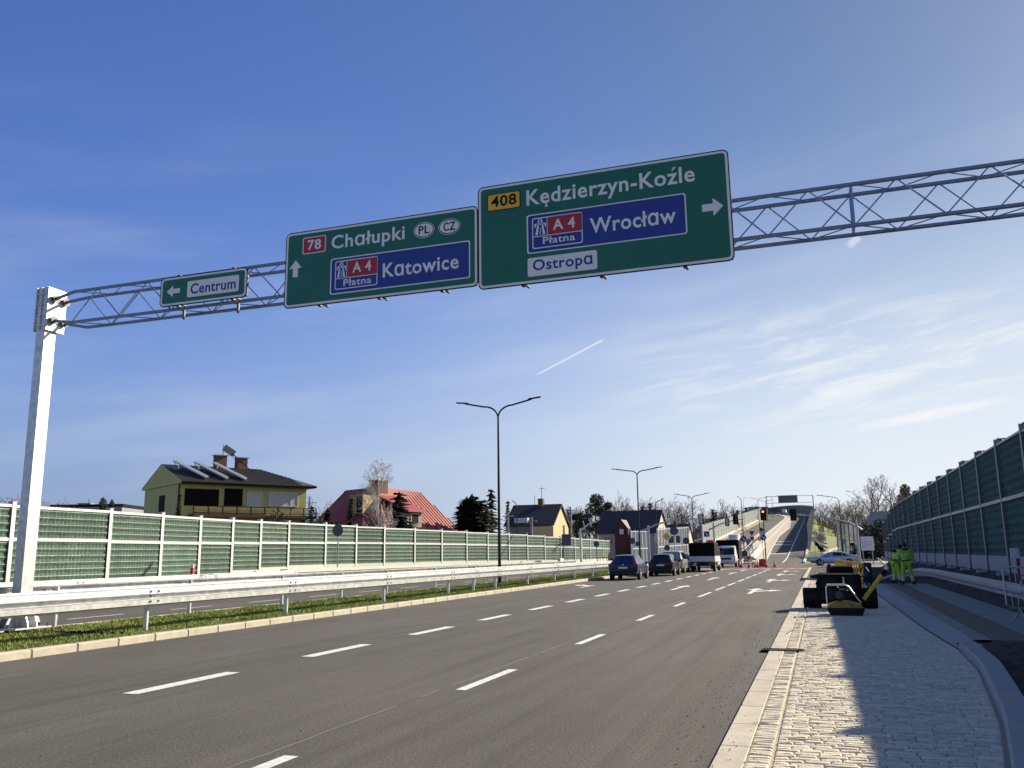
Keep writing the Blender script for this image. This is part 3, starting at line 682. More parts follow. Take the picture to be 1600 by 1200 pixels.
rounded(S, 'route_shield', rect_of(S, (95, 332), (174, 324), (95, 389), (174, 381)), .04, -.0085, -.0045, SWH)
rounded(S, 'route_shield', rect_of(S, (98.5, 335), (171, 327), (98.5, 386), (171, 378)), .03, -.0125, -.0085, SRD)
letter(S, '78', (112, 375), (158, 370), 33, SWH, -.017)
letter(S, 'Cha\u0142upki'.replace('a', A_), (193, 368), (444, 340), 45, SWH, -.008)
for t, cx, cy, r1 in (('PL', 510, 306, 36), ('CZ', 597, 294, 38)):
    c0 = S['loc'](cx, cy); ex = S['loc'](cx+r1, cy-r1*.13)[0]-c0[0]; ez = c0[1]-S['loc'](cx, cy+27)[1]
    el_ = lambda k: [(c0[0]+ex*k*math.cos(a), c0[1]+(ez-ex*(1-k))*math.sin(a)) for a in frange(0, 2*math.pi*39/40, 40)]
    mb = MB(); mb.prism(el_(1), 'y', -.009, -.0045); mb.m = 1; mb.prism(el_(.95), 'y', -.011, -.0095); mb.m = 0; mb.prism(el_(.87), 'y', -.013, -.0112)
    mb.build('country_oval', [SWH, SBK], S['root']); letter(S, t, (cx-(18 if t == 'PL' else 20), cy+16), (cx+(19 if t == 'PL' else 21), cy+11), 28, SBK, -.017, None, 0.012)
ob = rounded(S, 'inset_border', rect_of(S, (189, 404), (668, 342), (189, 526), (668, 472)), .05, -.0062, -.0042, SWH)
ip = rounded(S, 'inset_panel', rect_of(S, (193, 408), (664, 346), (193, 522), (664, 468)), .04, -.0085, -.0060, SB)
motorway_badge(S, ip, ((206, 413), (351, 396), (206, 511), (351, 494)), ((212, 470), (244, 466), (212, 472), (244, 468)) and ((212, 416), (244, 412), (212, 470), (244, 466)), ((249, 411), (350, 399), (249, 467), (350, 456)), ((266, 452), (330, 445), 35), ((235, 497), (330, 489), 23), 'a')
letter(S, 'K' + A_ + 'towice', (369, 466), (629, 440), 48, SWH, -.014, ip)
arrow_on(S, (69, 468), (69, 410), .27, SWH, -.008)
S = sign_board('direction_sign', 'largest green sign reading Kędzierzyn-Koźle and Wrocław with an arrow to the right', (698, 160), (1552, 35), (698, 502), (1566, 412), f6)
rounded(S, 'route_shield', rect_of(S, (727, 186), (840, 170), (727, 244), (840, 228)), .04, -.0085, -.0045, SBK)
rounded(S, 'route_shield', rect_of(S, (730, 188.5), (837, 173), (730, 241), (837, 226)), .03, -.0125, -.0085, SYE)
letter(S, '408', (740, 228), (827, 218), 36, SBK, -.017)
letter(S, 'K\u0119dzierzyn-Ko\u017ale', (861, 221), (1438, 140), 52, SWH, -.008)
ob = rounded(S, 'inset_border', rect_of(S, (862, 256), (1408, 178), (862, 386), (1410, 322)), .05, -.0062, -.0042, SWH)
ip = rounded(S, 'inset_panel', rect_of(S, (867, 260), (1403, 182), (867, 382), (1405, 318)), .04, -.0085, -.0060, SB)
motorway_badge(S, ip, ((881, 266), (1053, 244), (881, 373), (1053, 349)), ((888, 270), (929, 264), (888, 326), (929, 320)), ((935, 262), (1051, 247), (935, 322), (1051, 308)), ((952, 306), (1028, 298), 36), ((918, 352), (1028, 343), 24), 'b')
letter(S, 'Wroc\u0142aw'.replace('a', A_), (1079, 316), (1374, 283), 52, SWH, -.014, ip)
pl_ = rounded(S, 'inset_panel', rect_of(S, (865, 402), (1103, 375), (865, 466), (1103, 440)), .04, -.0085, -.0045, SWH)
letter(S, 'Ostrop' + A_, (883, 443), (1087, 425), 37, SB, -.012, pl_)
arrow_on(S, (1462, 232), (1535, 225), .30, SWH, -.008)
S = sign_board('direction_sign', 'small green sign reading Centrum with an arrow to the left', (880, 127), (1341, 63), (869, 275), (1336, 218), f7)
pl_ = rounded(S, 'inset_panel', rect_of(S, (1020, 139), (1300, 102), (1018, 224), (1298, 192)), .04, -.0085, -.0045, SWH)
letter(S, 'Centrum', (1036, 203), (1281, 181), 55, SB, -.012, pl_)
arrow_on(S, (979, 187), (908, 192), .24, SWH, -.008)

# ------------------------------------------------------------------ noise barriers
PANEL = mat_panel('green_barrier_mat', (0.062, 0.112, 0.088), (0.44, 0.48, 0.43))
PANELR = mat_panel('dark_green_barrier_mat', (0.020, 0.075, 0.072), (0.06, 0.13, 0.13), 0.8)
ALU = M('pale_aluminium', (0.72, 0.735, 0.74), 0.4, metal=0.3, var=0.05)
def panel_mesh(P, Q, z0, z1, mat, name, parent, org, side=1, pitch=0.25, amp=0.035):
    """ribbed mat filling a bay from P to Q between two heights; origin at org"""
    P, Q = Vector((*P, 0)), Vector((*Q, 0)); d = (Q-P); L = d.length; d.normalize(); nrm = Vector((d.y, -d.x, 0))*side
    rows = max(2, int((z1-z0)/pitch*4)); vs, fs, uv = [], [], []
    for i in range(rows+1):
        z = z0+(z1-z0)*i/rows; a = amp*(0.5+0.5*math.cos(2*math.pi*(z-z0)/pitch)) + 0.02
        for p, u in ((P, 0), (Q, L)):
            q = p+nrm*a; vs.append((q.x-org[0], q.y-org[1], z-org[2])); uv.append((u+P.y*.37, z-z0))
    for i in range(rows): fs.append((2*i, 2*i+1, 2*i+3, 2*i+2))
    n = len(vs)
    for z in (z0, z1):
        for p in (P, Q): q = p-nrm*.05; vs.append((q.x-org[0], q.y-org[1], z-org[2])); uv.append((0, 0))
    fs += [(n+1, n, n+2, n+3), (n, n+1, 1, 0), (2*rows, 2*rows+1, n+3, n+2), (n, 0, 2*rows, n+2)[:0] or (n, 0, 2*rows, n+2), (1, n+1, n+3, 2*rows+1)]
    me = bpy.data.meshes.new(name); me.from_pydata(vs, [], fs); me.materials.append(mat); ul = me.uv_layers.new(name='UVMap')
    for lp in me.loops: ul.data[lp.index].uv = uv[lp.vertex_index]
    return link(name, me, parent)
def beam2(mb, P, Q, z0, z1, w, org):
    P, Q = Vector((*P, 0)), Vector((*Q, 0)); d = (Q-P).normalized(); n = Vector((d.y, -d.x, 0))*w/2
    c = [P-n, Q-n, Q+n, P+n]; mb.add([(p.x-org[0], p.y-org[1], z-org[2]) for z in (z0, z1) for p in c], [(0, 3, 2, 1), (4, 5, 6, 7), (0, 1, 5, 4), (1, 2, 6, 5), (2, 3, 7, 6), (3, 0, 4, 7)])
def hpost(mb, p, z0, z1, org, w=.16, dp=.18):
    x, y = p[0]-org[0], p[1]-org[1]; a, b_ = z0-org[2], z1-org[2]; t = .012
    mb.box(x-dp/2, x-dp/2+t, y-w/2, y+w/2, a, b_); mb.box(x+dp/2-t, x+dp/2, y-w/2, y+w/2, a, b_); mb.box(x-dp/2+t, x+dp/2-t, y-t/2, y+t/2, a, b_)
# left barrier: position of each post and the heights of its top, middle rail and foot
LB = [(-60, 782, 843, 921), (14, 787, 842, 913), (168, 797, 846, 907), (250, 803, 848.5, 903), (310, 808, 849, 898.5), (361, 811, 849, 893.5), (405, 813.5, 848.8, 888), (449, 815.5, 848.2, 883.5),
      (507, 818, 848.5, 881.5), (555, 821, 848.7, 880.5), (599, 823.3, 849, 879.5), (646.6, 826, 849.6, 878), (689, 828, 850.2, 877), (728, 830, 851, 876), (761, 832, 851.8, 875.8), (794, 833.3, 852.5, 875.5),
      (823, 835, 853.2, 875.3), (850, 837, 854, 875), (875, 838.8, 855, 874.6), (897, 840, 855.6, 874.3), (908, 841, 856, 874), (921, 842, 856.4, 873.6), (931, 842.8, 856.7, 873.2), (941, 843.6, 857, 872.8), (950.6, 844.4, 857.3, 872.4)]
LX = [-27.2, -27.2, -27.4, -27.9, -28.3, -28.5, -28.7, -28.8, -28.7, -28.4, -27.9, -27.4, -26.9, -26.45, -26.0, -25.5, -25.05, -24.6, -24.1, -23.65, -23.7, -23.75, -23.9, -24.1, -24.3]
def posY(x, X):
    r = ray(x, 850); return X*r.y/r.x
nb = thing('noise_barrier', 'long sunlit green noise barrier with white posts and rails beyond the far carriageway', 'noise barrier', (-28, 29, 0.5)); org = (-28, 29, .5)
pts = []
for (x, a, m_, b_), X in zip(LB, LX):
    Y = posY(x, X); pts.append(((X, Y), at(x, a, Y).z, at(x, m_, Y).z, at(x, b_, Y).z))
q0 = pts[0]; pts = [((q0[0][0]-.02*k, q0[0][1]-3.76*k),)+q0[1:] for k in range(7, 0, -1)]+pts
for i, (p, zt, zm, zb) in enumerate(pts):
    mb = MB(); hpost(mb, p, .2, zt+.06, org, .17, .2); mb.box(p[0]-org[0]-.12, p[0]-org[0]+.12, p[1]-org[1]-.1, p[1]-org[1]+.1, zt+.06-org[2], zt+.075-org[2]); mb.build('post', ALU, nb)
    if i+1 < len(pts):
        q = pts[i+1][0]; zt2 = (zt+pts[i+1][1])/2-.04; zm2 = (zm+pts[i+1][2])/2; zb2 = (zb+pts[i+1][3])/2
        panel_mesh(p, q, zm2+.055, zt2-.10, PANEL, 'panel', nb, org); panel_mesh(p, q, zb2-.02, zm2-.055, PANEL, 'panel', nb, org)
        for lo, hi in ((zt2-.10, zt2), (zm2-.055, zm2+.055)): mb = MB(); beam2(mb, p, q, lo, hi, .17, org); mb.build('rail', ALU, nb)
        mb = MB(); beam2(mb, p, q, .1, zb2-.02, .16, org); mb.build('plinth', CONCW, nb)
# right barrier, towering over the workers and in its own shade
org = (5.5, 31, .8); nb = thing('noise_barrier', 'tall dark green noise barrier with grey steel posts rising over the workers', 'noise barrier', org)
RPOST = M('grey_steel_post', (0.20, 0.22, 0.25), 0.5, metal=0.4, var=0.15, scale=5); YSP = 3.76; ys = [30.85+YSP*k for k in range(-10, 16)]
def wtop(Y): return 4.81-.009*max(0, 27-Y)-(0.26*max(0, (Y-75)/3.76) if Y > 75 else 0)
for i, Y in enumerate(ys):
    mb = MB(); hpost(mb, (5.5, Y), .5, wtop(Y)+.16, org, .17, .22); mb.box(-.02, .26, Y-org[1]-.08, Y-org[1]+.08, wtop(Y)+.16-org[2], wtop(Y)+.19-org[2]); mb.box(.2, .26, Y-org[1]-.08, Y-org[1]+.08, wtop(Y)+.02-org[2], wtop(Y)+.159-org[2]); mb.build('post', RPOST, nb)
    mb = MB(); mb.cbox((-.28, Y-org[1], .02), (.34, .36, .10), .02); mb.build('post_footing', CONCG, nb)
    if i+1 < len(ys):
        p, q = (5.5, Y+.10), (5.5, ys[i+1]-.10); t = min(wtop(Y), wtop(ys[i+1])); dz = t-4.81
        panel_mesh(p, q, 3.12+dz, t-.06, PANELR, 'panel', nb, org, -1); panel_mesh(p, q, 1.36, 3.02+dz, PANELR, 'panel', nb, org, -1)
        for lo, hi, wd in ((t-.06, t, .17), (3.02+dz, 3.12+dz, .20)): mb = MB(); beam2(mb, p, q, lo, hi, wd, org); mb.build('rail', GALVD, nb)
        mb = MB(); beam2(mb, p, q, .55, 1.36, .13, org); mb.build('plinth', CONCG, nb)
# white block wall with slots between the far carriageway and the barrier
wy0, wy1 = posY(447, -25.7), posY(872, -22.6)
wx = lambda y: lin([(0, -25.7), (45, -25.8), (58, -25.2), (95, -20.8)], y)
bw = thing('parapet_wall', 'low white block wall with a row of dark slots at the foot of the green barrier', 'wall', (-25.7, wy0, 0.2)); o_ = (-25.7, wy0, .2)
ysl = frange(wy0, wy1, int((wy1-wy0)/1.05)); mb = MB()
mb.sweep([(-.16, 0), (-.04, 0), (-.04, .62), (-.16, .62)], [(wx(y)-o_[0], y-o_[1], 0) for y in ysl]); mb.build('wall', CONCW, bw)
mb = MB(); mb.sweep([(-.2, .621), (.24, .621), (.24, .80), (-.2, .80)], [(wx(y)-o_[0], y-o_[1], 0) for y in ysl]); mb.build('coping', CONCW, bw)
mb = MB()
for i, y in enumerate(ysl[:-1]):
    w = .66 if i > 3 else 1.03
    mb.sweep([(-.039, 0), (.19, 0), (.19, .618), (-.039, .618)], [(wx(y+.02)-o_[0], y+.02-o_[1], 0), (wx(y+w)-o_[0], y+w-o_[1], 0)])
o2 = mb.build('block_row', CONCW, bw)
mb = MB(); mb.cbox((wx(wy1)-o_[0]+.05, wy1-o_[1]+.7, .45), (.7, 1.3, .95), .03); mb.build('end_block', CONCW, bw)

# ------------------------------------------------------------------ guardrails
WP = [(0, 0), (0, .02), (.115, .05), (.12, .15), (.01, .172), (.01, .252), (.12, .275), (.115, .385), (0, .42), (0, .44)]
def wprof(s=1, k=1.0):
    a = [(s*x, z*k) for x, z in WP]; b_ = [(s*(x-.008), z*k) for x, z in WP]; return a+b_[::-1]
def guardrail(label, path, posts, side=1, k=1.0, mat=GALV, group=None, foot=-.15, offs=.10, braces=False, bolts=True):
    org = Vector(path[0]); g = thing('guardrail', label, 'guardrail', org, 0, group); loc = [tuple(Vector(p)-org) for p in path]
    mb = MB(); mb.sweep(wprof(side, k), loc); mb.build('beam', mat, g, 25)
    if bolts and side*k > .9:
        for (x, y, z) in posts: mb = MB(); mb.sweep([(a+side*.004, b_) for a, b_ in wprof(side, k)], [(x-org.x, y-org.y-.17, z-org.z), (x-org.x, y-org.y+.17, z-org.z)]); mb.build('lap_joint', mat, g, 25)
    for (x, y, z) in posts:
        mb = MB(); px, py = x-org.x-side*offs, y-org.y; z1 = z+.40*k-org.z; z0 = foot-org.z
        mb.box(px-.05, px+.05, py-.004, py+.004, z0, z1); mb.box(px-.05, px-.042, py+.004, py+.05, z0, z1); mb.box(px+.042, px+.05, py+.004, py+.05, z0, z1)
        mb.box(px+side*.05 if side > 0 else px-.05-offs+.06, px+.05+offs-.06 if side > 0 else px-.05, py-.03, py+.03, z1-.30*k, z1-.1*k); mb.build('post', mat, g)
    if bolts:
        mb = MB()
        for (x, y, z) in posts:
            for dy in (-.12, .12):
                for dz in (.115, .325):
                    mb.lathe([(.026, 0), (.022, .02)], (x-org.x+side*.122, y-org.y+dy, z-org.z+dz*k), 'x', 6)
            mb.lathe([(.022, 0), (.018, .02)], (x-org.x+side*.011, y-org.y, z-org.z+.22*k), 'x', 6)
        tag_ = mb.build('bolts', BOLT, g); tag_['kind'] = 'stuff'
    return g
PN = [5.2, 10.6, 16.0, 21.4, 27.2, 32.7, 35.4, 38.1, 42.8, 47.6, 51.8, 56.3, 60.8]
PF = [7.0, 11.6, 16.1, 20.7, 25.2, 29.0, 32.6, 37.4, 42.3, 47.1, 51.8, 56.5, 61.2]
guardrail('pale steel guardrail on the median nearest the lanes with dashed lines', [(-13.98, y, .61) for y in frange(-6, 62, 18)], [(-13.98, y, .61) for y in PN])
guardrail('pale steel guardrail on the far edge of the median, behind the gantry mast', [(-16.85, y, .63) for y in frange(-6, 63, 18)], [(-16.85, y, .63) for y in PF], side=-1)
lp = [(-25.0, y, .52 if y < posY(430, -25) else .55) for y in frange(-6, wy0-.2, 14)]
guardrail('guardrail along the far carriageway that ends where the white block wall starts', lp, [(p[0], p[1], p[2]) for p in lp[1::2]], side=1, k=.95)
lp2 = [(-20.3, y, .5) for y in frange(wy1+2.5, wy1+20, 5)]
rp = [(4.8, y, .30) for y in frange(16, 44, 12)]+[(4.72, 46, .30), (4.5, 48, .28), (4.1, 49.6, .18), (3.5, 50.9, -.05), (3.0, 51.6, -.28)]
guardrail('dull grey guardrail curving along the foot of the tall dark barrier', rp, [(4.8, y, .30) for y in (17.5, 19.5, 21.5, 23.5, 25.5, 27.5, 29.5, 31.5, 33.5, 35.5, 37.5, 41, 44.5)]+[(4.6, 47.4, .28)], side=-1, k=.9, mat=GALVD, foot=-.05)

# ------------------------------------------------------------------ street lamps
HEADM = M('lamp_head', (0.030, 0.032, 0.038), 0.45, metal=0.3)
def street_lamp(label, base, h, reach, rise, arms=(1, -1), rot=0, r=.085, group='street lamps along the road', mat=POLE):
    g = thing('street_lamp', label, 'street lamp', base, rot, group)
    mb = MB(); mb.lathe([(r*1.6, 0), (r*1.6, .02), (r*1.15, .03), (r, .9), (r*.6, h)], (0, 0, 0), 'z', 10); mb.box(r*.9, r*1.05, -.05, .05, .5, .85); mb.build('pole', mat, g, 40)
    for s in arms:
        n = 10; pts = []
        for i in range(n+1):
            t = i/n; x = reach*.34*(1-math.cos(t*math.pi/2)); pts.append((s*x, 0, h-.05+rise*.72*math.sin(t*math.pi/2)))
        pts.append((s*reach*.8, 0, h+rise*.93)); mb = MB(); mb.tube(pts, [r*.55]*len(pts), 7); a = mb.build('arm', mat, g, 60)
        mb = MB(); mb.cbox((0, 0, 0), (reach*.30, .20, .07), .03, Matrix.Rotation(-s*.10, 3, 'Y')); 
        mb.v = [(x+s*reach*.87, y, z+h+rise*.985) for x, y, z in mb.v]; mb.build('lamp_head', HEADM, a)
    return g
street_lamp('double-armed street lamp standing tallest in view, on the median', (-16.0, 44.0, .1), 8.8, 2.4, .92)
street_lamp('double-armed street lamp on the median in front of the house with the maroon gable', (-15.95, 82.2, .05), 8.75, 2.4, .62)
street_lamp('double-armed street lamp over the dark truck, with bare bushes behind', (-16.1, 121, .2), 8.3, 2.4, .80)
for x, yt, yj, Y, w, lab in ((1184, 778, 782, 250, 2.4, 'small double-armed street lamp on the ramp left of the lit red signal'), (1196, 781, 785, 300, 2.4, 'faint double-armed street lamp on the ramp beside the distant gantry post'), (1206, 774, 778, 345, 2.4, 'faintest double-armed street lamp on the crest of the ramp')):
    p = at(x, yj, Y); street_lamp(lab, (p.x, Y, zr(Y)), p.z-zr(Y), w, .8)
def single(x, ytip, yb, Y, reach, s, lab, z0=None, rot=0):
    p = at(x, ytip, Y); z0 = zr(Y) if z0 is None else z0
    return street_lamp(lab, (p.x, Y, z0), p.z-z0-.8, reach, .8, (s,), rot, .075)
single(1023.5, 779.5, 862, 100, 1.0, 1, 'single-armed lamp beside the light gable of the maroon dormer house', 0)
single(1157.5, 775, 862, 128, .55, -1, 'thin dark single-armed lamp rising between the white van and the red signal', 0, )
single(1310, 773, 865, 124, 2.7, -1, 'single-armed street lamp behind the silver crossing car', 0.4)
single(807.5, 782, 850, 90, .55, -1, 'short street lamp behind the green barrier, before the tan house', .5)
for x, y_, Y, lab in ((1121, 781, 235, 'pale single-armed lamp above the bare trees on the ramp'), (1161, 777, 260, 'pale single-armed lamp behind the dark thin one')):
    p = at(x, y_, Y); street_lamp(lab, (p.x, Y, zr(Y)), p.z-zr(Y)-.7, .9, .7, (1,), 0, .06, mat=GALVD)

# ------------------------------------------------------------------ road signs
SYEL = M('priority_yellow', (0.80, 0.36, 0.01), 0.45)
def ngon(n, r, a0=0): return [(r*math.cos(a0+2*math.pi*i/n), r*math.sin(a0+2*math.pi*i/n)) for i in range(n)]
def road_sign(label, x, y, Y, plates, zb=0.0, name='road_sign', cat='road sign', pole=None, r=.035):
    """plates: (shape, size, dx, dz, look) around the point seen at (x, y) at distance Y"""
    p = at(x, y, Y); g = thing(name, label, cat, (p.x, Y, zb)); zc = p.z-zb; top = zc+max(pl[3]+(pl[1] if isinstance(pl[1], (int, float)) else pl[1][1]/2) for pl in plates)
    mb = MB(); mb.tube([(0, .05, 0), (0, .05, top-.05)], r, 8); mb.build('pole', GALVD if pole is None else pole, g, 50)
    for sh, sz, dx, dz, look in plates:
        poly = {'round': lambda: ngon(24, sz), 'tri': lambda: ngon(3, sz*1.15, -math.pi/2), 'diamond': lambda: ngon(4, sz*1.2, 0), 'rect': lambda: rpoly(-sz[0]/2, -sz[1]/2, sz[0]/2, sz[1]/2, .04)}[sh]()
        P = lambda k: [(a*k+dx, c*k+zc+dz) for a, c in poly]
        mats = {'back': [SIGNBACK], 'priority': [SWH, SYEL], 'speed': [SRD, SWH, SBK], 'blue': [SB, SWH], 'green': [SG, SWH], 'greyback': [GALVD], 'black': [SBK, SWH]}[look]
        mb = MB(); mb.prism(P(1), 'y', -.02, 0)
        if look == 'back': mb.box(dx-.3*(sz if sh != 'rect' else sz[0]), dx+.3*(sz if sh != 'rect' else sz[0]), -.045, -.021, zc+dz-.03, zc+dz+.03)
        if look == 'priority': mb.m = 1; mb.prism(P(.66), 'y', -.024, -.021)
        if look == 'speed': mb.m = 1; mb.prism(P(.76), 'y', -.024, -.021); mb.m = 2; mb.prism([(a*.16+dx-.09, c*.4+zc+dz) for a, c in poly], 'y', -.027, -.025); mb.prism([(a*.16+dx+.1, c*.4+zc+dz) for a, c in poly], 'y', -.027, -.025)
        if look == 'blue': mb.m = 1; s = sz if sh == 'round' else sz[0]/2; mb.prism([(dx-.5*s, zc+dz+.35*s), (dx-.35*s, zc+dz+.5*s), (dx+.25*s, zc+dz-.1*s), (dx+.45*s, zc+dz+.1*s), (dx+.5*s, zc+dz-.5*s), (dx-.1*s, zc+dz-.45*s), (dx+.1*s, zc+dz-.25*s)], 'y', -.024, -.021)
        mb.build('sign_plate', mats, g)
    return g
road_sign('round sign seen from behind on a thin pole before the green barrier', 528, 828.5, 44, [('round', .34, 0, 0, 'back')], .1)
road_sign('rectangular sign seen from behind before the far end of the green barrier', 885, 843.5, 76, [('rect', (.85, 1.0), 0, 0, 'back')], .1)
road_sign('round sign seen from behind beside the yellow railing', 932, 850, 80, [('round', .27, 0, 0, 'back')], 0)
road_sign('yellow diamond priority sign behind the queue of cars', 1041.5, 838.5, 88, [('diamond', .42, 0, 0, 'priority'), ('round', .30, 0, -1.1, 'back')])
road_sign('large round sign seen from behind with two blue-green plates under it', 1053, 829.5, 96, [('round', .46, 0, 0, 'back'), ('rect', (.55, .75), -.35, -.9, 'back'), ('rect', (.45, .75), .4, -.9, 'back')])
road_sign('round sign seen from behind above the silver estate car', 1072, 845, 100, [('round', .38, 0, 0, 'back')])
road_sign('small tilted square sign seen from behind before the dry slope', 1090, 830, 118, [('diamond', .34, 0, 0, 'back')], .1)
road_sign('blue square crossing sign above the dark canvas truck', 1104, 834.5, 104, [('rect', (.62, .62), 0, 0, 'blue')])
road_sign('blue round arrow sign on a dark pole right of the white van', 1161.5, 842, 100, [('round', .33, 0, 0, 'blue'), ('round', .36, 0.02, -1.62, 'back')], pole=POLE)
road_sign('smaller blue round arrow sign beside the yield sign seen from behind', 1169.5, 846, 103, [('round', .26, 0, 0, 'blue')])
road_sign('yield triangle seen from behind above a small square plate', 1174.5, 832.5, 106, [('tri', .33, 0, 0, 'back'), ('rect', (.42, .35), 0, -.62, 'back')])
road_sign('post with speed limit and blue arrow discs on the median before the ramp', 1190.5, 833, 110, [('round', .30, 0, 0, 'speed'), ('round', .32, .15, -.52, 'blue'), ('round', .24, -.32, -.68, 'speed'), ('round', .25, -.05, .40, 'back')], pole=POLE)
road_sign('yellow diamond priority sign on the soil island before the silver car', 1281.5, 840.5, 79, [('diamond', .44, 0, 0, 'priority'), ('round', .16, -.28, -.55, 'black'), ('round', .16, -.12, -.80, 'black'), ('round', .17, .04, -.92, 'black')], .1, pole=GALVD)
road_sign('pair of speed limit discs on the right edge of the ramp', 1272, 833, 118, [('round', .30, .1, 0, 'speed'), ('round', .30, -.18, -.75, 'speed'), ('rect', (.3, .5), .1, -1.2, 'back')])
road_sign('round sign back before the glass barrier beside the maroon dormer', 988, 845, 84, [('round', .30, 0, 0, 'back'), ('rect', (.4, .4), .5, -.3, 'back')])
road_sign('blue round sign in front of the glass barrier right of the street lamp', 1318, 847, 112, [('round', .20, 0, 0, 'blue'), ('round', .22, .95, -.28, 'black')])

# ------------------------------------------------------------------ traffic signals
LENS = M('dark_lens', (0.02, 0.02, 0.022), 0.2)
REDL = M('lit_red_lens', (0.9, 0.05, 0.02), 0.3, emit=((1.0, 0.06, 0.02), 9.0))
BOARD = M('signal_board', (0.008, 0.008, 0.010), 0.6, spec=.2)
MAST = M('mast_grey', (0.42, 0.44, 0.48), 0.45, metal=0.4, var=0.08)
def signal_head(label, x, y, Y, back=False, lit=False, k=1.0):
    p = at(x, y, Y); g = thing('traffic_signal', label, 'traffic light', (p.x, Y-.22, p.z), math.pi if back else 0)
    mb = MB(); mb.prism(rpoly(-.30*k, -.58*k, .30*k, .58*k, .05), 'y', .03, .05); mb.m = 1
    b2 = rpoly(-.30*k, -.58*k, .30*k, .58*k, .05); b1 = rpoly(-.25*k, -.53*k, .25*k, .53*k, .04); n = len(b2)
    if back: mb.add([(a, .052, c) for a, c in b2]+[(a, .052, c) for a, c in b1], [(i, (i+1) % n, n+(i+1) % n, n+i) for i in range(n)]); 
    mb.m = 0; mb.build('backboard', [BOARD, SBK], g)
    mb = MB(); mb.cbox((0, -.06 if not back else .12, 0), (.34*k, .20, 1.0*k), .03); h = mb.build('housing', M('signal_housing_grey', (0.42, 0.44, 0.47), .5) if back else BOARD, g)
    for i, dz in enumerate((.32*k, 0, -.32*k)):
        mb = MB(); mb.lathe([(.0, 0), (.105*k, 0), (.105*k, .012), (.05*k, .03), (0, .035)][1:4], (0, 0, 0), 'y', 14)
        mb.v = [(x_, -y_-.162, z_+dz) for x_, y_, z_ in mb.v]; ln = mb.build('lens', REDL if lit and i == 0 else LENS, g, 60)
        mb = MB(); n = 10; r0 = .125*k
        for j in range(n):
            a, b_ = R(-10+200*j/n), R(-10+200*(j+1)/n)
            q = [(r0*math.cos(t), yy_, r0*math.sin(t)+dz) for t in (a, b_) for yy_ in (-.16, -.34)]; mb.add(q, [(0, 1, 3, 2)])
        mb.build('visor', BOARD, g)
    return g
def mast_arm(label, x, ytop, Y, pts, zb=0.0, r=.11, mat=MAST, extra=None):
    """pole with a curved arm through the given spots, all at the same distance"""
    p = at(x, ytop, Y); g = thing('signal_mast', label, 'signal mast', (p.x, Y, zb)); mb = MB(); mb.lathe([(r*1.5, 0), (r*1.5, .04), (r, .1), (r*.75, p.z-zb)], (0, 0, 0), 'z', 12); mb.build('pole', mat, g, 40)
    q = [at(a, b_, Y) for a, b_ in pts]; mb = MB(); n = len(q); mb.tube([(v.x-p.x, 0, v.z-zb) for v in q], [r*(.75-.35*i/(n-1)) for i in range(n)], 8); mb.build('arm', mat, g, 60)
    if extra: extra(g, p, zb)
    return g
mast_arm('grey signal mast with an arm reaching left over the ramp lanes', 1338, 814, 92, [(1347, 828), (1338, 822), (1325, 816), (1305, 811.5), (1285, 808), (1265, 805.8), (1242, 804.5)], .05, .14)
signal_head('dark traffic light at the tip of the mast arm over the ramp lanes', 1239.5, 804.5, 92)
mast_arm('grey signal mast behind the cars with a long arm curving right', 1012.5, 821, 84, [(1003, 829), (1012, 826), (1025, 820), (1040, 815.5), (1058, 812.5), (1080, 811), (1102, 810.6)], 0, .13)
signal_head('first traffic light seen from behind on the long arm, before the bare bushes', 1063, 812.5, 84, back=True, k=.75)
signal_head('second traffic light seen from behind on the long arm, right of the lamp pole', 1096, 811.3, 84, back=True, k=.8)
mast_arm('grey signal mast over the dark truck with a short arm rising right', 1114.5, 816.5, 104, [(1107, 828), (1114, 825), (1124, 819.5), (1136, 815.5), (1150, 812.5), (1162, 811)], 0, .12)
signal_head('traffic light seen from behind on the short arm, before the ramp barrier', 1136.5, 816, 104, back=True, k=.8)
signal_head('dark traffic light facing the road on the short arm, left of the thin lamp', 1149.5, 811.5, 104, k=1.0)
signal_head('traffic light showing red at the foot of the ramp', 1192.5, 804.5, 112, lit=True, k=1.15)
p_ = at(1193, 816, 112); mb = MB(); g = thing('signal_pole', 'tall dark pole under the lit red traffic light', 'signal pole', (p_.x, 112, 0)); mb.lathe([(.12, 0), (.08, .3), (.06, p_.z-.3)], (0, 0, 0), 'z', 10); mb.build('pole', POLE, g)
mb = MB(); mb.cbox((0, -.1, p_.z+.2), (.08, .28, .1), .02); mb.tube([(0, 0, p_.z-.4), (0, 0, p_.z+1.0)], .05, 8); mb.build('bracket', POLE, g)
def crossbits(g, p, zb):
    for (x0, y0), (x1, y1) in (((911, 814), (913.5, 827)), ((920, 809.5), (924, 823))):
        a, b_ = at(x0, y0, 86), at(x1, y1, 86); mb = MB(); mb.tube([(a.x-p.x, -.05, a.z-zb), ((a.x+b_.x)/2-p.x+.05, -.05, (a.z+b_.z)/2-zb), (b_.x-p.x, -.05, b_.z-zb)], .06, 6); mb.build('bracket', WHITEP, g)
mast_arm('signal mast with a white tilted arm, still without lights, behind the green barrier', 906.5, 826, 86, [(904.5, 833.5), (908, 829), (913, 824), (919, 819.5), (925, 816.5), (931, 815.5)], 0, .12, WHITEP, crossbits)

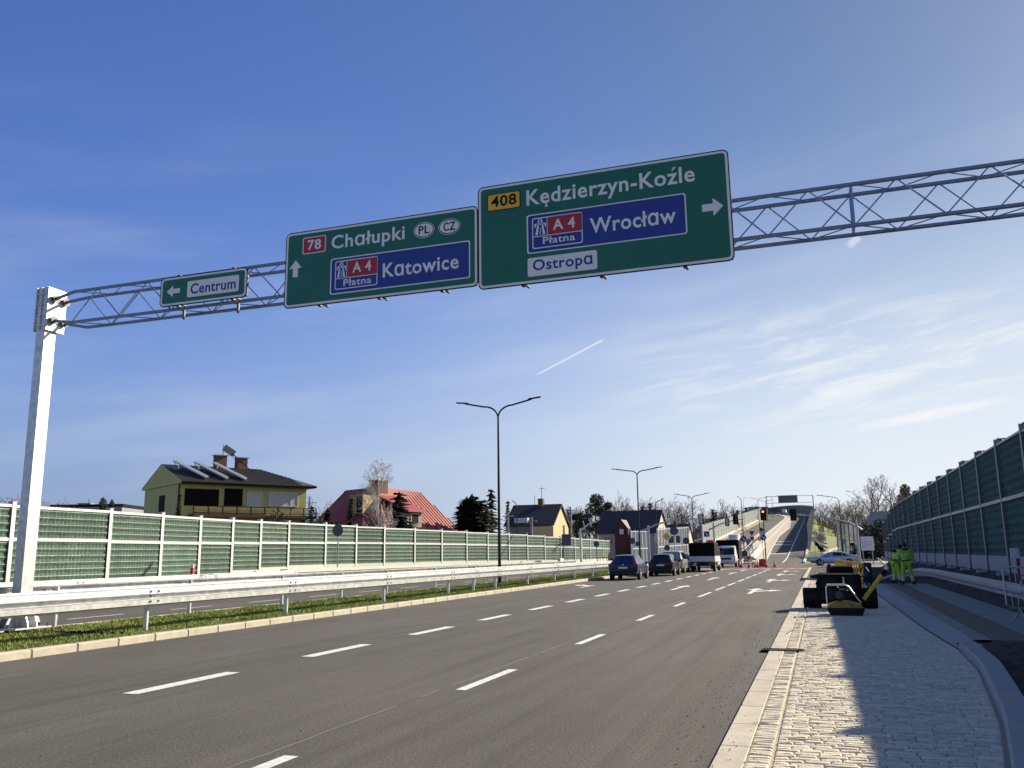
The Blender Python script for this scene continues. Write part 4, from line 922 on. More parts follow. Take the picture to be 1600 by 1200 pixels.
# ------------------------------------------------------------------ vehicles
TAIL = M('tail_lamp', (0.30, 0.010, 0.012), 0.25)
HEADL = M('head_lamp', (0.62, 0.64, 0.66), 0.12, spec=0.8)
PLATE = M('number_plate', (0.72, 0.72, 0.70), 0.5, var=0.05)
CHROME = M('chrome', (0.6, 0.6, 0.62), 0.15, metal=1.0)
PLAST = M('black_plastic', (0.018, 0.018, 0.020), 0.6)
RIM = M('wheel_rim', (0.42, 0.43, 0.45), 0.35, metal=0.7)
def paint(n, c, metal=0.4): return M(n, c, 0.24, metal=metal, var=0.06, scale=2, spec=.35)
def wheel(parent, x, y, r, w=.21, side=1):
    mb = MB(); k = [(r*.62, -w/2), (r*.93, -w/2), (r, -w*.36), (r, w*.36), (r*.93, w/2), (r*.62, w/2)]
    mb.lathe(k, (x, y, r), 'x', 20); wh = mb.build('wheel', RUBBER, parent, 50)
    mb = MB(); xo = x+side*(w/2-.02); mb.lathe([(r*.64, -.02), (r*.64, .012)], (xo, y, r), 'x', 18)
    rm = mb.build('rim', PLAST, wh); mb = MB()
    for j in range(5):
        a = 2*math.pi*j/5; m = Matrix.Rotation(a, 3, 'X'); mb.cbox(Vector((xo+side*.02, y, r))+m @ Vector((0, 0, r*.33)), (.02, r*.17, r*.6), .006, m)
    mb.lathe([(r*.64, 0), (r*.64, .022), (r*.56, .022), (r*.56, 0)], (xo+(0 if side > 0 else -.022), y, r), 'x', 18); mb.lathe([(r*.14, -.03), (r*.14, .03)], (xo, y, r), 'x', 10); mb.build('spokes', RIM, wh)
def section(w, zb, zbelt, zt, wt):
    """half outline of a car body across, from the middle of the floor to the middle of the roof"""
    return [(0, zb), (w*.84, zb), (w*.97, zb+.13), (w, zb+(zbelt-zb)*.55), (w*.985, zbelt-.07), (w*.945, zbelt), (wt+.015, zt-.075), (wt-.06, zt-.018), (wt*.5, zt), (0, zt+.004)]
def car(name, label, cat, loc, rz, st, mat, side_glass, rear_glass, front_glass, wheels, W, rear=True, extra=None, wr=.32):
    """st: stations from rear to front (y, half width, floor, belt, roof, roof half width)"""
    g = thing(name, label, cat, loc, rz); secs = [section(*s[1:]) for s in st]; n = len(secs[0]); mb = MB()
    for s, q in zip(st, secs):
        mb.v += [(x, s[0], z) for x, z in q]+[(-x, s[0], z) for x, z in q[1:-1][::-1]]
    m = 2*n-2
    for i in range(len(st)-1):
        for j in range(m): a, b_ = i*m+j, i*m+(j+1) % m; mb.f.append([a, b_, b_+m, a+m]); mb.mi.append(0)
    mb.f.append(list(range(m))[::-1]); mb.f.append([(len(st)-1)*m+j for j in range(m)]); mb.mi += [0, 0]
    body = mb.build('body', mat, g, 32)
    def sp(i, s, f):        # a spot on the flank glass of station i, f from belt to roof
        (x0, z0), (x1, z1) = secs[int(i)][5], secs[int(i)][6]; return Vector((s*(x0+(x1-x0)*f+.006), st[int(i)][0], z0+(z1-z0)*f))
    for s in (-1, 1):
        for (a, b_, ya, yb, yc, yd) in side_glass:      # between two stations: share of the way along for lower and upper corners
            mb = MB(); q = []
            for t, f in ((ya, .06), (yb, .06), (yd, .90), (yc, .90)): q.append(sp(a, s, f)*(1-t)+sp(b_, s, f)*t)
            mb.add([tuple(p) for p in q]+[(p.x-s*.02, p.y, p.z) for p in q], [(0, 1, 2, 3), (7, 6, 5, 4), (0, 4, 5, 1), (1, 5, 6, 2), (2, 6, 7, 3), (3, 7, 4, 0)]); mb.build('side_window', GLASSD, g)
    for nm, (i, j), sg in (('rear_window', rear_glass, -1), ('windscreen', front_glass, 1)):
        if i is None: continue
        (x0, z0), (x1, z1) = secs[i][5], secs[j][6]; y0, y1 = st[i][0], st[j][0]; d = Vector((0, y1-y0, z1-z0)); nr = Vector((0, -d.z, d.y)).normalized()*(-1 if sg > 0 else 1)
        if nr.z < 0: nr = -nr
        L = lambda f, k: Vector((k*(x0+(x1-x0)*f)*.93, y0+(y1-y0)*f, z0+(z1-z0)*f))+nr*.012
        q = [L(.07, -1), L(.07, 1), L(.90, 1), L(.90, -1)]; mb = MB(); mb.add([tuple(p) for p in q]+[tuple(p-nr*.03) for p in q], [(0, 1, 2, 3), (7, 6, 5, 4), (0, 4, 5, 1), (1, 5, 6, 2), (2, 6, 7, 3), (3, 7, 4, 0)]); mb.build(nm, GLASSD, g)
    for y in wheels:
        for s in (-1, 1):
            mb = MB(); mb.lathe([(wr+.06, -.02), (wr+.06, .006)], (s*(W-.0), y, wr), 'x', 20); mb.build('wheel_arch', PLAST, g); wheel(g, s*(W-.085), y, wr, .20, s)
    if extra: extra(g, st, secs)
    return g
def box_part(name, g, c, d, mat, ch=.02, m=None): mb = MB(); mb.cbox(c, d, ch, m); return mb.build(name, mat, g)
def hatch_extras(W, zl=.86, y=.0, zp=.72, mirr=2.75, zm=.98, zb=.3):
    def f(g, st, secs):
        for s in (-1, 1):
            box_part('tail_light', g, (s*(W-.21), y+.06, zl), (.40, .16, .13), TAIL, .04); box_part('tail_light', g, (s*(W-.045), y+.16, zl+.02), (.09, .26, .12), TAIL, .03)
            box_part('mirror', g, (s*(W+.06), mirr, zm), (.2, .12, .14), PLAST, .04); box_part('headlight', g, (s*(W-.22), st[-1][0]-.05, .68), (.34, .2, .13), HEADL, .04)
        box_part('number_plate', g, (0, y-.012, zp), (.52, .02, .115), PLATE, .004); box_part('bumper', g, (0, y+.02, zb+.08), (2*W-.16, .16, .18), PLAST, .05)
        box_part('badge', g, (0, y+.0, zl+.045), (.10, .03, .06), CHROME, .01)
        mb = MB(); mb.tube([(0, .95, st[3][4]-.02), (0, .85, st[3][4]+.11)], .012, 5); mb.build('aerial', PLAST, g)
    return f
NAVY = paint('navy_paint', (0.012, 0.024, 0.090), .1); NAVY2 = paint('dark_blue_paint', (0.007, 0.010, 0.028), .1); SILV = paint('silver_paint', (0.46, 0.47, 0.48), .6); SBLUE = paint('silver_blue_paint', (0.30, 0.36, 0.48), .5); REDC = paint('red_paint', (0.35, 0.015, 0.02))
H1 = [(0, .82, .42, .78, .92, .72), (.04, .86, .30, .90, .97, .74), (.16, .885, .26, .95, 1.02, .76), (.62, .90, .24, .97, 1.42, .60), (1.0, .90, .22, .97, 1.47, .61), (2.1, .90, .22, .96, 1.48, .62), (2.75, .90, .22, .95, 1.36, .60), (3.25, .89, .22, .95, .98, .72), (3.9, .86, .24, .84, .88, .66), (4.2, .80, .30, .70, .76, .58), (4.28, .72, .36, .60, .66, .5)]
G1 = [(3, 4, .05, 1, .35, 1), (4, 5, .06, 1, .06, 1), (5, 6, .06, 1, .06, .9)]
p = gnd(983, 906.5); car('parked_car', 'dark navy hatchback at the back of the queue, nearest on the left lane', 'car', (-11.15, 52.0, 0), R(1.5), H1, NAVY, G1, (2, 3), (7, 6), (.85, 3.42), .90, extra=hatch_extras(.90))
H2 = [(y*.93, w*.95, a, b_, c*1.0, d*.95) for y, w, a, b_, c, d in H1]
car('parked_car', 'dark blue hatchback second in the queue, before the silver estate', 'car', (-10.35, 60.3, 0), R(1.0), H2, NAVY2, G1, (2, 3), (7, 6), (.8, 3.2), .86, extra=hatch_extras(.86))
H3 = [(0, .80, .42, .86, 1.0, .70), (.05, .86, .32, .96, 1.05, .74), (.12, .885, .28, 1.0, 1.10, .76), (.38, .90, .26, 1.02, 1.62, .63), (1.0, .90, .24, 1.02, 1.68, .64), (2.3, .90, .24, 1.0, 1.67, .64), (2.9, .90, .24, .99, 1.52, .62), (3.5, .89, .24, .98, 1.02, .72), (4.1, .86, .26, .88, .92, .66), (4.4, .78, .34, .70, .76, .56)]
car('parked_car', 'silver estate car third in the queue beside the dark canvas truck', 'car', (-10.75, 67.3, 0), R(.5), H3, SILV, G1, (2, 3), (7, 6), (.85, 3.5), .90, extra=hatch_extras(.90, .98, 0, .80, 2.95, 1.05, .32))
car('parked_car', 'silver-blue car half hidden behind the silver estate and the dark truck', 'car', (-11.2, 75.5, 0), 0, H2, SBLUE, G1, (2, 3), (7, 6), (.8, 3.2), .86, extra=hatch_extras(.86))
SD = [(0, .78, .45, .80, .90, .66), (.06, .86, .32, .92, .97, .72), (.5, .90, .24, .97, 1.02, .72), (.75, .905, .22, .97, 1.08, .70), (1.55, .91, .20, .96, 1.38, .58), (2.4, .91, .20, .95, 1.42, .59), (2.95, .91, .20, .93, 1.30, .57), (3.6, .90, .20, .91, .95, .72), (4.3, .86, .24, .82, .86, .66), (4.62, .80, .30, .68, .72, .56), (4.7, .70, .36, .58, .62, .5)]
GS = [(4, 5, .02, 1, .1, 1), (5, 6, .05, 1, .05, .9), (3, 4, .35, .95, .75, .95)]
def sd_ex(g, st, secs):
    for s in (-1, 1):
        box_part('tail_light', g, (s*.70, .05, .84), (.36, .12, .14), TAIL, .03); box_part('headlight', g, (s*.66, 4.58, .66), (.34, .2, .13), HEADL, .04); box_part('mirror', g, (s*.96, 3.1, .96), (.2, .12, .13), PLAST, .04)
car('crossing_car', 'silver-blue saloon turning across the junction, seen from its side', 'car', (3.55, 97.2, 0.0), R(88), SD, paint('pale_blue_silver', (0.40, 0.45, 0.55), .4), GS, (2, 4), (7, 6), (.95, 3.75), .905, extra=sd_ex)
p = at(1143, 836, 170); car('oncoming_car', 'small red car coming down the ramp in front of the white van', 'car', (p.x-2.35, 158, zr(158)+.02), math.pi, H2, REDC, G1, (2, 3), (7, 6), (.8, 3.2), .86, extra=hatch_extras(.86))
V1 = [(0, .90, .40, 1.2, 2.2, .82), (.1, .95, .34, 1.25, 2.25, .84), (3.3, .95, .32, 1.2, 2.25, .84), (3.7, .95, .32, 1.16, 2.1, .80), (4.5, .94, .32, 1.12, 1.20, .80), (5.1, .88, .36, .95, 1.0, .70), (5.2, .80, .42, .8, .86, .62)]
def van_ex(W, y, zh=.82):
    def f(g, st, secs):
        for s in (-1, 1): box_part('headlight', g, (s*(W-.2), y-.03, zh), (.30, .16, .22), HEADL, .04); box_part('mirror', g, (s*(W+.16), y-1.25, 1.35), (.22, .12, .34), PLAST, .03)
        box_part('grille', g, (0, y-.02, zh-.02), (.9, .12, .22), PLAST, .03); box_part('bumper', g, (0, y-.06, .5), (2*W-.2, .2, .24), PLAST, .05); box_part('number_plate', g, (0, y+.06, .52), (.5, .02, .11), PLATE, .004)
    return f
p = at(1149, 837, 160); car('oncoming_van', 'white van coming down the ramp, small beside the pale kerb', 'van', (p.x, 160, zr(160)+.02), math.pi, V1, WHITEP, [(2, 3, .1, 1, .1, .9)], (None, None), (4, 3), (1.0, 4.2), .95, extra=van_ex(.95, 5.2), wr=.36)
p = at(1148, 810, 240)
# flatbed truck with the dark canvas, seen from behind
CANV = M('dark_canvas', (0.006, 0.006, 0.008), 0.8, var=0.3, bump=.5, bscale=3, spec=.1)
t = thing('flatbed_truck', 'flatbed truck with a dark canvas box and a pale tailgate, seen from behind', 'truck', (-9.05, 72.2, 0), R(.6))
box_part('canvas_box', t, (0, 1.6, 1.75), (2.02, 3.2, 1.06), CANV, .05); box_part('tailgate', t, (0, .0, 1.0), (2.0, .06, .44), paint('pale_grey_paint', (.55, .57, .60), .1), .015)
for s in (-1, 1): box_part('dropside', t, (s*1.0, 1.62, 1.0), (.05, 3.16, .44), WHITEP, .012)
box_part('bed', t, (0, 1.65, .735), (2.0, 3.3, .085), PLAST, .02); box_part('chassis', t, (0, 2.4, .58), (.8, 4.6, .2), PLAST, .03); box_part('rear_bumper', t, (0, .06, .55), (1.8, .1, .12), PLAST, .02)
for s in (-1, 1): box_part('tail_light', t, (s*.80, .0, .63), (.26, .06, .10), TAIL, .015); box_part('mud_flap', t, (s*.78, .5, .38), (.36, .03, .4), RUBBER, .005)
box_part('number_plate', t, (-.62, -.01, .52), (.34, .02, .11), PLATE, .004)
CB = [(3.35, .92, .42, 1.15, 2.0, .80), (3.5, .96, .36, 1.18, 2.06, .82), (4.5, .96, .34, 1.16, 2.06, .82), (4.75, .96, .34, 1.14, 1.95, .79), (5.4, .94, .36, 1.08, 1.14, .80), (5.9, .86, .42, .9, .95, .7)]
secs = [section(*s[1:]) for s in CB]; mb = MB(); n = len(secs[0]); m_ = 2*n-2
for s, q in zip(CB, secs): mb.v += [(x, s[0], z) for x, z in q]+[(-x, s[0], z) for x, z in q[1:-1][::-1]]
for i in range(len(CB)-1):
    for j in range(m_): a, b_ = i*m_+j, i*m_+(j+1) % m_; mb.f.append([a, b_, b_+m_, a+m_]); mb.mi.append(0)
mb.f.append(list(range(m_))[::-1]); mb.f.append([(len(CB)-1)*m_+j for j in range(m_)]); mb.mi += [0, 0]; mb.build('cab', WHITEP, t, 32)
for s in (-1, 1):
    box_part('mirror', t, (s*1.13, 4.9, 1.45), (.2, .1, .3), PLAST, .03)
    mb = MB(); mb.prism([(3.7, 1.25), (4.85, 1.25), (4.6, 1.88), (3.7, 1.9)], 'x', s*.93, s*.955); mb.build('side_window', GLASSD, t)
    wheel(t, s*.84, .95, .34, .22, s); wheel(t, s*.84, 4.75, .34, .22, s)
# white box truck facing the camera
t = thing('box_truck', 'white-fronted truck with a taller dark box body, facing the road works', 'truck', (at(1136.5, 886, 91).x, 90.4, 0), math.pi)
C2 = [(-1.75, .94, .45, 1.2, 2.0, .80), (-1.6, .97, .38, 1.22, 2.12, .82), (-1.0, .97, .36, 1.2, 2.10, .82), (-.75, .96, .36, 1.16, 1.98, .80), (-.22, .95, .36, 1.12, 1.2, .80), (-.02, .86, .42, .92, .98, .7)]
secs = [section(*s[1:]) for s in C2]; mb = MB()
for s, q in zip(C2, secs): mb.v += [(x, s[0], z) for x, z in q]+[(-x, s[0], z) for x, z in q[1:-1][::-1]]
for i in range(len(C2)-1):
    for j in range(m_): a, b_ = i*m_+j, i*m_+(j+1) % m_; mb.f.append([a, b_, b_+m_, a+m_]); mb.mi.append(0)
mb.f.append(list(range(m_))[::-1]); mb.f.append([(len(C2)-1)*m_+j for j in range(m_)]); mb.mi += [0, 0]; mb.build('cab', WHITEP, t, 32)
mb = MB(); mb.add([(-.80, -.17, 1.24), (.80, -.17, 1.24), (.70, -.70, 1.90), (-.70, -.70, 1.90), (-.80, -.22, 1.24), (.80, -.22, 1.24), (.70, -.75, 1.90), (-.70, -.75, 1.90)], [(0, 1, 2, 3), (7, 6, 5, 4), (0, 4, 5, 1), (1, 5, 6, 2), (2, 6, 7, 3), (3, 7, 4, 0)]); mb.build('windscreen', GLASSD, t)
box_part('box_body', t, (0, -3.6, 1.72), (2.22, 3.6, 1.95), CANV, .04); box_part('grille', t, (0, -.03, .84), (.95, .1, .20), PLAST, .03); box_part('bumper', t, (0, -.06, .5), (1.75, .2, .22), SILV, .05)
for s in (-1, 1):
    box_part('headlight', t, (s*.70, -.06, .86), (.30, .16, .22), HEADL, .04); box_part('mirror', t, (s*1.12, -.95, 1.45), (.2, .1, .34), PLAST, .03); wheel(t, s*.85, -.75, .34, .22, s); wheel(t, s*.85, -4.4, .34, .22, s)
box_part('number_plate', t, (0, .05, .52), (.5, .02, .11), PLATE, .004)
p = at(1226, 801.5, 395); car('oncoming_van', 'tiny white van at the crest of the ramp below the distant gantry board', 'van', (p.x, 395, zr(395)+.05), math.pi, V1, WHITEP, [(2, 3, .1, 1, .1, .9)], (None, None), (4, 3), (1.0, 4.2), .95, extra=van_ex(.95, 5.2), wr=.36)

# ------------------------------------------------------------------ road works
YELP = M('yellow_paint', (0.62, 0.42, 0.012), 0.45, var=0.18, scale=8)
YELPL = M('yellow_plastic', (0.70, 0.40, 0.020), 0.5, var=0.1)
IRON = M('dirty_iron', (0.010, 0.010, 0.011), 0.6, metal=.1, spec=.25, var=0.45, scale=9, bump=.4, bscale=25)
BLKM = M('machine_black', (0.005, 0.005, 0.006), 0.6, spec=.18, var=0.4, scale=6)
TUBEW = M('bright_tube', (0.74, 0.72, 0.66), 0.35, metal=.3)
t = thing('plate_compactor', 'yellow and black plate compactor with its long handle leaning right on the setts', 'compactor', (.47, 24.0, .035)); t.scale = (1.07, 1.07, 1.07)
mb = MB(); mb.prism([(-.40, .10), (-.34, .0), (.34, .0), (.40, .10), (.40, .16), (-.40, .16)], 'y', -.28, .38); pl = mb.build('base_plate', IRON, t)
mb = MB(); mb.prism([(-.38, .165), (.38, .165), (.34, .24), (-.02, .34), (-.36, .24)], 'y', -.24, .34); mb.build('cover', M('shaded_dirty_yellow', (0.26, 0.19, 0.02), .55, var=.45, scale=7), t)  # shade over the cover painted in as a darker yellow, mottled with dirt
box_part('engine', t, (-.12, .1, .45), (.42, .40, .26), IRON, .03); box_part('fuel_tank', t, (-.22, .08, .61), (.22, .28, .10), BLKM, .04); box_part('air_filter', t, (.10, .12, .56), (.16, .2, .16), BLKM, .03)
mb = MB(); mb.lathe([(.09, 0), (.09, .05), (.03, .06)], (-.12, -.12, .45), 'y', 14); mb.build('starter', M('grey_cast', (.06, .06, .065), .5, metal=.5), t)
mb = MB()
for y in (-.2, .33): mb.tube([(-.40, y, .2), (-.40, y, .62), (-.36, y, .68), (.02, y, .68), (.10, y, .64), (.34, y, .28)], .017, 7)
mb.tube([(-.36, -.2, .68), (-.36, .33, .68)], .017, 6); mb.tube([(0, -.2, .68), (0, -.2, .80), (.0, -.17, .86)], .017, 6); mb.build('guard_frame', TUBEW, t, 60)
mb = MB(); m = Matrix.Rotation(R(38), 3, 'Y'); mb.cbox((.68, .16, .67), (.09, .09, .86), .02, m); h = mb.build('handle', YELP, t)
mb = MB(); mb.cbox((.905, .16, .955), (.11, .12, .16), .02, m); mb.build('grip', BLKM, h)
mb = MB(); mb.cbox((.965, .16, 1.05), (.09, .11, .10), .02, m); mb.tube([(1.0, .16, 1.10), (.93, .16, 1.14), (.80, .16, 1.28), (.77, .16, 1.28)], .018, 7); mb.build('handlebar', TUBEW, h)
for x, y in ((-.3, -.15), (.3, -.15)): box_part('rubber_mount', t, (x, y, .16), (.08, .08, .06), RUBBER, .01)
t = thing('site_roller', 'large black pedestrian roller with two drums behind the plate compactor', 'roller', (.42, 26.6, .03))
for x in (-.76, .70): 
    mb = MB(); mb.lathe([(.20, -.24), (.27, -.24), (.28, -.21), (.28, .21), (.27, .24), (.20, .24)], (x, .1, .28), 'x', 22); mb.build('drum', IRON, t, 40)
box_part('body', t, (-.02, .25, .52), (1.16, .9, .80), BLKM, .03); mb = MB()
for a in ((-.60, .56, -.22, -.18), (-.60, .56, .68, .72), (-.60, -.56, -.18, .68), (.52, .56, -.18, .68)): mb.box(*a, .922, .955)
mb.build('rim', M('worn_edge', (.30, .25, .17), .7, var=.3, scale=12), t)
box_part('cross_beam', t, (.05, .1, .28), (1.5, .12, .12), IRON, .02); box_part('hopper', t, (-.02, .25, .87), (1.0, .78, .1), BLKM, .02)
mb = MB(); mb.lathe([(.08, -.36), (.10, -.34), (.10, .34), (.08, .36)], (.04, .2, 1.05), 'x', 14); mb.build('cylinder', BLKM, t, 40)
mb = MB(); mb.lathe([(.05, 0), (.05, .24), (.035, .26)], (-.24, .1, .95), 'z', 10); mb.build('exhaust', IRON, t)
for i, pts_ in enumerate((((-.5, -.15, .9), (-.62, -.25, .7), (-.58, -.22, .4), (-.7, -.05, .3)), ((.3, -.25, .92), (.36, -.34, .6), (.25, -.28, .3)), ((.5, .1, .9), (.66, .0, .85), (.74, .05, .55), (.64, .1, .35)))):
    mb = MB(); mb.tube(pts_, .022, 6); mb.build('hose', RUBBER, t, 60)
for x, z in ((-.42, .70), (.36, .70), (-.42, .36), (.36, .36)): box_part('access_panel', t, (x*.7, -.21, z), (.42, .02, .26), IRON, .008)
mb = MB(); mb.lathe([(.10, 0), (.16, .02), (.16, .10), (.05, .12)], (-.62, .2, .80), 'z', 14); mb.build('fuel_cap', IRON, t); mb = MB(); mb.tube([(.56, .4, .9), (.62, .5, 1.08), (.72, .3, 1.10), (.80, .1, .95)], .02, 6); mb.build('lever', IRON, t)
box_part('control_box', t, (-.55, .0, .62), (.16, .3, .2), IRON, .03); box_part('lever', t, (.82, .3, .62), (.05, .05, .5), IRON, .01, Matrix.Rotation(R(25), 3, 'Y'))
mb = MB(); mb.tube([(-.72, -.1, .2), (-.86, -.5, .08), (-.95, -.75, .05)], .02, 6); mb.build('tow_bar', IRON, t)
# yellow plastic barrier board
t = thing('barrier_board', 'yellow slatted plastic barrier leaning behind the black roller', 'barrier', (0, 0, 0)); a, b_ = at(1302.5, 890, 36.8), at(1347, 902, 36.0)
u = Vector((b_.x-a.x, b_.y-a.y, 0)); L = u.length; t.location = (a.x, a.y, .04); t.rotation_euler = (0, R(5.5), math.atan2(u.y, u.x))
mb = MB(); mb.box(0, L, -.02, .02, 1.14, 1.22); mb.box(0, L, -.02, .02, .42, .62); mb.box(0, .06, -.02, .02, .62, 1.10); mb.box(L-.06, L, -.02, .02, 0.0, 1.10); mb.box(.06, L*.38, -.02, .02, .62, 1.099); mb.build('frame', YELPL, t)
mb = MB(); x = L*.41
while x < L-.10: mb.box(x, x+.045, -.015, .015, .62, 1.14); x += .105
mb.build('slats', YELPL, t); mb = MB(); mb.box(.05, L-.05, -.045, -.021, .78, .83); mb.build('stripe', M('reflective_strip', (.75, .74, .68), .4), t)
for x in (.15, L-.15): box_part('foot', t, (x, 0, .04), (.1, .6, .08), RUBBER, .02); 
for x in (.3, ): box_part('support', t, (x, 0, .25), (.05, .05, .4), YELPL, .01)
# blue drum and a sheet of cloth behind the barrier
p = at(1353, 903, 45); t = thing('plastic_drum', 'dark blue plastic drum between the yellow barrier and the workers', 'drum', (p.x, 45, .08)); mb = MB(); mb.lathe([(.27, 0), (.29, .04), (.29, .28), (.305, .30), (.29, .32), (.29, .58), (.305, .60), (.29, .62), (.29, .86), (.26, .90)], (0, 0, 0), 'z', 20); mb.build('body', M('blue_plastic', (.012, .025, .09), .45), t, 40); mb = MB(); mb.lathe([(.28, .86), (.28, .89), (.2, .91)], (0, 0, .02), 'z', 20); mb.build('lid', BLKM, t)
# drain grate set in the edge band
p = gnd(1218, 1014); t = thing('drain_grate', 'black slotted drain grate crossing the pale edge band', 'drain', (-.80, 15.55, .005)); mb = MB()
mb.box(-.24, .40, -.14, -.11, 0, .04); mb.box(-.24, .40, .11, .14, 0, .04)
for i in range(15): mb.box(-.24+i*.044, -.215+i*.044, -.11, .11, 0, .038)
mb.build('grate', IRON, t)
box_part('frame', t, (.08, 0, .012), (.70, .34, .018), IRON, .004)
# crowd control barrier at the right edge
STEEL = M('barrier_steel', (.42, .45, .49), .4, metal=.6)
t = thing('crowd_barrier', 'steel crowd control barrier standing on the footpath at the right edge', 'barrier', (3.62, 21.4, .09), R(12)); mb = MB()
mb.tube([(.0, 0, .36), (0, 0, 1.06), (.06, 0, 1.13), (2.2, 0, 1.13), (2.26, 0, 1.06), (2.26, 0, .36), (2.2, 0, .29), (.06, 0, .29), (0, 0, .36)], .021, 8, False); mb.build('frame', STEEL, t, 60); mb = MB()
for i in range(1, 19): mb.tube([(i*.119, 0, .30), (i*.119, 0, 1.12)], .008, 5)
mb.build('bars', STEEL, t, 60)
for x in (.25, 2.0): mb = MB(); mb.tube([(x, -.36, 0.01), (x, -.05, .2), (x, 0, .29)], .018, 7); mb.tube([(x, .36, 0.01), (x, .05, .2), (x, 0, .29)], .018, 7); mb.build('foot', STEEL, t, 60)
p = at(1590, 872, 26); t = thing('marker_post', 'small red and white marker post behind the steel crowd barrier', 'marker', (p.x, 26, .4)); z1 = p.z-.4
mb = MB(); mb.cbox((0, 0, z1*.70), (.08, .05, z1*.6), .01); mb.m = 1; mb.cbox((0, 0, z1*.2), (.05, .03, z1*.4), .01); mb.build('post', [M('dull_red', (.28, .03, .03), .6), GALVD], t); mb = MB(); mb.cbox((-.05, 0, z1+.12), (.22, .03, .26), .01); mb.build('plate', M('pale_plate', (.55, .66, .70), .5), t)
p = at(281/1+22, 888, posY(303, -25.4)); t = thing('marker_post', 'red and white striped marker post before the green barrier', 'marker', (-25.4, posY(303, -25.4), .5)); mb = MB(); z1 = at(303, 882, t.location.y).z-.5
mb.cbox((0, 0, z1/2), (.12, .12, z1), .02); mb.build('post', WHITEP, t); mb = MB(); mb.cbox((0, 0, z1*.68), (.126, .126, z1*.3), .004); mb.build('stripe', REDPL, t)
p = at(1502, 913, 37.2); t = thing('hose_coil', 'orange coil of hose lying in the shade under the curved guardrail', 'hose', (p.x, 37.2, p.z-.24)); mb = MB()
for k in range(3): mb.tube([((.13+.02*k)*math.cos(a), .06*k, .22+(.20-.01*k)*math.sin(a)) for a in frange(0, 6.2, 24)], .028, 6)
mb.build('coil', M('orange_hose', (.40, .075, .035), .6), t, 60)
# cones, water filled block and striped planks at the closed lane
ORAN = M('cone_red', (.60, .06, .035), .5, var=.1)
def cone_mesh(parent, s):
    mb = MB(); mb.cbox((0, 0, .02*s), (.36*s, .36*s, .04*s), .01); b_ = mb.build('base', ORAN, parent); mb = MB(); mb.lathe([(.135*s, .04*s), (.035*s, .70*s), (.02*s, .71*s)], (0, 0, 0), 'z', 14); c = mb.build('cone', ORAN, parent, 50)
    mb = MB(); mb.lathe([(.103*s, .27*s), (.079*s, .42*s)], (0, 0, 0), 'z', 14); mb.build('reflective_band', WHITEP, parent)
cone0 = thing('traffic_cone', 'traffic cone farthest right, alone on the lane beyond the red block', 'cone', (0, 0, 0), 0, 'traffic cones'); cone_mesh(cone0, 1.0)
CN = [(1210.5, 884, 90, 'traffic cone farthest right, alone on the lane beyond the red block'), (1197.5, 884.5, 89, 'traffic cone touching the right end of the red plastic block'), (1184, 885, 88, 'traffic cone just left of the red plastic block'), (1180.5, 885, 89, 'left one of the two cones close to the red plastic block'), (1170.5, 885, 88, 'traffic cone midway between the truck and the red block'), (1159, 885, 88.5, 'right one of the pair of cones beside the white-fronted truck'), (1156, 885, 90, 'left one of the pair of cones beside the white-fronted truck')]
for i, (x, y, Y, lab) in enumerate(CN):
    p = at(x, y, Y)
    if i == 0: cone0.location = (p.x, Y, 0)
    else: dup(cone0, (p.x, Y, 0), .3*i, lab)
p = at(1191.5, 880, 93); t = thing('barrier_block', 'red water-filled plastic block among the cones', 'barrier', (p.x, 93, 0)); mb = MB(); mb.prism([(-.52, 0), (.52, 0), (.5, .15), (.36, .28), (.3, .75), (-.3, .75), (-.36, .28), (-.5, .15)], 'y', -.22, .22); mb.build('body', REDPL, t); mb = MB(); mb.lathe([(.06, .75), (.06, .79)], (0, 0, 0), 'z', 10); mb.build('cap', PLAST, t)
for i in (-1, 1): box_part('foot_notch', t, (i*.3, -.225, .06), (.16, .02, .1), PLAST, .004)
def plank(label, x0, y0, Y0, x1, y1, Y1, h=.22):
    a, b_ = at(x0, y0, Y0), at(x1, y1, Y1); d = b_-a; L = d.length; t = thing('barrier_plank', label, 'barrier', (a.x, a.y, 0), math.atan2(d.y, d.x)); n = max(4, int(L/.45)); hl = math.hypot(d.x, d.y)
    mb = MB()
    for i in range(n): mb.m = i % 2; f0, f1 = i/n, (i+1)/n; mb.add([(hl*f, y_, a.z+d.z*f+z_) for f in (f0, f1) for y_ in (-.03, .03) for z_ in (-h/2, h/2)], [(0, 1, 3, 2), (4, 6, 7, 5), (0, 4, 5, 1), (2, 3, 7, 6), (0, 2, 6, 4), (1, 5, 7, 3)])
    mb.build('plank', [REDPL, WHITEP], t)
    for f in (.12, .88): mb = MB(); mb.box(hl*f-.03, hl*f+.03, -.02, .02, zr(Y0+(Y1-Y0)*f)-.05, a.z+d.z*f-h/2-.005); mb.box(hl*f-.05, hl*f+.05, -.3, .3, zr(Y0+(Y1-Y0)*f)-.05, zr(Y0+(Y1-Y0)*f)+.06); mb.build('leg', PLAST, t)
plank('red and white striped plank across the closed lane behind the cones', 1154, 871, 97, 1178, 871.5, 97)
plank('red and white striped plank rising along the ramp beside the white van', 1151, 859, 128, 1166, 850, 150, .5)
plank('red and white striped plank left of the blue disc signs on the ramp', 1178, 841, 165, 1187, 834, 180, .6)
plank('striped plank beside the round grey sign back, right of the truck', 1168, 872, 99, 1182, 874, 99)

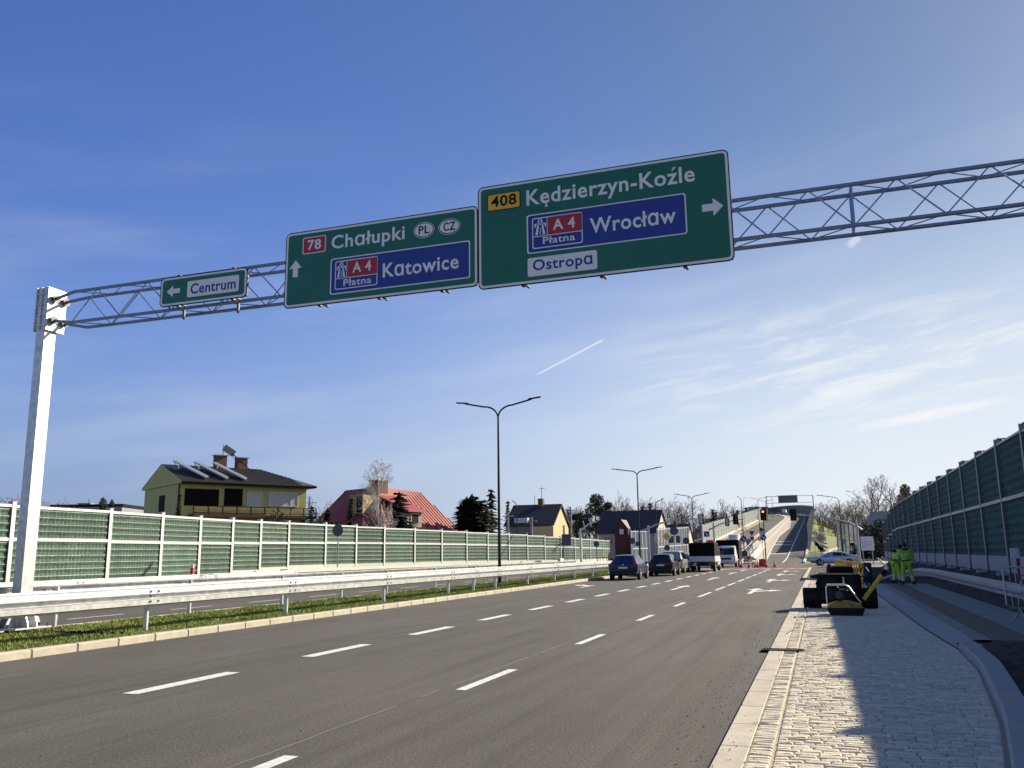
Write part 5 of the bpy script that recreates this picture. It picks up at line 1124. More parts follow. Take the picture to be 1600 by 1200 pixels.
# ------------------------------------------------------------------ people
HIV = M('hi_vis_cloth', (0.32, 0.60, 0.035), 0.75, var=.12, scale=9, bump=.5, bscale=14); HIB = M('reflective_cloth', (.62, .63, .62), .4); DARKC = M('dark_cloth', (.012, .014, .020), .8, var=.3); SKIN = M('skin', (.45, .26, .18), .55); HAIR = M('dark_hair', (.010, .009, .009), .7)
def skinned(name, mat, parent, verts, edges, radii, root=0, sub=2):
    me = bpy.data.meshes.new(name); me.from_pydata(verts, edges, []); o = bpy.data.objects.new(name, me); COL.objects.link(o)
    md = o.modifiers.new('skin', 'SKIN'); md.use_smooth_shade = True; o.modifiers.new('sub', 'SUBSURF').levels = sub; o.modifiers['sub'].render_levels = sub
    sv = me.skin_vertices[0].data
    for i, r in enumerate(radii): sv[i].radius = (r if isinstance(r, tuple) else (r, r)); sv[i].use_root = (i == root)
    dg = bpy.context.evaluated_depsgraph_get(); dg.update(); m2 = bpy.data.meshes.new_from_object(o.evaluated_get(dg)); bpy.data.objects.remove(o)
    m2.materials.clear()
    for m in (mat if isinstance(mat, list) else [mat]): m2.materials.append(m)
    for p in m2.polygons: p.use_smooth = True; p.material_index = 0
    return link(name, m2, parent)
def person(label, loc, rz, pose):
    """pose: joint name -> place; +y is where the figure faces"""
    g = thing('person', label, 'person', loc, rz); J = pose; V, E, Rr, ix = [], [], [], {}
    def add(k, r, par=None, p=None):
        ix[k] = len(V); V.append(tuple(p if p is not None else J[k])); Rr.append(r)
        if par is not None: E.append((ix[par], ix[k]))
    add('pelvis', (.15, .12)); add('waist', (.14, .11), 'pelvis'); add('chest', (.165, .12), 'waist'); add('neck', .055, 'chest'); add('head', (.075, .085), 'neck'); add('crown', (.065, .075), 'head')
    hd = Vector(J['head']); add('nose', .016, 'head', hd+Vector((0, .105, -.01)))
    for s in 'lr':
        sg = -1 if s == 'l' else 1
        add('ear'+s, .015, 'head', hd+Vector((sg*.082, 0, -.005)))
        add('sh'+s, .072, 'chest'); add('el'+s, .048, 'sh'+s); add('wr'+s, .033, 'el'+s)
        w = Vector(J['wr'+s]); d = (w-Vector(J['el'+s])).normalized(); side = d.cross(Vector((0, 0, 1))).normalized(); add('palm'+s, (.036, .02), 'wr'+s, w+d*.07)
        for f, (o_, ln) in enumerate(((-.030, .055), (-.010, .068), (.011, .064), (.030, .05))):
            k = f'f{f}{s}'; add(k, .009, 'palm'+s, w+d*.105+side*o_); add(k+'b', .009, k, w+d*(.105+ln*.6)+side*o_+Vector((0, 0, -.012))); add(k+'c', .008, k+'b', w+d*(.105+ln)+side*o_*.9+Vector((0, 0, -.035)))
        add('th'+s, .010, 'palm'+s, w+d*.07-side*sg*.05); add('th2'+s, .009, 'th'+s, w+d*.11-side*sg*.058)
        add('hip'+s, .098, 'pelvis'); add('kn'+s, .062, 'hip'+s); add('an'+s, .045, 'kn'+s); add('toe'+s, .042, 'an'+s)
    b_ = skinned('body', [DARKC, SKIN], g, V, E, Rr)
    for p in b_.data.polygons:
        if any((p.center-Vector(J['wr'+s])).length < .22 for s in 'lr') or p.center.z > J['neck'][2]-.02: p.material_index = 1
    K = ['pelvis', 'waist', 'chest', 'neck', 'shl', 'ell', 'wrl', 'shr', 'elr', 'wrr']; P = [Vector(J[k]) for k in K]; P[0] = P[0]+Vector((0, 0, .03)); P[3] = P[3]+Vector((0, 0, -.03)); P[6] = P[5].lerp(P[6], .9); P[9] = P[8].lerp(P[9], .9)
    j = skinned('jacket', [HIV, HIB, DARKC], g, P, [(0, 1), (1, 2), (2, 3), (2, 4), (4, 5), (5, 6), (2, 7), (7, 8), (8, 9)], [(.20, .16), (.19, .15), (.21, .16), .08, .10, .075, .058, .10, .075, .058])
    zc = J['chest'][2]
    for p in j.data.polygons:
        z = p.center.z; arm = abs(p.center.x) > .26
        if not arm and (abs(z-(zc-.10)) < .035 or abs(z-(J['pelvis'][2]+.02)) < .03): p.material_index = 1
        elif not arm and z < J['pelvis'][2]-.01: p.material_index = 2
        elif arm and any((p.center-Vector(J['el'+s])).length < .05 for s in 'lr'): p.material_index = 1
    K = ['pelvis', 'hipl', 'knl', 'anl', 'hipr', 'knr', 'anr']; P = [Vector(J[k]) for k in K]; P[3] = P[2].lerp(P[3], .92); P[6] = P[5].lerp(P[6], .92)
    tr = skinned('trousers', [HIV, HIB], g, P, [(0, 1), (1, 2), (2, 3), (0, 4), (4, 5), (5, 6)], [(.17, .14), .122, .092, .078, .122, .092, .078])
    for p in tr.data.polygons:
        if abs(p.center.z-.24) < .03 or abs(p.center.z-.36) < .025: p.material_index = 1
    for s in 'lr':
        a, t_ = Vector(J['an'+s]), Vector(J['toe'+s]); skinned('boot', DARKC, g, [a+Vector((0, 0, .12)), a, a+(t_-a)*.5+Vector((0, 0, -.015)), t_+Vector((0, 0, -.01))], [(0, 1), (1, 2), (2, 3)], [.062, .062, .052, .048])
    mb = MB(); mb.blob(hd+Vector((0, -.01, .055)), (.098, .112, .115), 14, 8); mb.v = [(x, y, max(z, hd.z-.035)) for x, y, z in mb.v]; mb.build('knitted_cap', HAIR, g, 180)
    mb = MB(); mb.tube([(0, -.04, hd.z-.17), (0, -.035, hd.z-.08)], [.115, .085], 12); mb.build('hood', DARKC, g, 60)
    for sg in (-1, 1): mb = MB(); mb.blob(hd+Vector((sg*.03, .087, .012)), (.011, .008, .008), 8, 5); mb.build('eye', HAIR, g, 180)
    mb = MB(); mb.cbox(hd+Vector((0, .092, -.055)), (.045, .012, .010), .004); mb.build('mouth', M('lips', (.30, .12, .10), .6), g)
    return g
P1 = dict(pelvis=(0, -.02, .98), waist=(0, 0, 1.12), chest=(0, .02, 1.36), neck=(0, .02, 1.53), head=(0, .05, 1.64), crown=(0, .05, 1.72), shl=(-.21, .02, 1.42), ell=(-.32, .05, 1.15), wrl=(-.20, .26, 1.04), shr=(.21, .02, 1.42), elr=(.32, .05, 1.15), wrr=(.20, .26, 1.04),
          hipl=(-.10, -.02, .92), knl=(-.16, .01, .50), anl=(-.19, -.03, .09), toel=(-.22, .13, .05), hipr=(.10, -.02, .92), knr=(.17, .03, .50), anr=(.24, 0, .09), toer=(.29, .15, .05))
person('worker in bright green hi-vis jacket and trousers and dark cap, back turned, nearest', (3.42, 42.0, .085), R(8), P1)
P2 = dict(P1); P2.update(chest=(0, .14, 1.33), neck=(0, .22, 1.47), head=(0, .28, 1.56), crown=(0, .31, 1.63), waist=(0, .05, 1.12), shl=(-.21, .14, 1.38), shr=(.21, .14, 1.38), ell=(-.3, .26, 1.12), wrl=(-.14, .46, 1.02), elr=(.3, .26, 1.12), wrr=(.14, .46, 1.02))
person('second worker in hi-vis green, partly hidden behind the first, leaning to the right', (3.12, 43.6, .085), R(-62), P2)

# ------------------------------------------------------------------ ramp barriers and the far gantry
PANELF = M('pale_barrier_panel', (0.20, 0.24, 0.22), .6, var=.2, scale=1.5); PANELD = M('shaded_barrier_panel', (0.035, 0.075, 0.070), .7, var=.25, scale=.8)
def ramp_barrier(label, xoff, y0, y1, step, h, mat, pmat, side):
    g = thing('noise_barrier', label, 'noise barrier', (xoff+bend(y0), y0, zr(y0))); o = (xoff+bend(y0), y0, zr(y0)); y = y0
    while y < y1-.1:
        a = (xoff+bend(y), y); b_ = (xoff+bend(y+step), y+step); z = max(zr(y), zr(y+step))
        mb = MB(); beam2(mb, a, b_, zr(y)+.35, z+h*.52, .1, o); mb.build('panel', mat, g); mb = MB(); beam2(mb, a, b_, z+h*.54, z+h, .1, o); mb.build('panel', mat, g)
        mb = MB(); beam2(mb, a, b_, z+h*.52, z+h*.54, .14, o); beam2(mb, a, b_, z+h, z+h+.1, .14, o); mb.build('rail', pmat, g)
        mb = MB(); mb.box(a[0]-o[0]-.12, a[0]-o[0]+.12, y-o[1]-.12, y-o[1]+.12, zr(y)-o[2]-.2, z+h+.16-o[2]); mb.build('post', pmat, g); y += step
    return g
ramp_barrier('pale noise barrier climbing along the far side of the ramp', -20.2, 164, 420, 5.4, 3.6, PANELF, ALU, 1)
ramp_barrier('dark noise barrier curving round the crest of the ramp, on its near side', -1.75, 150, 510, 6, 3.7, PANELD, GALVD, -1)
b = MB(); b.sweep([(-.2, -.3), (.5, -.3), (.5, .42), (-.2, .42)], [(-20.0+bend(y), y, zr(y)) for y in frange(125, 420, 40)])
struct('kerb', b, CONCW, 'white ledge along the foot of the pale ramp barrier')
b = MB(); b.sweep([(-.2, -.3), (1.4, -.3), (1.4, .22), (-.2, .22)], [(-19.4+bend(y), y, zr(y)) for y in frange(122, 420, 40)])
struct('kerb', b, M('tan_ledge', (.36, .29, .20), .9), 'tan paved strip beside the white ledge of the ramp')
t = thing('concrete_barrier', 'short white concrete barrier on the median at the foot of the ramp', 'barrier', (-8.6, 118, .1)); mb = MB()
mb.prism([(-.3, 0), (.3, 0), (.14, .25), (.09, .85), (-.09, .85), (-.14, .25)], 'y', 0, 44); mb.v = [(x-.018*y, y, z+zr(118+y)) for x, y, z in mb.v]; mb.build('wall', CONCW, t)
t = thing('railing', 'grey pedestrian railing on the median left of the white concrete barrier', 'railing', (-10.3, 116, .1)); mb = MB(); top = [(-.016*y, y, zr(116+y)+1.15) for y in frange(0, 40, 12)]
mb.tube([(0, 0, 0)]+top, .06, 6); mb.tube([(x, y, z-.9) for x, y, z in top], .04, 6); mb.build('rail', ALU, t); mb = MB()
for y in frange(0, 40, 40): mb.tube([(-.016*y, y, zr(116+y)), (-.016*y, y, zr(116+y)+1.15)], .03, 5)
mb.build('bars', GALVD, t)
t = thing('sign_gantry', 'small distant gantry spanning the crest of the ramp', 'gantry', (-11, 330, zr(330))); zt_ = at(1235, 774.5, 330).z-zr(330); mb = MB(); xl, xr_ = at(1198, 790, 330).x+11, at(1271, 790, 330).x+11
for x in (xl, xr_): mb.cbox((x, 0, zt_/2), (.32, .32, zt_), .03)
mb.build('posts', GALVD, t); mb = MB()
for z in (zt_-.1, zt_-2.5): mb.box(xl, xr_, -.15, .15, z-.07, z+.07)
mb.build('beam', GALVD, t); a = at(1216, 774.8, 329.5); b_ = at(1246, 784.5, 329.5)
t = thing('direction_sign', 'dark unlettered back-lit board hanging on the distant gantry', 'direction sign', (a.x, 329.5, b_.z)); mb = MB(); mb.box(0, b_.x-a.x, -.1, .05, 0, a.z-b_.z); mb.build('panel', M('far_board', (.10, .12, .14), .6), t); mb = MB(); mb.box(-.12, b_.x-a.x+.12, .06, .2, -.12, a.z-b_.z+.12); mb.build('frame', GALVD, t)
for lab, x0, x1, y0, y1, Y in (('dark board on posts left of the distant gantry, above the pale ramp barrier', 1180, 1201, 792.2, 797.5, 385), ('dark board on posts between the gantry post and the crest of the ramp', 1202.5, 1219, 793, 800, 375)):
    a, b_ = at(x0, y0, Y), at(x1, y1, Y); t = thing('direction_sign', lab, 'direction sign', (a.x, Y, zr(Y))); w = b_.x-a.x; mb = MB(); mb.box(0, w, -.1, .1, b_.z-zr(Y), a.z-zr(Y)); mb.build('panel', M('far_board_blue', (.03, .05, .08), .6), t); mb = MB()
    for x in (.15*w, .85*w): mb.box(x-.15, x+.15, .11, .4, -3, a.z-zr(Y))
    mb.build('posts', GALVD, t)
# glass barriers at the junction
GLP = M('barrier_glass', (0.22, 0.28, 0.33), .12, var=.15, scale=.8, spec=.6, alpha=.55)
def glass_barrier(label, p0, p1, yt0, yt1, zb, n, pm=ALU, dark=False):
    (x0, Y0), (x1, Y1) = p0, p1; a, b_ = at(x0, yt0, Y0), at(x1, yt1, Y1); g = thing('glass_barrier', label, 'noise barrier', (a.x, a.y, zb)); P = lambda f: Vector((a.x+(b_.x-a.x)*f, a.y+(b_.y-a.y)*f, 0)); Z = lambda f: a.z+(b_.z-a.z)*f
    for i in range(n+1):
        q = P(i/n); mb = MB(); mb.box(q.x-a.x-.07, q.x-a.x+.07, q.y-a.y-.07, q.y-a.y+.07, 0, Z(i/n)-zb+.1); mb.build('post', pm, g)
        if i < n:
            r = P((i+1)/n); z = min(Z(i/n), Z((i+1)/n)); o = (a.x, a.y, zb); zm = zb+(z-zb)*.52
            for lo, hi in ((zb+.55, zm-.06), (zm+.06, z-.08)): mb = MB(); beam2(mb, (q.x, q.y), (r.x, r.y), lo, hi, .03, o); mb.build('pane', GLP, g)
            mb = MB()
            for lo, hi in ((zm-.06, zm+.06), (z-.08, z)): beam2(mb, (q.x, q.y), (r.x, r.y), lo, hi, .10, o)
            mb.build('rail', pm, g); mb = MB(); beam2(mb, (q.x, q.y), (r.x, r.y), 0, zb+.55, .12, o); mb.build('plinth', CONCW, g)
glass_barrier('glass noise barrier with white posts in front of the maroon dormer house', (986, 92), (1013, 97), 830, 830, 0, 5)
glass_barrier('glass noise barrier with close white posts right of the dark roofed house', (1027, 99), (1075, 121), 826.5, 823.5, 0, 12)
glass_barrier('glass noise barrier with dark posts behind the silver-blue crossing car', (1306, 140), (1340, 121), 816, 819, 0.4, 5, M('dark_post', (.07, .08, .10), .5, metal=.4))
# yellow railing and grey cabinets at the end of the green barrier
t = thing('railing', 'low yellow railing at the right end of the green barrier', 'railing', tuple(at(934, 880, 90).xy)+(0,)); w = at(962, 872, 90).x-t.location.x; zt_ = at(940, 871, 90).z; mb = MB(); mb.tube([(0, 0, 0), (0, 0, zt_), (w, 0, zt_), (w, 0, 0)], .06, 6); mb.tube([(0, 0, zt_*.55), (w, 0, zt_*.55)], .045, 6); mb.build('rail', YELPL, t); mb = MB()
for f in frange(.14, .86, 5): mb.tube([(w*f, 0, 0), (w*f, 0, zt_)], .035, 5)
mb.build('bars', YELPL, t)

# ------------------------------------------------------------------ houses
YW = M('yellow_render', (0.50, 0.47, 0.20), .9, var=.08, scale=1.2, bump=.15, bscale=30); TILE = M('dark_roof_tile', (0.060, 0.052, 0.046), .7, var=.25, scale=5); TIMB = M('brown_timber', (.09, .035, .022), .7, var=.2); BLIND = M('dark_blind', (.006, .005, .006), .7, spec=.12)
REDR = M('red_sheet_roof', (0.34, 0.080, 0.062), .5, var=.12, scale=.6); TANW = M('tan_render', (.62, .48, .28), .9, var=.05); GREYW = M('grey_render', (.22, .23, .25), .9, var=.08); MARO = M('maroon_cladding', (.036, .003, .011), .6, var=.12); CREAM = M('cream_render', (.62, .53, .45), .9, var=.05); BRICK = M('chimney_brick', (.15, .085, .062), .9, var=.3, scale=7); DSLATE = M('dark_slate', (.020, .020, .032), .6, var=.25, scale=4); WFR = M('window_frame', (.62, .62, .60), .5); GLS = M('window_glass', (.20, .25, .32), .08, spec=.8, var=.35, scale=1.5); CURT = M('net_curtain', (.55, .58, .62), .9, var=.2, scale=3, stretch=(8, 1, 1))
def window(g, x0, x1, z0, z1, y=0.0, mull=2, mat=None, nm='window', fr=None):
    mb = MB(); t = .07; fm = fr or WFR
    mb.box(x0, x1, y-.05, y+.02, z0, z0+t); mb.box(x0, x1, y-.05, y+.02, z1-t, z1); mb.box(x0, x0+t, y-.05, y+.02, z0+t, z1-t); mb.box(x1-t, x1, y-.05, y+.02, z0+t, z1-t)
    for i in range(1, mull): x = x0+(x1-x0)*i/mull; mb.box(x-.035, x+.035, y-.05, y+.02, z0+t, z1-t)
    w = mb.build(nm, fm, g); mb = MB(); mb.box(x0+t*.6, x1-t*.6, y-.02, y+.01, z0+t*.6, z1-t*.6); mb.build('pane', mat or GLS, w); return w
def axis_pt(x, d):     # place seen at image column x, at distance d along the view
    return _R0*((x-800)/1365*d)+_H0*d
def on_front(x, y, root, rz):
    """where the ray through (x, y) meets the front plane of a house: (along the front, height)"""
    r = ray(x, y); n = Vector((math.sin(rz), -math.cos(rz), 0)); o = Vector((0, 0, EYE)); k = (root-o).dot(n)/r.dot(n); p = o+r*k-root; return p.x*math.cos(rz)+p.y*math.sin(rz), p.z
# yellow house
ra = R(59); c0 = axis_pt(278, 70); c0.z = .5; g = thing('yellow_house', 'yellow two-storey house with solar collectors and a balcony behind the green barrier', 'house', c0, ra)
F = lambda x, y: on_front(x, y, c0, ra)
Lh = F(478, 790)[0]; Dh = 8.2; ze = F(290, 751)[1]-.1; zrg = ze+1.62
mb = MB(); mb.box(0, Lh, 0, Dh, 0, ze); mb.prism([(0, ze-.001), (Dh, ze-.001), (Dh/2, zrg-.05)], 'x', 0, .25); mb.build('wall', YW, g)
mb = MB(); xa, xb, ya, yb = -.12, Lh+.45, -1.0, Dh+.5; hip = Lh-2.6; e0, e1 = ze-.18, ze+.02
mb.add([(xa, ya, e0), (xb, ya, e0), (xb, yb, e0), (xa, yb, e0), (xa, ya, e1), (xb, ya, e1), (xb, yb, e1), (xa, yb, e1), (xa, Dh/2, zrg+.12), (hip, Dh/2, zrg+.12), (xa, Dh/2, zrg-.12)],
       [(0, 3, 2, 1), (0, 1, 5, 4), (1, 2, 6, 5), (2, 3, 7, 6), (4, 5, 9, 8), (5, 6, 9), (6, 7, 8, 9), (0, 4, 8, 10), (7, 3, 10, 8), (3, 0, 10)])
rf = mb.build('roof', [TILE, YW], g)
for p_ in rf.data.polygons:
    if abs(p_.normal.x) > .98 and p_.center.x < 0: p_.material_index = 1
mb = MB()
for i in range(48):
    f = i/47; x = xa+(hip-xa)*f if False else xa+.15+(xb-1.6-xa)*f; top = (Dh/2, zrg+.12) if x < hip else (ya+(Dh/2-ya)*(xb-x)/(xb-hip), e1+(zrg+.12-e1)*(xb-x)/(xb-hip)); mb.tube([(x, ya, e1+.01), (x, top[0], top[1]+.01)], .035, 4)
mb.build('tile_ribs', TILE, rf); mb = MB(); mb.tube([(xa, ya-.06, e0+.1), (xb, ya-.06, e0+.1)], .07, 6); mb.tube([(.05, -.1, e0), (.05, -.1, 3.2)], .05, 6); mb.build('gutter', BLKM, g)
for (x0, x1), nm in (((289, 341), 1), ((351, 378), 2)):
    a, b_ = F(x0, 763), F(x1, 791); mb = MB(); mb.box(a[0], b_[0], -.06, .02, b_[1], a[1]); mb.build('roller_blind', BLIND, g)
for x0, x1, m_ in ((386, 409.5, 2), (420, 465, 4)):
    a, b_ = F(x0, 768), F(x1, 792); window(g, a[0], b_[0], b_[1], a[1], -.02, m_, CURT)
zb_ = F(300, 804)[1]; zt_ = F(300, 791)[1]; mb = MB(); mb.box(.9, Lh+.4, -1.2, -.001, zb_-.22, zb_); mb.build('balcony', TIMB, g)
mb = MB(); mb.box(.9, Lh+.4, -1.2, -1.14, zt_-.05, zt_); mb.box(.9, Lh+.4, -1.19, -1.15, zb_+.08, zb_+.13)
for i in range(10): x = .9+(Lh-.5)*i/9; mb.box(x-.03, x+.03, -1.2, -1.14, zb_, zt_-.05)
rl = mb.build('balcony_railing', BLKM, g); mb = MB()
for i in range(9):
    x0 = 1.0+(Lh-.5)*i/9; w = (Lh-.5)/9-.2
    for k in range(5): a = x0+w*(k+.5)/5; mb.tube([(a-.1, -1.17, zb_+.15), (a+.1, -1.17, (zb_+zt_)/2), (a-.1, -1.17, zt_-.08)], .03, 4); mb.tube([(a+.1, -1.17, zb_+.15), (a-.1, -1.17, (zb_+zt_)/2), (a+.1, -1.17, zt_-.08)], .03, 4)
mb.build('scrollwork', M('ochre_iron', (.40, .31, .13), .7), rl)
mb = MB(); mb.box(-.05, .02, Dh*.36, Dh*.52, ze-2.3, ze-.9); mb.build('side_window', BLIND, g)
for i, (x0, y0, x1, y1) in enumerate(((.2, .5, 1.9, -.9), (1.9, .4, 3.5, -.9), (3.5, .2, 4.8, -.8))):
    mb = MB(); zz = lambda y: e1+(zrg+.12-e1)*(y-ya)/(Dh/2-ya); A3, B3, W3, T3 = Vector((x0, 2.2, zz(2.2)+.72)), Vector((x0+1.75, -.55, zz(-.55)+.14)), Vector((.62, .95, .18)), Vector((.03, -.03, .09))
    mb.add([A3, B3, B3+W3, A3+W3, A3+T3, B3+T3, B3+W3+T3, A3+W3+T3], [(0, 3, 2, 1), (4, 5, 6, 7), (0, 1, 5, 4), (1, 2, 6, 5), (2, 3, 7, 6), (3, 0, 4, 7)]); sp_ = mb.build('solar_collector', M('collector_frame', (.30, .32, .34), .4, metal=.5), g)
    mb = MB(); mb.tube([(x0+.2, 2.3, zz(2.3)), (x0+.2, 2.3, zz(2.3)+.68)], .03, 5); mb.tube([(x0+.75, 3.0, zz(3.0)), (x0+.75, 3.0, zz(3.0)+.6)], .03, 5); mb.build('stand', GALVD, sp_)
for x, w, zc in ((F(344, 730)[0]+1.6, .95, 1.1), (F(368, 730)[0]+2.2, .9, 1.0)):
    mb = MB(); mb.box(x-w/2, x+w/2, Dh/2-.3, Dh/2+.4, zrg-.3, zrg+zc); c_ = mb.build('chimney', BRICK, g); mb = MB(); mb.box(x-w/2-.1, x+w/2+.1, Dh/2-.4, Dh/2+.5, zrg+zc, zrg+zc+.08); mb.build('chimney_cap', CONCG, c_)
x = F(346, 730)[0]+1.7; mb = MB(); mb.cbox((x+.3, Dh/2-.6, zrg+1.55), (1.1, .08, .6), .01, Matrix.Rotation(R(30), 3, 'Y')); mb.tube([(x+.6, Dh/2-.6, zrg+1.3), (x+1.5, .8, zrg-.6)], .05, 5); mb.tube([(x-.2, Dh/2-.5, zrg+.9), (x-.2, Dh/2-.5, zrg+2.1)], .03, 5); mb.build('aerial', CLAMP, g)
# red roofed house
ra = R(80); c0 = axis_pt(602, 72); c0.z = .5; g = thing('red_roofed_house', 'house with a big red sheet metal roof behind the white birch', 'house', c0, ra); q = 3.9; z0, z1 = 3.0, 6.9; LA, LB_ = 8.8, 11.9
mb = MB(); mb.box(.5, LB_-.5, .5, LA-.3, 0, z0+.3); mb.build('wall', GREYW, g); mb = MB()
P_ = [(-.1, LA, z0), (-.1, -.1, z0), (LB_, -.1, z0), (LB_, LA, z0), (q, q, z1+.15), (q, LA-1.3, z1), (LB_-1.6, q, z1)]
mb.add(P_, [(0, 1, 4, 5), (1, 2, 6, 4), (2, 3, 6), (3, 0, 5), (3, 5, 4, 6), (0, 3, 2, 1)]); rf = mb.build('roof', REDR, g); mb = MB()
for i in range(1, 24):
    x = -.1+LB_*i/24; t1 = min(1, max(0, (x+.1)/(q+.1))); t1 = min(t1, max(0, (LB_-x)/1.6)); mb.tube([(x, -.1, z0+.02), (min(max(x, x), x), -.1+(q+.1)*t1, z0+(z1-z0)*t1+.03)], .035, 4)
mb.build('seams', REDR, rf); mb = MB()
for i in range(1, 15):
    y = -.1+LA*i/15; t1 = min(1, max(0, (y+.1)/(q+.1)), max(0, (LA-y)/1.3)); mb.tube([(-.1, y, z0+.02), (-.1+(q+.1)*t1, y, z0+(z1-z0)*t1+.03)], .03, 4)
mb.build('seams', REDR, rf)
mb = MB(); mb.box(3.2, 4.6, 3.3, 4.2, z1-.6, z1+.62); ch_ = mb.build('chimney', BRICK, g); mb = MB(); mb.box(3.1, 4.7, 3.2, 4.3, z1+.62, z1+.72); mb.build('chimney_cap', CONCG, ch_)
mb = MB(); mb.prism([(.2, z0+.2), (3.4, z0+.2), (3.4, z0+1.9), (.2, z0+1.9)], 'x', 3.2, 5.4); d_ = mb.build('dormer', M('dormer_wall', (.28, .27, .22), .9), g); window(g, 3.7, 4.9, z0+.7, z0+1.6, .17, 1, BLIND)
mb = MB(); mb.add([(2.9, -.15, z0+1.72), (5.7, -.15, z0+1.72), (5.7, 3.2, z0+3.15), (2.9, 3.2, z0+3.15), (2.9, -.15, z0+1.86), (5.7, -.15, z0+1.86), (5.7, 3.2, z0+3.29), (2.9, 3.2, z0+3.29)], [(0, 3, 2, 1), (4, 5, 6, 7), (0, 1, 5, 4), (1, 2, 6, 5), (2, 3, 7, 6), (3, 0, 4, 7)]); mb.build('dormer_roof', REDR, d_)
mb = MB(); mb.prism([(3.1, z0+1.6), (4.5, z0+1.6), (4.5, z0+3.2), (3.1, z0+3.2)], 'x', .9, 3.0); mb.m = 1; mb.prism([(3.2, z0+1.7), (3.75, z0+1.7), (3.75, z0+3.1), (3.2, z0+3.1)], 'x', .86, .899); mb.build('dormer', [M('tan_board', (.42, .32, .16), .8), BLIND], g)
# plain gabled houses
def gable_house(label, x0, d, a_front, L, D, ze, zr_, wall, roof, gable_w, zb=.0, ov=.3):
    rz = R(180-a_front); c = axis_pt(x0, d); c.z = zb; g = thing('gabled_house', label, 'house', c, rz); ze -= zb; zr_ -= zb
    mb = MB(); mb.box(0.02, L-.26, 0, D, 0, ze); mb.build('wall', wall, g); mb = MB(); mb.prism([(0, 0), (D, 0), (D, ze), (D/2, zr_-.08), (0, ze)], 'x', L-.25, L); mb.prism([(0, ze+.01), (D, ze+.01), (D/2, zr_-.08)], 'x', 0, .02); mb.build('gable_wall', gable_w, g)
    k = (zr_-ze)/(D/2); mb = MB(); t = .16
    for s in (0, 1):
        Y = lambda y: y if s == 0 else D-y
        mb.prism([(Y(-ov), ze-ov*k), (Y(D/2), zr_), (Y(D/2), zr_+t), (Y(-ov), ze-ov*k+t)], 'x', -ov, L+ov*.7)
    r = mb.build('roof', roof, g); return g, r, c, rz
g, r_, c0, ra = gable_house('house with a steep dark roof and a sunlit tan gable wall', 789, 104, 178, 5.6, 7.6, 4.9, 7.25, GREYW, DSLATE, TANW, .5)
mb = MB(); mb.box(3.4, 6.1, -1.8, -.001, 0, 4.1); mb.build('annexe', TANW, g); mb = MB(); mb.box(2.9, 3.5, 3.4, 4.2, 6.5, 7.6); mb.build('chimney', BRICK, g); mb = MB(); mb.box(.9, 2.5, .1, 1.6, 4.35, 5.2); mb.build('roof_window', CURT, g); mb = MB(); mb.tube([(3.3, 3.8, 7.5), (3.3, 3.8, 9.0)], .04, 5); mb.tube([(3.0, 3.8, 8.8), (3.7, 3.8, 8.8)], .03, 4); mb.tube([(2.4, 3.8, 6.7), (2.4, 3.8, 8.0)], .04, 5); mb.build('aerial', GALVD, g); window(g, 1.9, 3.0, 2.4, 3.5, -.02, 2, BLIND); mb = MB(); mb.box(5.58, 5.66, 4.8, 5.6, 2.6, 4.4); mb.build('door', TIMB, g)
g, r_, c0, ra = gable_house('house with a long dark roof and a maroon gabled front', 930, 112, 181, 7.3, 8.2, 4.05, 6.75, M('blue_grey_render', (.36, .39, .44), .9), DSLATE, CREAM, 0)
mb = MB(); mb.prism([(2.35, 0), (4.05, 0), (4.05, 4.5), (3.2, 5.6), (2.35, 4.5)], 'y', -1.0, 2.6); mr = mb.build('front_gable', MARO, g); window(g, 2.88, 3.58, 3.7, 4.5, -1.03, 1, CURT, fr=BLIND); window(g, .9, 1.7, 2.7, 3.4, -.02, 2, CURT, fr=BLIND); mb = MB(); mb.box(.02, 2.5, -.06, -.001, 0, .9); mb.build('base_course', BLIND, g)
for x in (1.9, 5.8): mb = MB(); mb.cbox((x, 1.6, 5.0), (.35, .35, .12), .02, Matrix.Rotation(R(33), 3, 'X')); mb.build('roof_window', GLS, r_)
window(g, 7.2, 7.32, 2.6, 3.5, 3.2, 1)
g, r_, c0, ra = gable_house('small house with a dark roof half hidden behind the glass barrier', 1024, 150, 181, 4.6, 6, 3.6, 6.0, GREYW, DSLATE, CREAM, 0); mb = MB(); mb.box(2.1, 2.6, 2.6, 3.2, 5.5, 6.6); mb.build('chimney', BRICK, g)
g, r_, c0, ra = gable_house('house with a grey roof showing above the end of the tall dark barrier', 1350, 132, 200, 8, 7, 5.2, 7.0, GREYW, M('grey_sheet_roof', (.16, .17, .18), .5), CREAM, .3, .9); window(g, 1.2, 2.3, 3.4, 4.6, -.02, 2, BLIND); window(g, 4.2, 6.4, 3.4, 4.6, -.02, 3, BLIND); mb = MB(); mb.box(-.2, -.0, -.4, -.2, 0, 5.0); mb.build('porch_post', CONCG, g)
c0 = axis_pt(84, 120); g = thing('warehouse', 'long low grey flat-roofed hall beyond the left end of the barrier', 'hall', (c0.x, c0.y, 0), R(20)); zt_ = 8.6; mb = MB(); mb.box(0, 9.5, 0, 14, 0, zt_); mb.build('wall', M('hall_grey', (.26, .27, .30), .7, var=.05), g); mb = MB(); mb.box(-.2, 9.7, -.2, 14.2, zt_, zt_+.35); mb.build('roof_edge', BLKM, g); mb = MB(); mb.cbox((3.2, 3, zt_+.5), (1.8, 1.2, .4), .05); mb.tube([(3.6, 3, zt_+.6), (3.6, 3, zt_+1.2)], .1, 6); mb.build('roof_vent', GALVD, g)
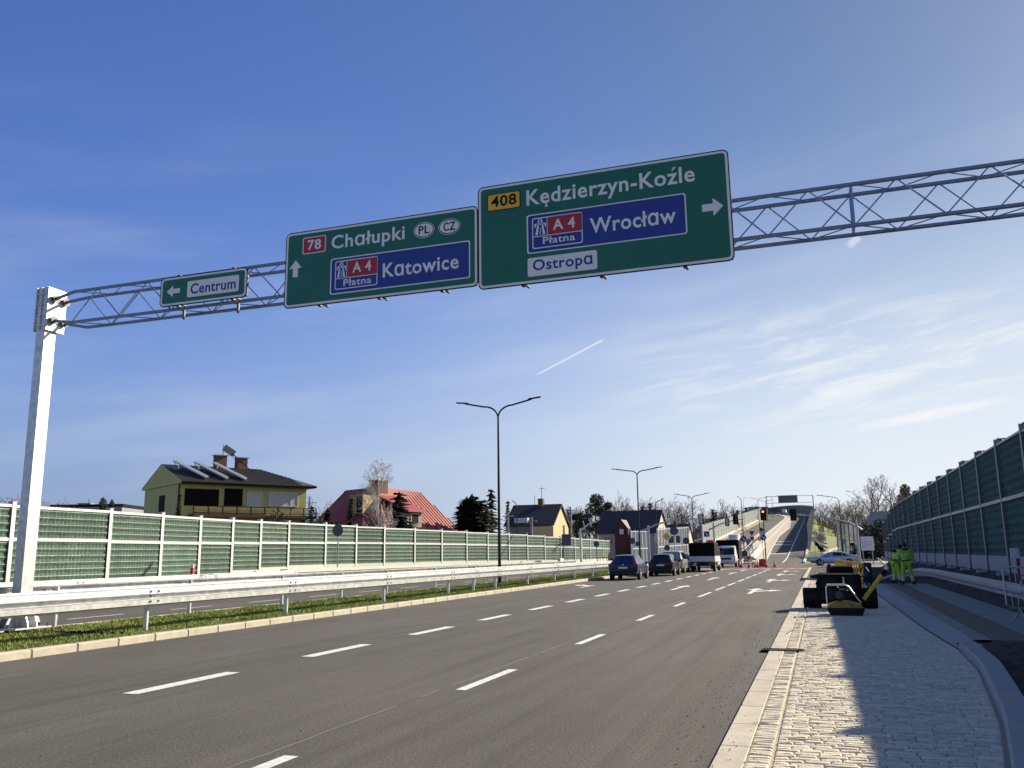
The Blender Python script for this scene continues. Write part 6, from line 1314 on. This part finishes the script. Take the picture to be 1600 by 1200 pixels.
# site board
a, b_ = at(1344, 838.5, 96), at(1366.5, 860, 96); t = thing('site_board', 'white information board on legs left of the tall dark barrier', 'sign board', (a.x, 96, .1)); w, h = b_.x-a.x, a.z-b_.z; zb_ = b_.z-.1
mb = MB(); mb.box(0, w, -.03, .0, zb_, zb_+h); mb.build('board', M('board_white', (.72, .74, .78), .5), t); mb = MB()
for i, (f0, f1) in enumerate(((.08, .85), (.08, .8), (.08, .82), (.08, .5))): mb.box(w*f0, w*f1, -.035, -.031, zb_+h*(.66-.13*i)-.02, zb_+h*(.66-.13*i)+.02)
mb.box(w*.36, w*.42, -.035, -.031, zb_+h*.84, zb_+h*.9); mb.box(w*.86, w*.93, -.035, -.031, zb_+h*.84, zb_+h*.92); mb.build('print', M('board_print', (.25, .27, .32), .6), t)
for x in (.15, w-.2): mb = MB(); mb.tube([(x, .03, 0), (x, .03, zb_+h*.9)], .05, 6); mb.build('leg', GALVD, t)
for i in range(9):
    y = 150+i*13; x = at(1281+i*0.0, 800, y).x
    g = thing('marker_block', 'pale block in the stepped row on the green slope beside the ramp', 'block', (.2+bend(y)*.6, y, zr(y)*.93-.4), 0, 'blocks on the ramp slope'); mb = MB(); mb.prism([(-.5, 0), (.5, 0), (.5, .5), (.2, .75), (-.5, .75)], 'y', -.4, .4); mb.build('block', CONCW, g); mb = MB(); mb.box(-.3, .9, -1.2, -.41, 0, .35); mb.build('step', CONCG, g)

# ------------------------------------------------------------------ trees
BARK = M('bare_bark', (.13, .105, .085), .9, var=.25, scale=3); BIRCH = M('birch_bark', (.62, .58, .54), .7, var=.25, scale=5); TWIG = M('twig_brown', (.17, .125, .095), .9, var=.2); TWIGR = M('russet_twig', (.26, .13, .075), .9, var=.25)
NEED = M('needle_green', (.018, .035, .016), .8, var=.35, scale=1.2, island=.4); PINEN = M('pine_green', (.035, .055, .028), .8, var=.35, scale=1.2, island=.4); THUJ = M('thuja_gold', (.16, .15, .03), .8, var=.35, scale=2, island=.35)
def bare_mesh(seed, H, spread=.5, lev=4, tr=None, trunk_f=.3, up=.25, bark=BARK, twig=TWIG, tw=.012, kids=(5, 5, 4, 4), bl=1.0, wob=.16):
    rnd = random.Random(seed); A, B = MB(), MB(); tr = tr or H*.016
    def rec(p, d, L, r, k):
        q = [p]; dd = d.copy(); n = 4 if k < 2 else 3
        for i in range(n):
            dd = (dd+Vector((rnd.uniform(-1, 1)*(wob if k else wob*.4), rnd.uniform(-1, 1)*(wob if k else wob*.4), rnd.uniform(-.04, .14)+up*.25))).normalized(); q.append(q[-1]+dd*L/n)
        r1 = max(tw*.7, r*.35); (A if k < 2 else B).tube(q, [r+(r1-r)*i/n for i in range(n+1)], 6 if k == 0 else (4 if k == 1 else 3), k < 2)
        if k >= lev: return
        for j in range(kids[k]):
            f = (trunk_f if k == 0 else .2)+(1-(trunk_f if k == 0 else .2))*(j+rnd.uniform(.2, 1))/kids[k]; f = min(f, .98); i = min(n-1, int(f*n)); pp = q[i].lerp(q[i+1], f*n-i)
            t = (q[i+1]-q[i]).normalized(); sd = t.orthogonal().normalized(); sd = Matrix.Rotation(rnd.uniform(0, 6.28), 3, t) @ sd
            nd = (t*(1-spread)+sd*spread*1.15+Vector((0, 0, up*.5))).normalized(); rec(pp, nd, L*rnd.uniform(.42, .62)*(1.15-f*.45)*(bl if k == 0 else 1), max(tw, r*.42), k+1)
    rec(Vector((0, 0, -.2)), Vector((0, 0, 1)), H*.80, tr, 0)
    return A.raw('trunk', bark), B.raw('crown', twig)
def spruce_mesh(seed, H, W, n=26, leaf=.27, mat=NEED, cone=1.0, base=.04, sprays=10):
    rnd = random.Random(seed); T, Cn = MB(), MB(); T.tube([(0, 0, -.2), (0, 0, H*.6), (0, 0, H*.98)], [H*.018, H*.010, .01], 6)
    for i in range(n):
        f = base+(1-base)*(i+rnd.uniform(-.3, .3))/n; z = H*f; Rr = W*max(.06, (1-f))**cone*rnd.uniform(.75, 1.15)
        for k in range(max(6, int(13*(1-f)+5))):
            a = rnd.uniform(0, 6.28); R_ = Rr*rnd.uniform(.6, 1.12); ca, sa = math.cos(a), math.sin(a)
            for s in range(sprays):
                t = (s+rnd.random())/sprays; r = R_*(.12+.88*t); w = leaf*(1.35-.75*t)*rnd.uniform(.7, 1.4); zz = z-R_*.28*t+R_*.14*t*t+rnd.uniform(-.06, .06)*H/8; oa = a+rnd.uniform(-.5, .5)*(1.1-t*.5)
                c = Vector((r*math.cos(oa), r*math.sin(oa), zz)); u = Vector((math.cos(oa), math.sin(oa), -.25))*w*1.5; v = Vector((-math.sin(oa), math.cos(oa), rnd.uniform(-.4, .4)))*w*.6
                Cn.add([c-u*.6-v, c-u*.6+v, c+u], [(0, 1, 2)])
    for k in range(14): a = rnd.uniform(0, 6.28); c = Vector((0, 0, H*rnd.uniform(.9, 1.0))); w = leaf*.7; Cn.add([c+Vector((w*math.cos(a), w*math.sin(a), -w)), c+Vector((-w*math.cos(a), w*math.sin(a), -w)), c+Vector((0, 0, w*1.6))], [(0, 1, 2)])
    return T.raw('trunk', BARK), Cn.raw('crown', mat)
def clump_mesh(seed, blobs, leaf, per, mat, trunk=None):
    """leaf-sized faces gathered in clumps; blobs: (x, y, z, rx, rz)"""
    rnd = random.Random(seed); T, Cn = MB(), MB(); top = max(b[2] for b in blobs)
    for p in (trunk or [[(0, 0, -.2), (0, 0, top*.8)]]): T.tube(p, [.16*(1-.6*i/(len(p)-1))*max(.5, top/8) for i in range(len(p))], 6)
    for x, y, z, rx, rz_ in blobs:
        T.tube([(0, 0, z*.55), (x*.6, y*.6, z*.85), (x, y, z)], [.06, .04, .02], 4)
        for i in range(int(per*rx)):
            d = Vector((rnd.gauss(0, 1), rnd.gauss(0, 1), rnd.gauss(0, 1))).normalized()*rnd.uniform(.25, 1.08)**.6; c = Vector((x+d.x*rx, y+d.y*rx, z+d.z*rz_)); u = Vector((rnd.uniform(-1, 1), rnd.uniform(-1, 1), rnd.uniform(-.6, 1))).normalized()*leaf*rnd.uniform(.6, 1.5); v = u.orthogonal().normalized()*leaf*rnd.uniform(.3, .7)
            v = Matrix.Rotation(rnd.uniform(0, 6.28), 3, u.normalized()) @ v; Cn.add([c-u*.5-v, c-u*.5+v, c+u], [(0, 1, 2)])
    return T.raw('trunk', BARK), Cn.raw('crown', mat)
def plant(name, label, cat, loc, meshes, s=1.0, rz=0, group=None):
    g = thing(name, label, cat, loc, rz, group); g.scale = (s,)*3 if not isinstance(s, tuple) else s
    for nm, me in zip(('trunk', 'crown'), meshes): link(nm, me, g)
    return g
def tree_at(name, label, cat, x, ytop, d, meshes, H, zb=0.0, wk=1.0, rz=0, group=None, yt=None):
    """top of the tree seen at (x, ytop), the tree standing at distance d along the view"""
    c = axis_pt(x, d); r = ray(x, ytop); k = c.xy.length/r.xy.length; z = EYE+r.z*k; s = (z-zb)/H; return plant(name, label, cat, (c.x, c.y, zb), meshes, (s*wk, s*wk, s), rz, group)
birch = bare_mesh(11, 9, .60, 4, .10, .20, .30, BIRCH, M('birch_twig', (.42, .38, .36), .8, var=.2), .009, (20, 6, 5, 4), .58, .13)
tree_at('birch_tree', 'slender white birch without leaves in front of the red roof', 'tree', 591, 704, 62, birch, 8.9, .5, .75)
sp1, sp2, sp3 = spruce_mesh(3, 8, 3.0, 26, cone=.8), spruce_mesh(5, 8, 2.0, 26, .22), spruce_mesh(8, 8, 2.3, 24, .24, cone=.8)
thuja = spruce_mesh(12, 5, .95, 34, .20, NEED, .5, .01, 5); gold = spruce_mesh(14, 5, .7, 34, .17, THUJ, .5, .01, 5)
tree_at('spruce_tree', 'broad dark spruce covering the middle of the red roof', 'tree', 622, 768, 68, sp1, 8, .5, 1.55)
tree_at('spruce_tree', 'small pointed conifer before the left slope of the red roof', 'tree', 548, 779, 64, sp2, 8, .5, .9)
tree_at('spruce_tree', 'low dark conifer at the left foot of the red roof', 'tree', 512, 796, 63, sp3, 8, .5, 1.3)
tree_at('spruce_tree', 'tall dark spruce just left of the tall double-armed lamp', 'tree', 765, 763, 83, sp1, 8, .5, .80)
for i, (x, yt, w, lab) in enumerate(((727, 779, 1.0, 'left one of the dark thujas right of the red roof'), (736, 775, 1.2, 'tallest dark thuja right of the red roof'), (746, 781, 1.3, 'dark thuja standing next to the gold-green one'), (718, 790, 1.1, 'shortest dark thuja close to the right edge of the red roof'))):
    tree_at('thuja_tree', lab, 'tree', x, yt, 80, thuja, 5, .5, w*1.5, i)
tree_at('thuja_tree', 'slender gold-green thuja at the foot of the tall spruce', 'tree', 757, 789, 81, gold, 5, .5, 1.0)
tree_at('spruce_tree', 'thin conifer at the corner of the yellow house', 'tree', 281, 772, 62, sp2, 8, .5, .62)
tree_at('spruce_tree', 'small dark conifer between the yellow house and the red roof', 'tree', 487, 791, 72, sp2, 8, .5, .9)
tree_at('spruce_tree', 'narrow conifer peeping over the left end of the tan house', 'tree', 791, 783, 118, sp2, 8, .0, .8)
hedge = clump_mesh(31, [(x*.9, random.uniform(-.3, .3), 1.5+.3*math.sin(x), 1.0, 1.4) for x in range(-6, 7)], .13, 420, NEED)
for x, yt, d, sx, lab in ((715, 826, 82, 1.0, 'dark hedge along the foot of the red roof'), (805, 836, 96, .8, 'dark hedge below the tan house'), (474, 806, 64, .6, 'dark clipped hedge at the right end of the yellow house')):
    c = axis_pt(x, d); r = ray(x, yt); z = EYE+r.z*c.xy.length/r.xy.length; h = plant('hedge', lab, 'hedge', (c.x, c.y, .5), hedge, (sx, sx, (z-.5)/2.9), R(74))
pine = clump_mesh(21, [(-1.6, 0, 6.2, 1.3, .9), (0, .4, 7.4, 1.5, 1.0), (1.5, -.3, 6.7, 1.2, .8), (.4, 0, 8.6, 1.1, .8), (-2.4, .3, 5.0, 1.1, .7), (2.4, .2, 5.4, 1.0, .7), (1.0, .5, 5.2, 1.2, .7), (-.7, -.5, 5.0, 1.2, .8), (-3.0, .2, 6.3, .6, .4), (2.0, .2, 7.8, .6, .45), (3.1, .1, 4.3, .8, .5)], .17, 620, PINEN, [[(0, 0, -.2), (.1, 0, 4), (.2, 0, 8)]])
tree_at('pine_tree', 'big dark pine left of the house with the maroon front', 'tree', 925, 774, 128, pine, 9.2, 0, .92)
tree_at('pine_tree', 'dark pine crown peeping over the barrier beyond the gantry mast', 'tree', 161, 780, 66, pine, 9.2, .5, .42)
tree_at('pine_tree', 'second dark pine tip close to the left end of the yellow house', 'tree', 176, 783, 64, pine, 9.2, .5, .30, 2)
tree_at('pine_tree', 'dark flat-topped pine above the tall dark barrier', 'tree', 1407, 759, 150, pine, 9.2, .5, .62, 1)
bm = [bare_mesh(40+i, 9, .52, 4, .16, .22, .22, BARK, TWIG, .014, (7, 5, 4, 3)) for i in range(4)]
shrub = [bare_mesh(60+i, 4, .62, 3, .06, .05, .25, TWIGR, TWIGR, .010, (11, 6, 4, 3)) for i in range(2)]
for x, yt, lab in ((-12, 764, 'russet bare shrub at the left edge of the picture'), (22, 760, 'russet bare shrub just left of the gantry mast'), (70, 772, 'russet bare shrub just right of the gantry mast'), (198, 782, 'sparse bare shrub right of the dark pine tips')):
    tree_at('bare_shrub', lab, 'shrub', x, yt, 58 if x < 100 else 70, shrub[x % 2], 4.2, .5, 1.5 if x < 100 else .5, x)
R_ = random.Random(5)
for i, (x, yt, d, wk, lab) in enumerate(((495, 781, 150, .8, 'bare tree between the yellow house and the red roof'), (880, 795, 190, .9, 'bare tree right of the tan house'), (958, 776, 170, .5, 'tall slim bare tree above the long dark roof'), (974, 783, 175, .7, 'bare tree right of the slim one, above the long dark roof'), (1348, 752, 140, 1.0, 'tall bare tree left of the dark flat-topped pine'), (1366, 750, 143, 1.0, 'tallest bare tree above the grey roofed house'), (1386, 757, 150, 1.1, 'bare tree touching the dark flat-topped pine'), (1425, 766, 150, 1.0, 'bare tree seen over the middle of the tall dark barrier'), (1440, 770, 145, .8, 'rightmost bare tree over the tall dark barrier'), (1130, 784, 330, .9, 'round bare tree on the skyline above the pale ramp barrier'))):
    tree_at('bare_tree', lab, 'tree', x, yt, d, bm[i % 4], 9.0, 0, wk, i)
for i in range(42):
    x = 868+i*7.3+R_.uniform(-3, 3); yt = (800 if x < 930 else 790 if x < 1010 else 786 if x < 1075 else 797)+R_.uniform(-5, 9)
    tree_at('bare_tree', 'grey bare tree in the far treeline behind the houses and the ramp', 'tree', x, yt, R_.uniform(190, 290) if x < 1100 else R_.uniform(325, 350), bm[R_.randrange(4)], 9.0, 0, R_.uniform(.8, 1.2), R_.uniform(0, 6), 'bare trees of the far treeline')
for i in range(12):
    x = (872, 884, 903, 1000, 1011, 1018, 1108, 1113, 1146, 1160, 1172, 897)[i]; yt = (806, 796, 803, 790, 786, 793, 795, 800, 795, 792, 797, 800)[i]
    tree_at('dark_conifer', 'dark conifer in the far treeline behind the houses and the ramp', 'tree', x, yt, R_.uniform(200, 270) if x < 1100 else R_.uniform(325, 345), (sp1, sp2, sp3)[i % 3], 8, 0, R_.uniform(.8, 1.1), i, 'conifers of the far treeline')
for i in range(16):
    x = 1274+i*5.2+R_.uniform(-2, 2); tree_at('bare_tree', 'grey bare tree on the skyline right of the ramp', 'tree', x, 789+R_.uniform(-5, 8), R_.uniform(210, 300), bm[R_.randrange(4)], 9.0, 0, R_.uniform(.8, 1.3), R_.uniform(0, 6), 'bare trees right of the ramp')
bush = clump_mesh(71, [(-1.2, 0, 1.4, 1.2, 1.2), (.6, .4, 1.8, 1.3, 1.5), (1.7, 0, 1.2, 1.1, 1.1), (-.2, .2, 2.9, 1.0, 1.2), (-1.9, .2, .8, .9, .8), (2.4, 0, .7, .8, .7)], .14, 700, NEED)
for x, yt, d, wk, lab in ((1346, 818, 122, .9, 'dark evergreen bush behind the white site board'), (1361, 813, 118, 1.1, 'dark evergreen bush between the site board and the tall barrier'), (1376, 822, 112, .8, 'dark evergreen bush at the far end of the tall barrier')):
    tree_at('evergreen_bush', lab, 'bush', x, yt, d, bush, 4.0, 0, wk, x)
tree_at('bare_shrub', 'low bare shrub with ochre twigs behind the glass barrier on the right', 'shrub', 1336, 806, 150, shrub[0], 4.2, 0, 1.6)
# far-off wood that closes the horizon between the single trees
rng = np.random.default_rng(9); n = 16000
def wood(name, label, n, x0, x1, d0, d1, hmax, mat):
    xs = rng.uniform(x0, x1, n); ds = rng.uniform(d0, d1, n); V = np.empty((n, 3, 3)); 
    for i in range(n):
        c = axis_pt(xs[i], ds[i]); h = hmax*(.55+.25*math.sin(xs[i]*.045)+.2*math.sin(xs[i]*.17+1))*rng.uniform(.1, 1)**.7; a = rng.uniform(0, 6.28); w = rng.uniform(.03, .10); l = rng.uniform(.5, 1.6)
        t = np.array([rng.uniform(-.6, .6), rng.uniform(-.6, .6), 1.0])*l; V[i, 0] = (c.x+w*math.cos(a), c.y+w*math.sin(a), h-.3); V[i, 1] = (c.x-w*math.cos(a), c.y-w*math.sin(a), h-.3); V[i, 2] = (c.x+t[0], c.y+t[1], h-.3+t[2])
    me = bpy.data.meshes.new(name); me.vertices.add(n*3); me.loops.add(n*3); me.polygons.add(n); me.vertices.foreach_set('co', V.ravel()); me.loops.foreach_set('vertex_index', np.arange(n*3, dtype=np.int32)); me.polygons.foreach_set('loop_start', np.arange(0, n*3, 3, dtype=np.int32)); me.update(); me.validate(); me.materials.append(mat); tag(link(name, me), label, 'wood', kind='stuff')
wood('woodland', 'low brown thicket far off between the houses and the ramp', 26000, 820, 1215, 215, 330, 8.5, M('thicket', (.12, .095, .065), .95, var=.3, scale=.05, island=.3))
wood('woodland', 'low grey-brown thicket on the skyline right of the ramp', 6000, 1270, 1420, 230, 320, 7.5, MATS['thicket'])
wood('woodland', 'low dark thicket behind the left houses', 6000, -60, 790, 160, 260, 5.0, MATS['thicket'])
# electricity pylon and poles
c = axis_pt(483, 330); t = thing('pylon', 'faint lattice electricity pylon right of the yellow house', 'pylon', (c.x, c.y, 0)); zt_ = 23.5; mb = MB()
for sx, sy in ((-1, -1), (1, -1), (1, 1), (-1, 1)): mb.tube([(sx*2, sy*2, 0), (sx*.5, sy*.5, zt_*.7), (0, 0, zt_)], .13, 4)
mb.build('legs', GALVD, t); mb = MB()
for z in (zt_*.66, zt_*.78, zt_*.9): mb.tube([(-3.2, 0, z), (3.2, 0, z)], .12, 4); 
for i in range(8): z = zt_*.7*i/8; w = 2-1.5*i/8; mb.tube([(-w, -w, z), (w*.9, -w*.9, z+zt_*.085)], .08, 3); mb.tube([(w, -w, z), (-w*.9, -w*.9, z+zt_*.085)], .08, 3)
mb.build('crossarms', GALVD, t)
for x, yt, yb, d, lab in ((888, 792, 850, 110, 'grey concrete utility pole right of the tan house'), (827.5, 808, 840, 98, 'thin pole in front of the tan house'), (791, 800, 840, 96, 'pole at the left end of the tan house')):
    c = axis_pt(x, d); r = ray(x, yt); z = EYE+r.z*c.xy.length/r.xy.length; t = thing('utility_pole', lab, 'pole', (c.x, c.y, 0)); mb = MB(); mb.tube([(0, 0, 0), (0, 0, z)], [.16, .11], 8); mb.build('pole', CONCG, t); mb = MB(); mb.box(-.6, .6, -.05, .05, z-.5, z-.4); mb.build('crossarm', GALVD, t)
